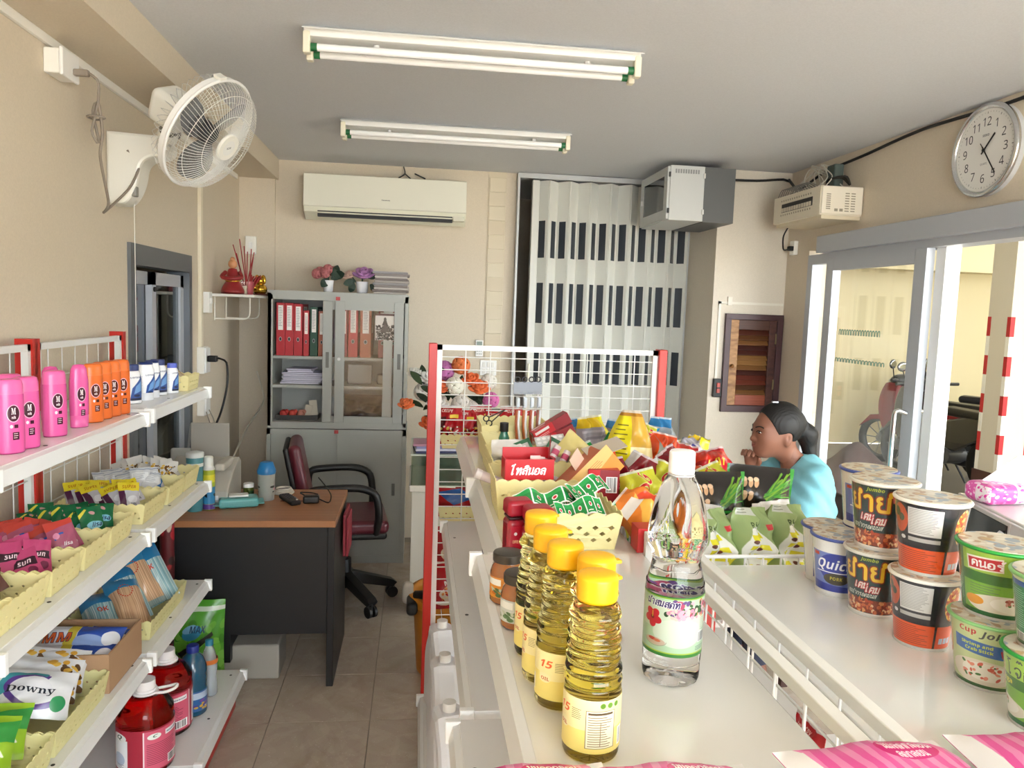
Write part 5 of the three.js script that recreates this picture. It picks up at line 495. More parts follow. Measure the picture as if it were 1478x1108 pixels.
// bottom shelf: cleaner jugs and detergent
{
  const lab = canvas(512, 256, (x) => { R(x, '#a8243c', 0, 0, 512, 256); for (const c of [0, 256]) { R(x, '#d8607c', c + 20, 10, 128, 240); R(x, '#f2dfe4', c + 18, 10, 4, 240); R(x, '#f2dfe4', c + 148, 10, 4, 240); E(x, '#e8eee8', c + 50, 46, 20, 18); T(x, 'C', c + 50, 44, 22, '#2c5a4c', { italic: true }); R(x, '#f2f2f4', c + 84, 30, 54, 30); T(x, 'Neeval', c + 111, 46, 14, '#2a3c6c'); lines(x, '#7a2038', c + 28, 90, 100, 12, 11, 3); bars(x, c + 96, 190, 40, 44); R(x, '#eceef2', c + 166, 60, 64, 180); E(x, '#ececec', c + 196, 50, 30, 26); T(x, 'Q', c + 196, 46, 34, '#2c4a3c', { italic: true }); E(x, '#b8c6dc', c + 196, 180, 24, 40); lines(x, '#6a6a7a', c + 176, 210, 44, 4, 7); } });
  const jugBody = lathe([[0, 0], [0.075, 0], [0.084, 0.008], [0.087, 0.03], [0.087, 0.165], [0.083, 0.172], [0.086, 0.18], [0.084, 0.2], [0.066, 0.228], [0.04, 0.25], [0.03, 0.256], [0.03, 0.262]], 40), mJ = M(0xffffff, 0.04, { transmission: 1, thickness: 0.1, ior: 1.35, attenuationColor: new THREE.Color(0xf03040), attenuationDistance: 0.11 });
  const jug = thing('cleaner_jug', 'large jug of red floor cleaner nearest the stick basket shelf upright', 'jug', [-0.845, 0.166, -2.5], 0, 'red cleaner jugs'); jug.userData.label = 'front one of two large jugs of red floor cleaner'; P(jug, 'jug_body', jugBody, mJ); P(jug, 'label', sleeve(0.0878, 0.02, 0.16, 0, 2 * PI, 40), M(0xffffff, 0.3, { map: lab })); P(jug, 'cap', J(cy(0.03, 0.031, 0.03, 0, 0.275, 0, 24), cy(0.034, 0.034, 0.008, 0, 0.258, 0, 24)), M(0xf2eeee, 0.4)); P(jug, 'handle', J(new THREE.TorusGeometry(0.036, 0.005, 6, 24).rotateX(PI / 2).translate(0, 0.25, 0), tube([[0.03, 0.25, 0.015], [0.07, 0.256, 0.02], [0.095, 0.264, 0.012], [0.095, 0.264, -0.012], [0.07, 0.256, -0.02], [0.03, 0.25, -0.015]], 0.005, 30)), M(0xf2eeee, 0.4));
  copy(jug, [-0.85, 0.166, -2.72], 2.6, 'rear one of two large jugs of red floor cleaner beside the blue bottle');
  const bl = canvas(256, 128, (x) => { R(x, '#2a62a0', 0, 0, 256, 128); R(x, '#b8c8dc', 0, 10, 256, 40); seedState = 98; specks(x, ['#7a4a9a', '#d8a83a', '#5a3a8a', '#e8e8f0'], 0, 60, 256, 60, 60, 4, 10); });
  const b = thing('softener_bottle', 'blue ribbed bottle of softener with dark blue cap', 'bottle', [-0.79, 0.166, -2.83]); P(b, 'bottle_body', lathe([[0, 0], [0.046, 0], [0.05, 0.006], [0.05, 0.1], [0.048, 0.11], [0.05, 0.12], [0.048, 0.13], [0.05, 0.14], [0.048, 0.15], [0.05, 0.16], [0.047, 0.18], [0.036, 0.21], [0.02, 0.225], [0.019, 0.235]]), M(0x12506e, 0.12, { clearcoat: 0.5 })); P(b, 'label', sleeve(0.0506, 0.02, 0.095), M(0xffffff, 0.3, { map: bl })); P(b, 'cap', lathe([[0.022, 0.23], [0.022, 0.252], [0.018, 0.255], [0, 0.255]]), M(0x1c2f86, 0.4));
  const m = thing('milky_bottle', 'narrow clear bottle of milky liquid with teal cap', 'bottle', [-0.765, 0.166, -2.96]); P(m, 'bottle_body', lathe([[0, 0], [0.027, 0], [0.03, 0.005], [0.029, 0.05], [0.026, 0.075], [0.029, 0.1], [0.03, 0.13], [0.022, 0.17], [0.014, 0.19], [0.013, 0.2]]), M(0xe6eaec, 0.06, { transmission: 0.7, thickness: 0 })); P(m, 'liquid', lathe([[0, 0.003], [0.027, 0.004], [0.0275, 0.05], [0.0245, 0.075], [0.0275, 0.1], [0.028, 0.125], [0, 0.125]]), M(0xc8d0d8, 0.3)); P(m, 'cap', lathe([[0.015, 0.196], [0.015, 0.216], [0, 0.218]]), M(0x2a7f9c, 0.4)); P(m, 'label', sleeve(0.031, 0.128, 0.145), M(0xd87a3a, 0.4));
  const gt = canvas(256, 320, (x) => { R(x, '#4f9a2e', 0, 0, 256, 320); R(x, '#c9d6c4', 0, 18, 256, 14); seedState = 99; specks(x, ['#6ab03c', '#418626', '#78ba4a'], 0, 40, 256, 280, 140, 6, 22); E(x, '#3c8ab0', 130, 96, 42, 22, -0.3); E(x, '#7ab8d8', 120, 84, 30, 12, -0.3); poly(x, '#1d2420', [[70, 160], [210, 96], [216, 108], [150, 150], [90, 176]]); T(x, 'MAX', 150, 84, 30, '#24405a', { italic: true }); poly(x, '#3a3c40', [[180, 270], [240, 250], [244, 290], [190, 300]]); });
  solo('detergent_bag', 'big green bag of washing powder standing beyond the blue bottle', 'detergent', bagGeo(0.26, 0.42, 0.1, 160, { crimp: 0.03, wrinkle: 0.06 }), M(0xffffff, 0.25, { map: gt }), [-0.91, 0.0, -3.27], 0.1); solo('detergent_bag', 'dark green bag of washing powder behind the red jugs', 'detergent', bagGeo(0.2, 0.28, 0.09, 161, { crimp: 0.03 }), M(0x8a9a8a, 0.3, { map: gt }), [-1.02, 0.166, -3.0], 0.5);
  const rl = canvas(64, 256, (x) => { R(x, '#5e1820', 0, 0, 64, 256); seedState = 92; specks(x, ['#c9b8a8', '#2a1416', '#b02a34'], 0, 0, 64, 256, 60, 3, 9); }); const ro = thing('wrapping_roll', 'dark red patterned roll standing beyond the shelving end', 'roll', [-1.0, 0, -3.23]); P(ro, 'roll_body', cy(0.028, 0.028, 0.84, 0, 0.42, 0, 20), M(0xffffff, 0.4, { map: rl })); P(ro, 'core', cy(0.02, 0.02, 0.01, 0, 0.845, 0, 16), M(0xd8d4c8, 0.6));
  solo('white_tub', 'small white plastic tub at the back of the third shelf', 'tub', lathe([[0, 0], [0.05, 0], [0.056, 0.11], [0.06, 0.112], [0.06, 0.125], [0, 0.128]]), M(0xd6d4cc, 0.4), [-1.07, 0.549, -3.08]);
  const dark = canvas(64, 96, (x) => { R(x, '#4c1a20', 0, 0, 64, 96); seedState = 93; specks(x, ['#8a2a30', '#2a1416', '#c8b8a0'], 0, 0, 64, 96, 30, 3, 9); });
  for (let k = 0; k < 3; k++) solo('detergent_pouch', 'dark red refill pouch at the back of the bottom shelf', 'pouch', bagGeo(0.12, 0.2, 0.05, 165 + k), M(0xffffff, 0.3, { map: dark }), [-1.07, 0.166, -2.68 - k * 0.13], 1.2, 'refill pouches behind the jugs');
}
// ---------- centre gondola ----------
const pixDir = (px, py) => V((px - 739) / 1110, -(py - 554) / 1110, -1).applyEuler(camera.rotation);
const xAt = (px, py, z) => { const d = pixDir(px, py); return d.x * (z / d.z); };
const mTop = M(0xe0e0dc, 0.1, { clearcoat: 0.6 });
{
  const g = thing('shelf_gondola', 'white gondola with oil bottles on its near bare top', 'shelving');
  const t = P(g, 'top_shelf', bb(0.135, 0.465, 1.172, 1.2, -1.475, -0.3, 0.004), mTop); P(t, 'price_channel', flat(ext(shp([[0, 0], [-0.012, -0.004], [-0.02, -0.036], [-0.018, -0.04], [-0.008, -0.012], [0, -0.03]]), 1.16)).translate(0.137, 1.2, -1.47), mRail); P(t, 'bolt_hole', J(cy(0.005, 0.005, 0.0012, 0.158, 1.2003, -1.15, 10), cy(0.005, 0.005, 0.0012, 0.158, 1.2003, -1.42, 10)), mBlack); P(t, 'end_cap', bb(0.112, 0.138, 1.155, 1.202, -1.487, -1.472, 0.002), mCapW);
  for (const z of [-1.46, -0.35]) P(g, 'upright', bb(0.42, 0.455, 0.02, 1.17, z - 0.016, z + 0.016), mRed);
  for (const y of [0.86]) shelfParts(g, 0.1, 0.44, y, -1.47, -0.4, { dir: -1, holes: [[0.12, -1.3], [0.12, -0.9]] }); shelfParts(g, 0.05, 0.44, 0.16, -1.47, -0.4, { dir: -1 }); P(g, 'back_mesh', wireGrid(0, 1.1, 0.1, 1.16, 0.1, 0.1, 0.002).rotateY(PI / 2).translate(0.442, 0, -0.35), mWire);
}
{
  const g = thing('shelf_gondola', 'white gondola carrying yellow baskets in front of the mesh panel', 'shelving');
  const t = P(g, 'top_shelf', bb(0.185, 0.465, 1.165, 1.192, -2.93, -1.49, 0.003), mTop); P(t, 'price_channel', flat(ext(shp([[0, 0], [-0.012, -0.004], [-0.03, -0.05], [-0.028, -0.054], [-0.008, -0.012], [0, -0.03]]), 1.44)).translate(0.187, 1.192, -2.93), mRail); for (const z of [-1.505, -2.2]) P(t, 'end_cap', bb(0.15, 0.185, 1.135, 1.194, z, z + 0.015, 0.002), mCapW);
  for (const z of [-2.9, -1.52]) P(g, 'upright', bb(0.42, 0.455, 0.02, 1.165, z - 0.016, z + 0.016), mRed);
  for (const y of [0.86]) shelfParts(g, 0.13, 0.44, y, -2.92, -1.5, { dir: -1, holes: [[0.15, -2.7], [0.15, -2.0]] }); const bs = shelfParts(g, 0.055, 0.44, 0.16, -2.92, -1.5, { dir: -1, holes: [[0.075, -2.8], [0.075, -2.1]] }); P(g, 'back_mesh', wireGrid(0, 1.38, 0.1, 1.16, 0.1, 0.1, 0.002).rotateY(PI / 2).translate(0.442, 0, -1.52), mWire);
}
// the wire fence frames between the two rows
for (const [x, z0, z1, l] of [[0.472, -1.47, -0.35, 'white wire fence along the bare left top'], [0.522, -1.4, -0.35, 'white wire fence along the noodle cup top'], [0.515, -2.9, -1.49, 'white wire fence along the snack bins']]) {
  const f = thing('wire_fence', l, 'wire rack', [x, 0, 0]); P(f, 'top_rail', bb(-0.009, 0.009, 1.23, 1.247, z0, z1, 0.002), M(0xe0e0da, 0.35)); P(f, 'side_rail', bb(-0.008, 0.008, 0.6, 1.23, z0, z0 + 0.014), mWire); P(f, 'side_rail', bb(-0.008, 0.008, 0.6, 1.23, z1 - 0.014, z1), mWire); P(f, 'wire_grid', wireGrid(0, z1 - z0, 0.6, 1.235, l.includes('snack') ? 0.035 : 0.08, 0.08, 0.002).rotateY(-PI / 2).translate(0, 0, z0), mWire);
}
// right hand row with noodle cups
{
  const g = thing('shelf_gondola', 'glossy white gondola top carrying stacks of noodle cups', 'shelving'); P(g, 'top_shelf', bb(0.535, 0.87, 1.172, 1.2, -1.4, -0.3, 0.004), mTop); for (const z of [-1.38, -0.35]) P(g, 'upright', bb(0.545, 0.58, 0.02, 1.17, z - 0.016, z + 0.016), mRed); for (const y of [0.85, 0.5, 0.16]) shelfParts(g, 0.555, 0.9, y, -1.39, -0.4); P(g, 'bolt_hole', cy(0.004, 0.004, 0.0012, 0.56, 1.2003, -0.95, 10), mBlack);
  const w = thing('snack_bin', 'white wire snack bin on a gondola behind the noodle cups', 'wire bin', [0, 0, 0]); P(w, 'deck', bb(0.535, 0.99, 1.06, 1.075, -2.88, -1.43), mShelf); P(w, 'front_rail', J(rod([0.53, 1.208, -1.425], [0.99, 1.208, -1.425], 0.004, 8), [...Array(12).keys()].map((k) => rod([0.545 + k * 0.038, 1.07, -1.425], [0.545 + k * 0.038, 1.208, -1.425], 0.0022, 5))), mWire); P(w, 'side_rail', J(rod([0.99, 1.13, -1.425], [0.99, 1.13, -2.88], 0.004, 8), [...Array(30).keys()].map((k) => rod([0.99, 1.07, -1.44 - k * 0.049], [0.99, 1.13, -1.44 - k * 0.049], 0.002, 4))), mWire); for (const [x, z] of [[0.56, -1.5], [0.97, -1.5], [0.56, -2.84], [0.97, -2.84]]) P(w, 'leg', bb(x - 0.015, x + 0.015, 0, 1.06, z - 0.015, z + 0.015), mRed);
  for (const y of [0.7, 0.35]) P(w, 'shelf', bb(0.56, 0.97, y, y + 0.02, -2.86, -1.46), mShelf);
}
// dark red packs seen through the fence gap
for (let k = 0; k < 7; k++) solo('gap_packet', 'dark red packet on the shelf seen through the wire fence gap', 'packet', bagA, M(0xffffff, 0.3, { map: snackRed }), [0.63 + (k % 2) * 0.05, 0.852, -0.55 - k * 0.125], 0.6 + k * 0.2, 'packets under the noodle cup top');
// ---------- oil bottles ----------
{
  const prof = [[0, 0.002], [0.024, 0], [0.0275, 0.004], [0.0285, 0.012], [0.0285, 0.075], [0.027, 0.08], [0.029, 0.086], [0.0275, 0.092], [0.0285, 0.098]]; for (let k = 0; k < 5; k++) prof.push([0.0255 - 0.0008 * k, 0.104 + k * 0.011], [0.0275 - 0.0008 * k, 0.109 + k * 0.011]); prof.push([0.026, 0.158], [0.022, 0.167], [0.0155, 0.174], [0.0145, 0.18]);
  const body = new THREE.LatheGeometry(new THREE.SplineCurve(prof.map(([x, y]) => new THREE.Vector2(x, y))).getPoints(80), 36); { const p = body.attributes.position; for (let i = 0; i < p.count; i++) { const y = p.getY(i), a = Math.atan2(p.getZ(i), p.getX(i)); if (y > 0.098 && y < 0.165) { const k = 1 + 0.035 * Math.sin(a * 3 + y * 140); p.setX(i, p.getX(i) * k); p.setZ(i, p.getZ(i) * k); } } body.computeVertexNormals(); }
  const lab = canvas(512, 200, (x) => { R(x, '#f0dd7c', 0, 0, 512, 200); poly(x, '#f3e6a6', [[0, 0], [512, 0], [512, 90], [0, 120]]); for (const c of [0, 256]) { T(x, '15', c + 20, 50, 44, '#e2571e', { italic: true }); E(x, '#f4e9b4', c + 20, 110, 24, 20); T(x, 'OIL', c + 22, 112, 20, '#b8461a'); R(x, '#efe6c4', c + 100, 40, 84, 140); x.strokeStyle = '#7a6a48'; x.lineWidth = 2; x.strokeRect(c + 100, 40, 84, 140); R(x, '#5a4a30', c + 106, 46, 72, 8); seedState = 41; lines(x, '#8a7a58', c + 106, 62, 70, 13, 9, 3); x.fillStyle = '#8a7a58'; x.fillRect(c + 140, 80, 2, 90); for (let k = 0; k < 3; k++) E(x, '#5d8a2a', c + 146 + k * 22, 20, 8, 10); lines(x, '#6a5a38', c + 56, 40, 30, 6, 7, 2); bars(x, c + 206, 120, 16, 60); } });
  const mOil = M(0xffffff, 0.03, { transmission: 1, thickness: 0.05, ior: 1.42, attenuationColor: new THREE.Color().setRGB(1, 0.78, 0.08), attenuationDistance: 0.17 });
  const b = thing('oil_bottle', '', 'oil bottle', [0.2, 1.2003, -0.79], 0.35, 'yellow cooking oil bottles'); b.userData.label = 'cooking oil bottle at the pink tissue end of the row'; b.scale.set(1.1, 1, 1.1); P(b, 'bottle_body', body, mOil); P(b, 'label', sleeve(0.0291, 0.013, 0.072, 0, 2 * PI, 36), M(0xffffff, 0.35, { map: lab })); P(b, 'cap', lathe([[0.016, 0.172], [0.0195, 0.172], [0.0205, 0.175], [0.0205, 0.196], [0.019, 0.2], [0.012, 0.202], [0, 0.202]], 30), M(0xf4b810, 0.35), 'yellow plastic cap'); P(b, 'cap_tab', bx(0.008, 0.004, 0.01, 0.0225, 0.193, 0, 0.001), M(0xf4b810, 0.35));
  b.children[1].rotation.y = -2.0;
  [[0.213, -0.85, 0.1, 'second cooking oil bottle from the pink tissue packs'], [0.186, -0.9, 0.9, 'third cooking oil bottle, middle of the row'], [0.179, -0.965, 0.3, 'fourth cooking oil bottle, one before the jars'], [0.178, -1.04, 0.5, 'cooking oil bottle at the jar end of the row']].forEach(([x, z, r, l]) => copy(b, [x, 1.2003, z], r, l));
}
// ---------- vinegar bottle ----------
{
  const prof = [[0, 0.004], [0.03, 0], [0.036, 0.004], [0.038, 0.014], [0.0375, 0.03], [0.0385, 0.036], [0.0385, 0.125], [0.0375, 0.13], [0.036, 0.14], [0.032, 0.155], [0.0315, 0.165], [0.037, 0.18], [0.039, 0.19], [0.0385, 0.205], [0.035, 0.228], [0.028, 0.252], [0.018, 0.272], [0.0145, 0.278], [0.0145, 0.284]];
  const body = new THREE.LatheGeometry(new THREE.SplineCurve(prof.map(([x, y]) => new THREE.Vector2(x, y))).getPoints(90), 48); { const p = body.attributes.position; for (let i = 0; i < p.count; i++) { const y = p.getY(i), a = Math.atan2(p.getZ(i), p.getX(i)); let k = 1; if (y > 0.19 && y < 0.262) k += 0.03 * Math.sin(a * 8 + (y - 0.19) * 30) * Math.sin((y - 0.19) / 0.072 * PI); if (y < 0.03) k += 0.025 * Math.sin(a * 10) * (1 - y / 0.03); if (y > 0.15 && y < 0.185) k += 0.02 * Math.sin(a * 6); p.setX(i, p.getX(i) * k); p.setZ(i, p.getZ(i) * k); } body.computeVertexNormals(); }
  const lab = canvas(1024, 380, (x) => { R(x, '#bfe0ba', 0, 0, 1024, 380); for (const c of [0, 512]) { R(x, '#dcebd0', c + 20, 60, 472, 150); E(x, '#e4f0da', c + 256, 230, 150, 90); seedState = 43; specks(x, ['#3a6a3a', '#6a4a8a', '#b8486a', '#e8b0c0', '#264a2a', '#d88a4a'], c + 180, 30, 330, 90, 90, 6, 22); specks(x, ['#f0b8c8', '#f4d0c0', '#e898b0'], c + 200, 80, 160, 60, 30, 8, 18); for (let k = 0; k < 5; k++) { const a = k * 1.257 + 0.3; E(x, '#d41f38', c + 100 + 30 * Math.cos(a), 150 + 34 * Math.sin(a), 30, 24, a); } E(x, '#8a0f24', c + 100, 150, 12); R(x, '#f2d24a', c + 98, 110, 5, 40); E(x, '#d8c0a8', c + 120, 296, 64, 24); E(x, '#c84a3a', c + 104, 286, 26, 10); E(x, '#d87a5a', c + 136, 290, 22, 9); x.strokeStyle = '#a89a88'; x.lineWidth = 3; x.beginPath(); x.ellipse(c + 120, 290, 70, 34, 0, 0, PI); x.stroke(); bars(x, c + 380, 230, 90, 60); lines(x, '#3c4a5a', c + 390, 140, 90, 7, 12, 3); thai(x, 'นำสมสดท', c + 60, 36, 34, '#3a2a6a', 7, { stroke: '#fff', sw: 6, slant: -0.2 }); lines(x, '#445', c + 360, 316, 110, 3, 10, 3); } R(x, '#8fb83a', 0, 8, 1024, 8); R(x, '#2f7a34', 0, 0, 1024, 8); R(x, '#b7cf4a', 0, 352, 1024, 8); R(x, '#3c8a3a', 0, 360, 1024, 20); });
  const v = thing('vinegar_bottle', 'tall clear plastic vinegar bottle with white cap and flower label', 'bottle', [0.347, 1.2003, -0.955], 0.1); P(v, 'bottle_body', body, M(0xffffff, 0.02, { transmission: 1, thickness: 0.05, ior: 1.34 })); const l = P(v, 'label', sleeve(0.0391, 0.042, 0.122, 0, 2 * PI, 48), M(0xd4d4d4, 0.3, { map: lab })); l.rotation.y = -1.8; P(v, 'cap', lathe([[0.0145, 0.276], [0.0165, 0.276], [0.017, 0.279], [0.0168, 0.303], [0.015, 0.306], [0, 0.3065]], 32), M(0xfbfbfb, 0.35), 'white screw cap'); P(v, 'neck_ring', new THREE.TorusGeometry(0.0162, 0.0015, 6, 28).rotateX(PI / 2).translate(0, 0.274, 0), M(0xf4f4f4, 0.2, { transmission: 0.6, thickness: 0 }));
}
// ---------- jars and coffee jars ----------
{
  const lb = (c1, c2) => canvas(256, 96, (x) => { R(x, c1, 0, 0, 256, 96); R(x, '#e8e8e0', 20, 8, 216, 30); seedState = 45; specks(x, [c2, '#4a6a3a', '#b8c0a8'], 10, 46, 236, 44, 40, 4, 12); });
  const jar = (l, x, z, col, lab) => { const t = thing('sauce_jar', l, 'jar', [x, 1.2003, z]); P(t, 'jar_body', lathe([[0, 0], [0.026, 0], [0.029, 0.004], [0.029, 0.05], [0.026, 0.06], [0.022, 0.066], [0.022, 0.07]], 30), M(col, 0.1, { clearcoat: 0.7 })); P(t, 'label', sleeve(0.0294, 0.012, 0.046), M(0xffffff, 0.4, { map: lab })); P(t, 'lid', lathe([[0.025, 0.068], [0.0255, 0.07], [0.0255, 0.08], [0.024, 0.083], [0, 0.083]]), M(0x4a443c, 0.3, { metalness: 0.5 })); return t; };
  jar('brown sauce jar with orange label beside the last oil bottle', 0.158, -1.23, 0x9a5a22, lb('#d88a2a', '#c86a1a')); jar('brown sauce jar with a landscape label in front of the orange one', 0.165, -1.13, 0x9a5a22, lb('#c8ccc4', '#5a7a4a')); const d = jar('slim dark green sauce jar with a red band behind the oil', 0.186, -1.085, 0x1d3a26, lb('#8a1a24', '#d8c8a8')); d.scale.set(0.7, 1, 0.7);
  const cl = canvas(256, 128, (x) => { R(x, '#b0142a', 0, 0, 256, 128); E(x, '#e8e4e0', 64, 34, 20, 8); T(x, 'COFFEE', 64, 70, 20, '#f0d8a0'); R(x, '#3a1a14', 0, 96, 60, 32); R(x, '#b0142a', 128, 0, 128, 128); });
  const cf = (l, x, z) => { const t = thing('coffee_jar', l, 'coffee jar', [x, 1.2003, z], 0.15); P(t, 'jar_body', new RoundedBoxGeometry(0.052, 0.078, 0.046, 3, 0.01).translate(0, 0.039, 0), M(0xa0182a, 0.2, { clearcoat: 0.6 })); P(t, 'label', J(bb(-0.021, 0.021, 0.012, 0.065, 0.0232, 0.0236)), M(0xffffff, 0.3, { map: cl })); P(t, 'neck', new RoundedBoxGeometry(0.047, 0.006, 0.042, 2, 0.003).translate(0, 0.08, 0), M(0x3c1015, 0.3)); P(t, 'lid', new RoundedBoxGeometry(0.053, 0.032, 0.048, 3, 0.009).translate(0, 0.099, 0), M(0xa2152a, 0.3)); };
  cf('red instant coffee jar half hidden behind its twin', 0.204, -1.46); cf('red instant coffee jar with the white mark facing the oil bottles', 0.235, -1.405);
}
// ---------- baskets along the far left top ----------
const Y2 = 1.1925;
solo('plastic_basket', 'cream scalloped basket of green drink sachets', 'basket', basketGeo(0.19, 0.08, 0.17, 0.012, 3, 0.032, 0.0065), mYel, [0.32, Y2, -1.605], 0.02);
{
  const gs = canvas(512, 96, (x) => { R(x, '#f2f2ee', 0, 0, 512, 96); for (let k = 0; k < 5; k++) { R(x, '#1f8a44', 4 + k * 102, 6, 92, 84); R(x, '#2aa454', 4 + k * 102, 6, 92, 26); E(x, '#f0f0ea', 50 + k * 102, 50, 16, 13); E(x, '#c8343a', 50 + k * 102, 50, 10, 8); R(x, '#e2eee2', 14 + k * 102, 78, 50, 4); } });
  const strip = (seed, n) => { const g = bagGeo(0.036 * n, 0.045, 0.006, seed, { nx: 5 * n, ny: 4, pinch: 0, wrinkle: 0.2 }), p = g.attributes.position; for (let i = 0; i < p.count; i++) p.setZ(i, p.getZ(i) + 0.012 * Math.sin(p.getX(i) / 0.036 * PI)); g.computeVertexNormals(); return g; };
  [['strip of green sachets arched over the basket rim', 0.31, Y2 + 0.07, -1.61, -0.95, 0.05, 0.12, 5], ['strip of green sachets rising at the fence end', 0.395, Y2 + 0.09, -1.63, -0.9, 0.1, 0.5, 3], ['strip of green sachets lying at the front of the basket', 0.355, Y2 + 0.06, -1.55, -0.8, -0.05, 0.2, 3], ['loose strip of green sachets deep in the basket', 0.3, Y2 + 0.06, -1.62, -1.1, 0.1, 0.05, 3]].forEach(([l, x, y, z, rx, ry, rz, n], k) => { const o = solo('sachet_strip', l, 'sachets', strip(300 + k, n), M(0xffffff, 0.25, { map: gs }), [x, y, z], 0, 'green sachet strips'); o.rotation.set(rx, ry, rz); });
}
const tallBasket = (w, h, d) => basketGeo(w, h, d, 0.012, 3);
solo('plastic_basket', 'yellow basket of medicine boxes behind the green sachets', 'basket', tallBasket(0.2, 0.1, 0.17), mYel, [0.3, Y2, -1.83]);
{
  const boxTex = canvas(256, 128, (x) => { R(x, '#c8161f', 0, 0, 256, 128); thai(x, 'ไทลินอล', 26, 52, 42, '#ffffff', 9, { slant: -0.2, wide: 0.7 }); });
  const b = thing('medicine_box', 'open red medicine box with white Thai lettering', 'medicine box', [0.268, Y2 + 0.092, -1.785], 0.06); b.scale.set(0.82, 0.82, 0.82); P(b, 'box', J(bx(0.14, 0.06, 0.004, 0, 0.03, 0.03), bx(0.14, 0.085, 0.004, 0, 0.0425, -0.03), bx(0.004, 0.06, 0.06, -0.07, 0.03, 0), bx(0.004, 0.06, 0.06, 0.07, 0.03, 0), bx(0.14, 0.004, 0.06, 0, 0.002, 0)), M(0xc0161f, 0.35)); P(b, 'print', new THREE.PlaneGeometry(0.138, 0.058).translate(0, 0.03, 0.0325), M(0xffffff, 0.35, { map: boxTex })); P(b, 'flap', J(bx(0.05, 0.07, 0.002, 0, 0.035, 0).rotateY(PI / 2 - 0.2).rotateX(0.2).translate(0.062, 0.055, 0)), M(0x8f161e, 0.4)); P(b, 'leaflet', J([0, 1, 2, 3].map((k) => bx(0.03, 0.045, 0.001, 0.02 + k * 0.008, 0.045, 0.01 - k * 0.006).rotateZ(-0.12 * k))), M(0xe8c8c0, 0.7));
  const c = thing('medicine_carton', 'cream and orange medicine carton with an open flap', 'medicine box', [0.405, Y2 + 0.045, -1.8], 0.2); const oc = canvas(256, 160, (x) => { R(x, '#e8c07a', 0, 0, 256, 160); poly(x, '#e09a4a', [[0, 110], [256, 60], [256, 160], [0, 160]]); thai(x, 'พลา', 60, 70, 50, '#fff4e0', 10, { slant: -0.2 }); lines(x, '#b8703a', 150, 30, 60, 4, 10, 3); });
  P(c, 'carton', J(bx(0.13, 0.075, 0.055, 0, 0, 0)).rotateZ(0.75).translate(0.01, 0.045, 0), M(0xb86a4a, 0.5)); P(c, 'print', new THREE.PlaneGeometry(0.17, 0.075).rotateZ(0.75).translate(0.01, 0.045, 0.0285), M(0xffffff, 0.4, { map: oc })); P(c, 'flap', bx(0.1, 0.055, 0.002, 0, 0, 0).rotateX(-PI / 2 + 0.3).rotateZ(0.3).translate(0.06, 0.115, -0.01), M(0xb8ab98, 0.6), 'grey inside of the open flap'); P(c, 'side_flap', bx(0.04, 0.045, 0.002).rotateZ(0.75).rotateY(0.5).translate(-0.02, 0.09, 0.01), M(0xe0c2ac, 0.6));
  const r = thing('medicine_box', 'tall closed red medicine box with barcode beside the cream carton', 'medicine box', [0.455, 1.26, -1.82], -0.1); const rt = canvas(160, 224, (x) => { R(x, '#c8161f', 0, 0, 160, 224); R(x, '#8f0f18', 60, 0, 100, 224); thai(x, 'อล', 26, 214, 34, '#fff', 7, { rot: -PI / 2 }); bars(x, 96, 40, 50, 80); R(x, '#f4d8d8', 84, 150, 4, 60); }); P(r, 'box', bx(0.075, 0.1, 0.12, 0, 0, 0, 0.001), M(0xa8141e, 0.35)); P(r, 'print', new THREE.PlaneGeometry(0.074, 0.099).translate(0, 0, 0.0605), M(0xffffff, 0.35, { map: rt }));
  for (const [x, z, l] of [[0.2, -1.9, 'pale tube of balm at the corner of the medicine basket'], [0.36, -1.88, 'pale tube of balm under the carton']]) { const t = thing('balm_tube', l, 'tube', [x, Y2 + 0.06, z]); P(t, 'tube_body', cy(0.012, 0.012, 0.07, 0, 0, 0, 14).rotateZ(1.2), M(0xd8c8cc, 0.35)); P(t, 'cap', cy(0.013, 0.013, 0.015, 0, 0.042, 0, 14).rotateZ(1.2), M(0xe8e0e0, 0.4)); }
}
solo('plastic_basket', 'yellow basket of inhalers and blister packs', 'basket', tallBasket(0.2, 0.1, 0.22), mYel, [0.315, Y2, -2.08]);
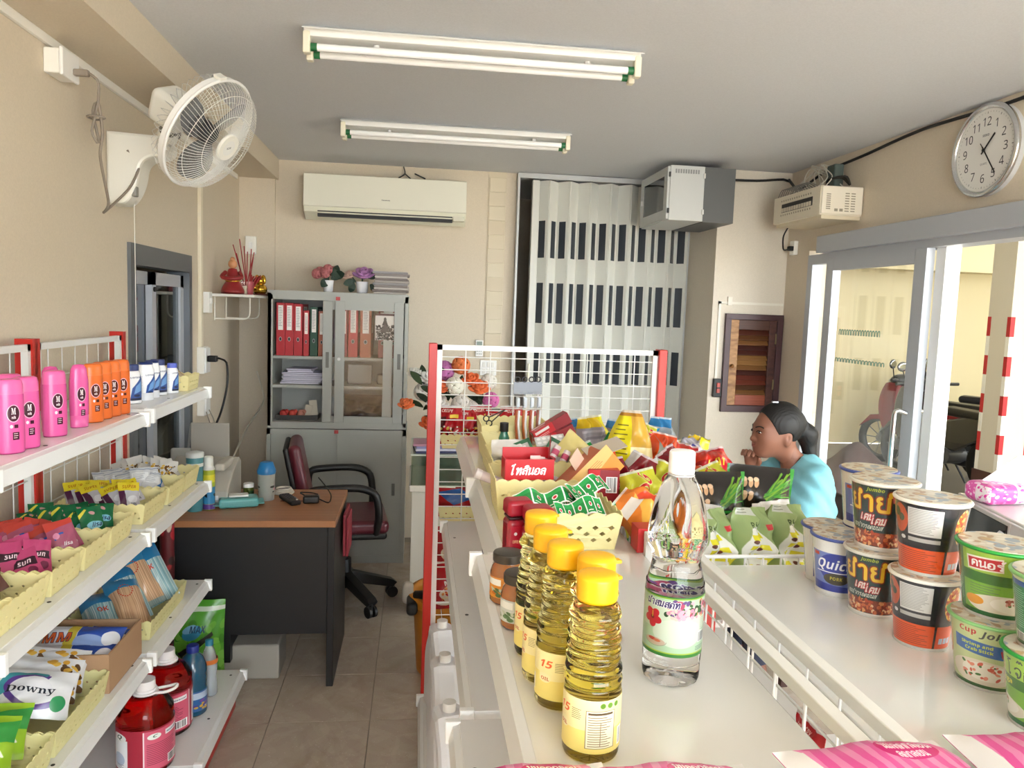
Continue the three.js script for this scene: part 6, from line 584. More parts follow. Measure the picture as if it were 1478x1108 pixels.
{
  [['green carded pack of pink inhaler sticks, upright in the basket', 0.305, -2.03, 0.35, 0.2], ['green carded pack of pink inhaler sticks leaning by the fence', 0.375, -2.05, -0.45, -0.2]].forEach(([l, x, z, rz, ry]) => { const c = thing('inhaler_card', l, 'inhaler', [x, Y2 + 0.05, z], ry, 'carded inhalers'); const k = (g) => g.rotateX(-0.5).rotateZ(rz); P(c, 'card', k(J(bb(-0.045, -0.037, 0, 0.09, 0, 0.003), bb(0.037, 0.045, 0, 0.09, 0, 0.003), bb(-0.045, 0.045, 0, 0.01, 0, 0.003), bb(-0.045, 0.045, 0.08, 0.09, 0, 0.003))), M(0x1c5a38, 0.5)); P(c, 'card_back', k(bb(-0.04, 0.04, 0.005, 0.085, 0, 0.001)), M(0xb8b4b0, 0.5)); for (const s of [-0.016, 0.014]) { const st = P(c, 'inhaler_stick', k(cy(0.01, 0.01, 0.05, s, 0.045, 0.012, 14)), M(0xe2d6da, 0.35)); P(st, 'pink_band', k(cy(0.0104, 0.0104, 0.016, s, 0.05, 0.012, 14)), M(0xc8527a, 0.4)); P(st, 'pink_band', k(cy(0.0104, 0.0104, 0.008, s, 0.03, 0.012, 14)), M(0xd0445a, 0.4)); } });
  solo('cotton_bag', 'clear bag of white cotton balls in the inhaler basket', 'cotton', J(bagGeo(0.1, 0.08, 0.05, 310, { wrinkle: 0.3 })), M(0xd9d6d2, 0.4), [0.255, Y2 + 0.055, -2.07], 0.2); const bp = canvas(128, 64, (x) => { R(x, '#d4d4d4', 0, 0, 128, 64); for (let i = 0; i < 5; i++) for (let j = 0; j < 2; j++) { E(x, '#f2f2f2', 16 + i * 24, 18 + j * 28, 9); } }); solo('blister_pack', 'silver blister pack lying on top of the inhaler basket', 'blister pack', bx(0.085, 0.006, 0.04, 0, 0, 0, 0.001).rotateX(0.5).rotateZ(0.15), M(0xffffff, 0.3, { map: bp }), [0.38, Y2 + 0.125, -2.12]); solo('medicine_pouch', 'pale yellow pouch hanging over the inhaler basket edge', 'pouch', bagGeo(0.09, 0.1, 0.04, 312).rotateZ(-0.7), M(0xcfc07a, 0.35), [0.4, Y2 + 0.06, -2.08], 0.2); const dm = solo('dark_pouch', 'dark glossy pouch under the yellow one', 'pouch', bagGeo(0.1, 0.05, 0.03, 313), M(0x26241f, 0.3), [0.4, Y2 + 0.03, -2.0], 0.1);
}
solo('plastic_basket', 'tall yellow basket with toothbrushes at the far end of the row', 'basket', tallBasket(0.2, 0.12, 0.2), mYel, [0.325, Y2, -2.55]); solo('plastic_basket', 'yellow basket between the toothbrush and inhaler baskets', 'basket', tallBasket(0.2, 0.1, 0.2), mYel, [0.32, Y2, -2.32]);
{
  for (let k = 0; k < 4; k++) { const t = thing('toothbrush_pack', ['toothbrush in clear blister, first beside the green bottle', 'toothbrush in clear blister, second from the green bottle', 'toothbrush in clear blister, third from the green bottle', 'toothbrush in clear blister nearest the red boxes'][k], 'toothbrush', [xAt(745 + k * 10.5, 640, -2.42), Y2 + 0.02, -2.42 - k * 0.006], 0.1, 'toothbrush packs'); P(t, 'blister', new RoundedBoxGeometry(0.021, 0.21, 0.02, 2, 0.008).translate(0, 0.105, 0), M(0xffffff, 0.05, { transmission: 1, thickness: 0 })); P(t, 'backing_card', bb(-0.012, 0.012, 0.2, 0.24, -0.013, -0.011), M(0x8a909a, 0.4)); P(t, 'grip', tube([[0.006, 0.01, 0.004], [0.009, 0.05, 0.006], [0.003, 0.1, 0.007], [0.005, 0.15, 0.004]], 0.004, 16, 6), M(0xe4e6ea, 0.25)); P(t, 'handle', tube([[0, 0.01, 0], [0.003, 0.05, 0.002], [-0.002, 0.1, 0.003], [0, 0.15, 0]], 0.006, 16, 7), M([0xa8552a, 0xb8642e, 0xa8482a, 0x8a4a3a][k], 0.35)); P(t, 'brush_head', J(bx(0.011, 0.035, 0.007, 0, 0.175, 0, 0.003), bx(0.01, 0.028, 0.009, 0, 0.177, 0.008, 0.002)), M(0xc9d2dc, 0.5)); P(t, 'hang_tab', new THREE.TorusGeometry(0.008, 0.0022, 6, 14).translate(0, 0.248, -0.012), M(0x2c2c30, 0.4)); }
  const g = thing('mouthwash_bottle', 'tiny green glass bottle with black cap in the toothbrush basket', 'bottle', [xAt(727, 640, -2.43), Y2 + 0.02, -2.43]); P(g, 'bottle_body', lathe([[0, 0], [0.017, 0], [0.018, 0.06], [0.012, 0.075], [0.012, 0.08]], 18), M(0x2a7a68, 0.12, { clearcoat: 0.6 })); P(g, 'cap', cy(0.014, 0.014, 0.028, 0, 0.094, 0, 16), mBlack);
  solo('scissors', 'small dark scissors hooked on the toothbrush basket', 'scissors', J(new THREE.TorusGeometry(0.009, 0.002, 6, 14).translate(-0.03, 0, 0), new THREE.TorusGeometry(0.009, 0.002, 6, 14).translate(-0.02, -0.015, 0), rod([-0.022, 0.004, 0], [0.03, 0.03, 0], 0.002), rod([-0.012, -0.01, 0], [0.03, 0.03, 0], 0.002)), M(0x3c3a34, 0.35, { metalness: 0.6 }), [xAt(715, 610, -2.45), 1.33, -2.45]);
  const rb = canvas(128, 64, (x) => { R(x, '#c0141f', 0, 0, 128, 64); R(x, '#e8e4e4', 6, 8, 50, 16); R(x, '#8a0f18', 70, 0, 58, 64); lines(x, '#f0c8c8', 10, 36, 44, 3, 8, 3); });
  [[0.43, 1.315, -2.4, 0.55, 'red box leaning on top behind the toothbrushes'], [0.44, 1.285, -2.38, 0.45, 'red box under the leaning one behind the toothbrushes'], [0.45, 1.26, -2.46, 1.4, 'dark red upright box at the fence corner']].forEach(([x, y, z, rz, l], k) => { const b = solo('toothpaste_box', l, 'box', bx(0.13, 0.036, 0.045, 0, 0, 0, 0.001).rotateZ(rz), M(0xffffff, 0.35, { map: rb }), [x, y, z], 0.1, 'red boxes behind the toothbrushes'); });
  solo('red_carton', 'small red carton standing at the end of the wire fence', 'box', bx(0.045, 0.05, 0.05, 0, 0.025, 0, 0.001), M(0xb8201f, 0.4), [0.475, 1.2, -1.5]);
}
// white bleach jugs on the low left shelf
{
  const s = new THREE.Shape(); s.moveTo(-0.075, 0); s.lineTo(0.075, 0); s.lineTo(0.075, 0.15); s.bezierCurveTo(0.075, 0.23, 0.02, 0.26, 0.02, 0.29); s.lineTo(-0.02, 0.29); s.bezierCurveTo(-0.03, 0.26, -0.075, 0.24, -0.075, 0.16); s.closePath(); const h = new THREE.Path(); h.moveTo(-0.058, 0.13); h.bezierCurveTo(-0.06, 0.2, -0.02, 0.24, -0.005, 0.24); h.bezierCurveTo(0.0, 0.2, -0.03, 0.13, -0.058, 0.09); h.closePath(); s.holes.push(h);
  const g = flat(ext(s, 0.05, 0.022)).translate(0, 0.022, -0.025), mj = M(0xe2e4ea, 0.35);
  const b = thing('bleach_jug', 'white plastic bleach jug nearest the red post on the low shelf', 'jug', [0.118, 0.161, -2.78], PI / 2 + 0.2, 'white jugs on the low shelf'); P(b, 'jug_body', g, mj); P(b, 'cap', cy(0.02, 0.02, 0.03, 0, 0.345, 0, 18), mWhite); copy(b, [0.118, 0.161, -2.5], PI / 2 + 0.1, 'middle white plastic bleach jug of the three'); copy(b, [0.12, 0.161, -2.18], PI / 2 + 0.2, 'white plastic bleach jug farthest from the red post');
  const cp = thing('bottled_cleaner', 'clear plastic bottle with a blue label on the middle shelf', 'bottle', [0.23, 0.861, -1.9]); P(cp, 'bottle_body', lathe([[0, 0], [0.035, 0], [0.036, 0.12], [0.015, 0.17], [0.014, 0.18]]), M(0xdfe6f2, 0.1, { transmission: 0.8, thickness: 0 })); P(cp, 'label', sleeve(0.0365, 0.03, 0.1), M(0x5c7ac0, 0.4)); P(cp, 'cap', cy(0.016, 0.016, 0.02, 0, 0.19, 0, 14), M(0xd8dce4, 0.4)); copy(cp, [0.24, 0.861, -2.2], 1, 'clear plastic bottle with a blue label, further along the shelf'); copy(cp, [0.2, 0.861, -1.0], 2, 'clear plastic bottle with a blue label under the oil bottles');
}
// ---------- noodle cups ----------
{
  const film = canvas(128, 128, (x) => { R(x, '#c9c2b0', 0, 0, 128, 128); seedState = 55; specks(x, ['#b89a6a', '#d8d2c4', '#a8886a', '#8a9aa8'], 0, 0, 128, 128, 60, 4, 14); });
  const tex = {
    quick: canvas(1024, 384, (x) => { R(x, '#eceae4', 0, 0, 1024, 384); for (let k = 0; k < 120; k++) R(x, '#d8d6d0', k * 8.6, 0, 2, 384); for (const c of [0, 512]) { R(x, '#6f82c4', c + 60, 90, 400, 270); poly(x, '#2c3c9c', [[c + 60, 360], [c + 60, 300], [c + 460, 330], [c + 460, 360]]); E(x, '#2c3c9c', c + 256, 190, 130, 100); R(x, '#c8442a', c + 80, 100, 50, 22); T(x, 'Quick', c + 236, 170, 92, '#f4f4f8', { italic: true }); R(x, '#f0f0f4', c + 110, 222, 280, 7); E(x, '#3c3a2a', c + 256, 270, 90, 40); T(x, 'PORK', c + 256, 266, 34, '#c8b83a'); poly(x, '#8fa0dc', [[c + 330, 290], [c + 370, 280], [c + 430, 350], [c + 380, 356]]); } }),
    quickThai: canvas(1024, 384, (x) => { R(x, '#eceae4', 0, 0, 1024, 384); for (let k = 0; k < 120; k++) R(x, '#d8d6d0', k * 8.6, 0, 2, 384); for (const c of [0, 512]) { R(x, '#6f82c4', c + 60, 90, 400, 270); poly(x, '#2c3c9c', [[c + 60, 360], [c + 60, 300], [c + 460, 330], [c + 460, 360]]); E(x, '#2c3c9c', c + 256, 200, 130, 100); R(x, '#c8442a', c + 80, 100, 50, 22); thai(x, 'ควิก', c + 140, 140, 84, '#f4f4f8', 14, { slant: -0.15 }); R(x, '#f0f0f4', c + 110, 236, 280, 7); E(x, '#3c3a2a', c + 256, 280, 90, 40); thai(x, 'หมูสับ'.replace(/[^ก-๛]/g, ''), c + 190, 262, 34, '#c8b83a', 6); } }),
    yum: canvas(1024, 384, (x) => { R(x, '#1f3c3e', 0, 0, 1024, 384); for (const c of [0, 512]) { T(x, 'Jumbo', c + 256, 26, 30, '#b8c43a', { italic: true }); thai(x, 'ยำยำ', c + 96, 70, 84, '#f0c83a', 20, { stroke: '#8a2a14', sw: 14, wide: 0.9 }); thai(x, 'เตม', c + 170, 180, 36, '#e4dcd4', 8, { stroke: '#b01a24', sw: 9, slant: -0.25 }); thai(x, 'เตม', c + 240, 198, 36, '#e4dcd4', 8, { stroke: '#b01a24', sw: 9, slant: -0.25 }); thai(x, 'ตมยำกรอดมนส', c + 110, 246, 22, '#d8dcd0', 4, { slant: -0.3 }); seedState = 57; R(x, '#8a3a22', c + 30, 284, 460, 84); specks(x, ['#c8683a', '#e0a06a', '#7a2416', '#b8482a', '#e4c49a'], c + 36, 288, 440, 76, 120, 6, 18); R(x, '#a8c83a', c + 40, 150, 60, 4); R(x, '#a8c83a', c + 40, 164, 50, 4); } R(x, '#eeeae2', 0, 372, 1024, 12); }),
    orange: canvas(1024, 384, (x) => { R(x, '#1f1e26', 0, 0, 1024, 384); R(x, '#e2551e', 0, 250, 1024, 134); for (const c of [0, 512]) { E(x, '#c8542a', c + 74, 100, 56, 80); E(x, '#2c3a22', c + 50, 70, 26); E(x, '#38482a', c + 84, 96, 22); R(x, '#d2d0cc', c + 130, 26, 170, 150); seedState = 59; lines(x, '#8a8884', c + 136, 34, 150, 15, 9, 3); R(x, '#b8b6b2', c + 130, 190, 170, 22); E(x, '#e8e8e8', c + 96, 202, 18, 11); R(x, '#1f1e26', c + 330, 240, 14, 144); lines(x, '#7a2a10', c + 60, 264, 240, 10, 11, 3); x.save(); x.beginPath(); x.ellipse(c + 430, 120, 60, 100, 0, 0, 7); x.clip(); R(x, '#d8752a', c + 360, 0, 140, 240); specks(x, ['#f0c85a', '#c8481a', '#f4dca0', '#a83414'], c + 365, 20, 130, 200, 90, 5, 15); x.restore(); for (let k = 0; k < 3; k++) R(x, '#b8d0e8', c + 366 + k * 34, 320, 28, 34); } }),
    knorr: canvas(1024, 384, (x) => { R(x, '#7fb83a', 0, 0, 1024, 384); for (const c of [0, 512]) { R(x, '#1f7a34', c, 0, 70, 384); lines(x, '#a8d8a8', c + 10, 80, 50, 20, 13, 3); R(x, '#a4cc4a', c + 70, 0, 442, 140); R(x, '#3f7a28', c + 70, 130, 442, 60); poly(x, '#f2eee0', [[c + 96, 44], [c + 250, 30], [c + 256, 110], [c + 100, 124]]); poly(x, '#c8202a', [[c + 104, 54], [c + 244, 40], [c + 248, 102], [c + 108, 114]]); thai(x, 'คนอร์', c + 122, 62, 36, '#fff', 8, { wide: 0.85 }); thai(x, 'คัพ', c + 300, 80, 44, '#c8343a', 9, { slant: -0.25 }); thai(x, 'โจ๊ก', c + 400, 66, 56, '#3a4a34', 7); T(x, 'sanga', c + 380, 160, 40, '#f0e83a'); lines(x, '#6a8a5a', c + 110, 206, 140, 4, 15, 4); E(x, '#e9e2d4', c + 300, 310, 210, 62); E(x, '#f6f2ea', c + 340, 300, 130, 50); E(x, '#e8a02a', c + 130, 300, 50, 28); seedState = 62; specks(x, ['#c87a6a', '#a8584a', '#4a8a3a', '#e0a898'], c + 280, 264, 110, 50, 30, 5, 12); R(x, '#1f6a34', c + 70, 356, 442, 28); } }),
    jok: canvas(1024, 384, (x) => { R(x, '#c8d49a', 0, 0, 1024, 384); for (const c of [0, 512]) { T(x, 'Cup', c + 110, 40, 44, '#c8343a'); T(x, 'Jok', c + 210, 46, 56, '#4a4a4a', { italic: true }); poly(x, '#3a6ab0', [[c + 40, 90], [c + 330, 110], [c + 320, 190], [c + 40, 170]]); T(x, 'Shrimp and', c + 150, 122, 26, '#d8e03a'); T(x, 'Crab Stick', c + 160, 152, 26, '#d8e03a'); poly(x, '#c8302a', [[c + 250, 130], [c + 290, 110], [c + 320, 150], [c + 280, 170], [c + 262, 176]]); E(x, '#e6dccb', c + 180, 290, 170, 80); E(x, '#f2ece0', c + 200, 280, 120, 56); seedState = 63; specks(x, ['#d8604a', '#e8907a', '#4a7a3a'], c + 80, 230, 180, 90, 26, 6, 16); R(x, '#1f7a44', c + 350, 60, 130, 320); R(x, '#2a58a8', c + 350, 30, 130, 30); lines(x, '#9ad0a8', c + 360, 80, 110, 18, 12, 3); bars(x, c + 366, 320, 90, 50); } R(x, '#3a6a34', 0, 362, 1024, 22); }),
  };
  const protos = {};
  function cup(kind, label, x, y, z, turn, rimCol, sc = 1) {
    if (protos[kind]) { const o = copy(protos[kind], [x, y, z], turn, label); o.scale.setScalar(sc); return o; }
    const t = thing('noodle_cup', label, 'noodle cup', [x, y, z], turn, 'noodle and porridge cups'), r0 = 0.036, r1 = 0.0475, h = 0.104;
    P(t, 'cup_body', J(cone(r0, r1, 0.003, h - 0.004, 44)), M(0xffffff, 0.3, { map: tex[kind] })); P(t, 'base', lathe([[0, 0.005], [r0 - 0.003, 0.005], [r0 - 0.002, 0], [r0 + 0.0008, 0.0], [r0 + 0.001, 0.004]], 40), M(0xf0eee8, 0.4)); P(t, 'rim', new THREE.TorusGeometry(r1 + 0.0015, 0.0028, 8, 48).rotateX(PI / 2).translate(0, h - 0.003, 0), M(rimCol, 0.35)); P(t, 'lid', new THREE.CylinderGeometry(r1, r1, 0.0015, 44).translate(0, h, 0), M(0xffffff, 0.3, { map: film })); P(t, 'shrink_film', J(cone(r0 + 0.0006, r1 + 0.001, 0.003, h - 0.005, 44)), M(0xffffff, 0.05, { transmission: 1, thickness: 0 }));
    if (kind === 'orange') P(t, 'peel_tab', ext(shp([[-0.014, 0], [0.014, 0], [0, -0.02]]), 0.001).rotateX(-0.2).rotateY(-0.5).translate(-0.024, h - 0.003, r1 - 0.004), M(0xd8482a, 0.4));
    protos[kind] = t; t.scale.setScalar(sc); return t;
  }
  // theta 0 of the print faces +z; a turn brings the middle of one panel (u 0.25) to the camera
  const F = -PI / 2 + 0.55, y0 = 1.2003, hh = 0.11, zz = (px, py, z) => xAt(px, py, z);
  const gAt = (px, py, h = 1.2) => { const d = pixDir(px, py), t = (h - 1.68) / d.y; return [d.x * t, d.z * t]; };
  const put = (kind, label, px, py, level, turn, rim, sc, dx = 0) => { const [x, z] = gAt(px, py); const low = kind === 'jok' || kind === 'knorr', c = cup(kind, label, x + dx, y0 + level * (low ? 0.0935 : hh), z, F + turn, rim, sc); c.scale.set(sc * (low ? 1.06 : 1.02), sc * (low ? 0.89 : 1.05), sc * (low ? 1.06 : 1.02)); return c; };
  put('quick', 'blue and white noodle cup at the wire rail end of the top', 1191, 834, 0, -0.5, 0x4a5a9c, 0.95); put('quick', 'blue and white noodle cup beside the lower green one', 1207, 853, 0, -1.15, 0x4a5a9c, 0.97); put('quick', 'blue and white noodle cup hidden under the raised blue one', 1238, 838, 0, 0, 0x4a5a9c, 0.97, 0.02); put('quickThai', 'raised blue and white noodle cup with Thai script', 1238, 838, 0.975, -0.95, 0x4a5a9c, 0.98, 0.005);
  put('yum', 'lower dark green noodle cup with yellow Thai script', 1259, 881, 0, -1.35, 0xd8d4c8, 1); put('yum', 'upper dark green noodle cup with yellow Thai script', 1262, 879, 1, -1.4, 0xd8d4c8, 1.04);
  put('orange', 'lower orange and black noodle cup', 1328, 925, 0, -1.2, 0xeeeae0, 1.0); put('orange', 'upper orange and black noodle cup with a lifted orange tab', 1328, 922, 1, -1.1, 0xeeeae0, 1.03);
  put('jok', 'lower green porridge cup with a blue banner', 1424, 982, 0, -0.95, 0x8ac07a, 1.0); put('knorr', 'upper bright green porridge cup with a red and white Thai logo', 1428, 977, 1, -1.15, 0x2a9a3c, 1.04);
  put('knorr', 'lower porridge cup of the stack beside the green pair', 1508, 1045, 0, -0.2, 0x2a9a3c, 1.0); put('jok', 'upper porridge cup of the stack beside the green pair', 1510, 1040, 1, -0.2, 0x8ac07a, 1.0);
}
// ---------- pink tissue packs at the near end ----------
{
  const pk = canvas(512, 384, (x) => { R(x, '#f4f2f2', 0, 0, 512, 384); R(x, '#e85aa4', 60, 0, 400, 384); for (let k = 0; k < 10; k++) poly(x, '#f08ac0', [[60 + k * 50, 0], [84 + k * 50, 0], [20 + k * 50, 384], [-4 + k * 50, 384]]); R(x, '#f4f2f2', 0, 0, 60, 384); R(x, '#f4f2f2', 460, 0, 52, 384); E(x, '#d81f7c', 330, 70, 90, 40); thai(x, 'นมลดกลอน', 262, 50, 22, '#ffe8f4', 5); thai(x, 'ลดกลอน', 280, 82, 18, '#ffe8f4', 4); E(x, '#e2b27c', 300, 210, 70, 60); E(x, '#d09a62', 244, 220, 24, 46, 0.3); E(x, '#d09a62', 356, 220, 24, 46, -0.3); E(x, '#f0d8b8', 300, 240, 34, 28); E(x, '#2a2020', 300, 230, 12, 9); E(x, '#2a2020', 276, 200, 7); E(x, '#2a2020', 324, 200, 7); poly(x, '#c83aa8', [[160, 330], [440, 310], [440, 384], [160, 384]]); });
  const g = () => bagGeo(0.17, 0.21, 0.055, 400, { crimp: 0.02, wrinkle: 0.05, pinch: 0.3 }).rotateX(-PI / 2).translate(0, 0.028, 0.105), mp = M(0xffffff, 0.2, { map: pk });
  const gg = g();
  [['pink tissue pack next to the oil bottles', 0.115, 1.2, -0.61, 0.05, 0], ['pink tissue pack between the oil bottles and the wire fence', 0.25, 1.2, -0.604, -0.03, 0], ['pink tissue pack lying across the wire fences', 0.43, 1.248, -0.548, 0.06, 0], ['pink tissue pack with a puppy picture by the noodle cups', 0.66, 1.2, -0.632, -0.12, 0.0]].forEach(([l, x, y, z, r]) => { const t = thing('tissue_pack', l, 'tissue pack', [x, y, z], r, 'pink tissue packs'); P(t, 'pack', gg, mp); P(t, 'clear_wrap', bx(0.2, 0.0008, 0.05, 0, 0.03, -0.01).rotateX(0.15), M(0xf4f4f2, 0.1, { transmission: 0.85, thickness: 0 })); });
}
// ---------- snack bags ----------
{
  const S = (bg, f) => canvas(160, 224, (x) => { R(x, bg, 0, 0, 160, 224); f(x); R(x, 'rgba(220,220,220,.8)', 0, 0, 160, 7); R(x, 'rgba(220,220,220,.8)', 0, 217, 160, 7); });
  const tx = {
    silver: S('#a8a4ac', (x) => { R(x, '#d8b81a', 0, 0, 160, 40); seedState = 1; for (let k = 0; k < 7; k++) { R(x, ['#c4c0c8', '#8c8892'][k % 2], rnd() * 60, 50 + k * 24, 110, 9); } poly(x, '#e0d81a', [[120, 10], [160, 0], [160, 90], [126, 70]]); E(x, '#2a2a6a', 120, 110, 14); }),
    gold: S('#d8a840', (x) => { R(x, '#e6d81a', 0, 0, 74, 200); lines(x, '#6a5a10', 10, 40, 56, 12, 13, 3); R(x, '#eedca0', 74, 100, 86, 124); T(x, 'KOK', 140, 150, 26, '#2a1a10', { rot: PI / 2 }); R(x, '#b07a24', 0, 0, 160, 16); }),
    blueSilver: S('#9aa4ac', (x) => { R(x, '#2a78b0', 0, 0, 160, 36); E(x, '#d8d4d0', 80, 120, 50, 40); poly(x, '#2a9ac8', [[0, 60], [40, 40], [60, 120], [10, 150]]); }),
    green: S('#8a9088', (x) => { poly(x, '#1f7a34', [[0, 0], [160, 0], [160, 60], [60, 90], [0, 50]]); poly(x, '#2a4a9a', [[110, 120], [160, 60], [160, 160], [120, 190]]); E(x, '#b8b4ac', 60, 140, 40, 50); }),
    orange: S('#8f9488', (x) => { poly(x, '#d8481a', [[0, 0], [160, 0], [80, 60]]); poly(x, '#d8481a', [[0, 0], [50, 40], [30, 224], [0, 224]]); poly(x, '#d8481a', [[160, 0], [110, 40], [130, 224], [160, 224]]); E(x, '#a8a89a', 80, 150, 34, 60); E(x, '#b83a14', 80, 30, 18, 14); }),
    maroon: S('#7a141e', (x) => { E(x, '#a02a34', 80, 120, 60, 40); T(x, 'SIZZ', 80, 70, 40, '#d8a8a0', { italic: true }); poly(x, '#b8b0a8', [[0, 0], [50, 0], [20, 120], [0, 130]]); }),
    yellow: S('#c8c83a', (x) => { T(x, 'GOG', 70, 60, 54, '#c8202a', { rot: -0.9, stroke: '#f0e8a0' }); E(x, '#9aa86a', 100, 140, 50, 54); poly(x, '#2a8a34', [[0, 180], [30, 150], [50, 224], [0, 224]]); }),
    red: S('#b01a24', (x) => { E(x, '#d8c8b8', 90, 140, 40, 34); T(x, 'LAY', 80, 60, 44, '#f0d83a', { italic: true }); poly(x, '#d83a2a', [[0, 0], [160, 20], [160, 60], [0, 40]]); }),
    redWhite: S('#d8c8c0', (x) => { poly(x, '#b01a24', [[0, 0], [90, 0], [40, 224], [0, 224]]); poly(x, '#b83038', [[160, 60], [160, 224], [110, 224]]); E(x, '#c8b83a', 110, 60, 24); }),
    black: S('#161414', (x) => { x.translate(0, -52); seedState = 4; for (let k = 0; k < 7; k++) { E(x, '#c8a07c', 20 + (k % 4) * 15, 90 + (k >> 2) * 30, 6, 10, 0.3); E(x, '#e0c0a0', 20 + (k % 4) * 15, 82 + (k >> 2) * 30, 7, 5); } for (let k = 0; k < 30; k++) { x.strokeStyle = ['#2f6a24', '#6a9a2a', '#3f8a2c'][k % 3]; x.lineWidth = 3; x.beginPath(); x.moveTo(80 + rnd() * 10, 130 - rnd() * 20); x.lineTo(120 + rnd() * 36, 60 + rnd() * 60); x.stroke(); } R(x, '#2f8a34', 78, 132, 82, 6); R(x, '#d8d8d4', 82, 142, 74, 56); lines(x, '#8a8a86', 88, 148, 62, 6, 8, 3); R(x, '#2f8a34', 150, 0, 10, 224); R(x, '#2f8a34', 0, 0, 6, 224); }),
    olive: S('#8fa46c', (x) => { x.translate(0, -30); E(x, '#e2e4dc', 66, 140, 46, 66); for (let k = 0; k < 4; k++) for (let j = 0; j < 2; j++) R(x, '#d8d02a', 34 + j * 34, 92 + k * 26, 26, 12); for (let k = 0; k < 5; k++) E(x, '#5a2f24', 40 + (k * 31 % 60), 108 + k * 22, 7, 5); T(x, 'Rice', 70, 70, 20, '#3a4a2a'); poly(x, '#c8343a', [[110, 70], [124, 66], [128, 80], [114, 84]]); R(x, '#b8bcb0', 14, 14, 60, 34); lines(x, '#7a7e72', 20, 20, 44, 4, 7, 2); poly(x, '#c8c42a', [[90, 150], [110, 140], [130, 224], [112, 224]]); }),
    amber: S('#d8941a', (x) => { R(x, '#d0cec8', 0, 0, 160, 40); T(x, 'ROL', 90, 80, 40, '#3a2408'); R(x, '#2a1a08', 0, 42, 160, 5); E(x, '#e8b84a', 60, 150, 50, 40); }),
    peach: S('#d8782a', (x) => { E(x, '#e8b04a', 70, 110, 60, 80, 0.3); E(x, '#d8482a', 90, 60, 30, 24); R(x, '#e4dcd4', 0, 30, 60, 30); poly(x, '#1f8a44', [[0, 0], [30, 0], [0, 30]]); }),
  };
  const gs = {}; const geo = (k) => gs[k] ??= bagGeo([0.14, 0.17, 0.125, 0.14][k], [0.2, 0.24, 0.18, 0.19][k], [0.11, 0.09, 0.1, 0.1][k], 500 + k, { wrinkle: k === 1 ? 0.08 : 0.2, nx: 16, ny: 18, gather: k === 1 ? 0.05 : 0.45, crimp: 0.05 });
  const names = { silver: 'silver snack bag with a yellow top', gold: 'tall gold snack bag with a yellow side panel', blueSilver: 'silver snack bag with a blue top', green: 'grey snack bag with green corners', orange: 'snack bag with orange peaked edges', maroon: 'maroon snack bag', yellow: 'yellow snack bag with red letters', red: 'bright red crisp bag', redWhite: 'red and white snack bag', black: 'black and green dried snack pouch', olive: 'olive green rice cracker bag', amber: 'amber snack bag with a silver top', peach: 'orange snack bag with a fruit picture' };
  const list = [
    // kind, pixel of the top edge, depth, variant, turn, lean back, roll, extra words
    ['blueSilver', 822, 604, -2.72, 2, 0.3, -0.1, 0.15, 'at the corner of the fence'], ['silver', 853, 600, -2.5, 0, 0.2, -0.12, 0.12, 'leaning on the mesh panel side'], ['blueSilver', 893, 606, -2.75, 0, -0.2, -0.05, -0.1, 'behind the gold one'], ['amber', 903, 614, -2.6, 2, 0.1, -0.1, 0.2, 'tucked between silver bags'], ['gold', 910, 592, -2.25, 1, -0.1, -0.1, -0.05, 'rising above the others'], ['blueSilver', 955, 602, -2.7, 0, 0.2, 0, -0.1, 'next to the red post'], ['green', 840, 640, -2.2, 2, 0.5, -0.2, 0.35, 'low beside the fence'], ['green', 888, 626, -2.42, 2, -0.3, -0.2, -0.3, 'between the silver and gold ones'], ['yellow', 935, 612, -2.55, 2, 0.2, -0.1, -0.35, 'behind the gold bag shoulder'], ['orange', 868, 645, -2.05, 2, 0.1, -0.15, 0.05, 'in front of the silver bags'], ['orange', 956, 625, -2.35, 2, -0.1, -0.2, -0.2, 'by the red post'], ['silver', 978, 640, -2.55, 2, 0.4, -0.2, 0.2, 'half sunk by the red post'], ['red', 990, 640, -2.4, 3, 0.1, -0.4, -0.3, 'beyond the vinegar cap'], ['maroon', 882, 662, -1.93, 2, 0.2, -0.2, 0.2, 'next to the red medicine box'], ['maroon', 924, 655, -1.98, 2, -0.4, -0.15, -0.4, 'below the gold bag'], ['red', 1018, 648, -2.25, 0, -0.2, -0.45, 0.25, 'beside the white pier'], ['maroon', 957, 648, -2.15, 3, 0.4, -0.3, 0.5, 'in the middle of the heap'], ['yellow', 922, 678, -1.82, 3, 0.15, -0.3, 0.2, 'in front of the maroon ones'], ['yellow', 960, 668, -1.95, 3, -0.3, -0.35, -0.3, 'behind the vinegar neck'], ['redWhite', 1036, 688, -2.0, 3, -0.3, -0.5, -0.5, 'at the edge of the heap'], ['yellow', 1022, 670, -1.98, 3, 0.3, -0.35, 0.3, 'right of the vinegar cap'], ['peach', 915, 705, -1.72, 2, 0.5, -0.9, 0.5, 'lying along the fence rail'], ['peach', 965, 705, -1.75, 3, -0.2, -0.5, 0.4, 'lying behind the vinegar bottle'],
    ['black', 1028, 693, -1.72, 1, 0.05, -0.12, 0.0, 'in front of its twin'], ['black', 1095, 672, -1.78, 1, -0.15, -0.1, -0.06, 'rising beside the seated woman'], ['amber', 1012, 735, -1.62, 3, 0.1, -0.1, -0.15, 'behind the first olive bag'], ['amber', 1112, 728, -1.64, 3, 0.1, -0.1, 0.1, 'behind the last olive bag'], ['olive', 1022, 735, -1.53, 2, 0.2, -0.12, 0.1, 'first from the vinegar bottle'], ['olive', 1084, 732, -1.52, 2, 0.25, -0.12, -0.05, 'second from the vinegar bottle'], ['olive', 1136, 728, -1.53, 2, 0.25, -0.1, -0.05, 'next to the blue noodle cups']];
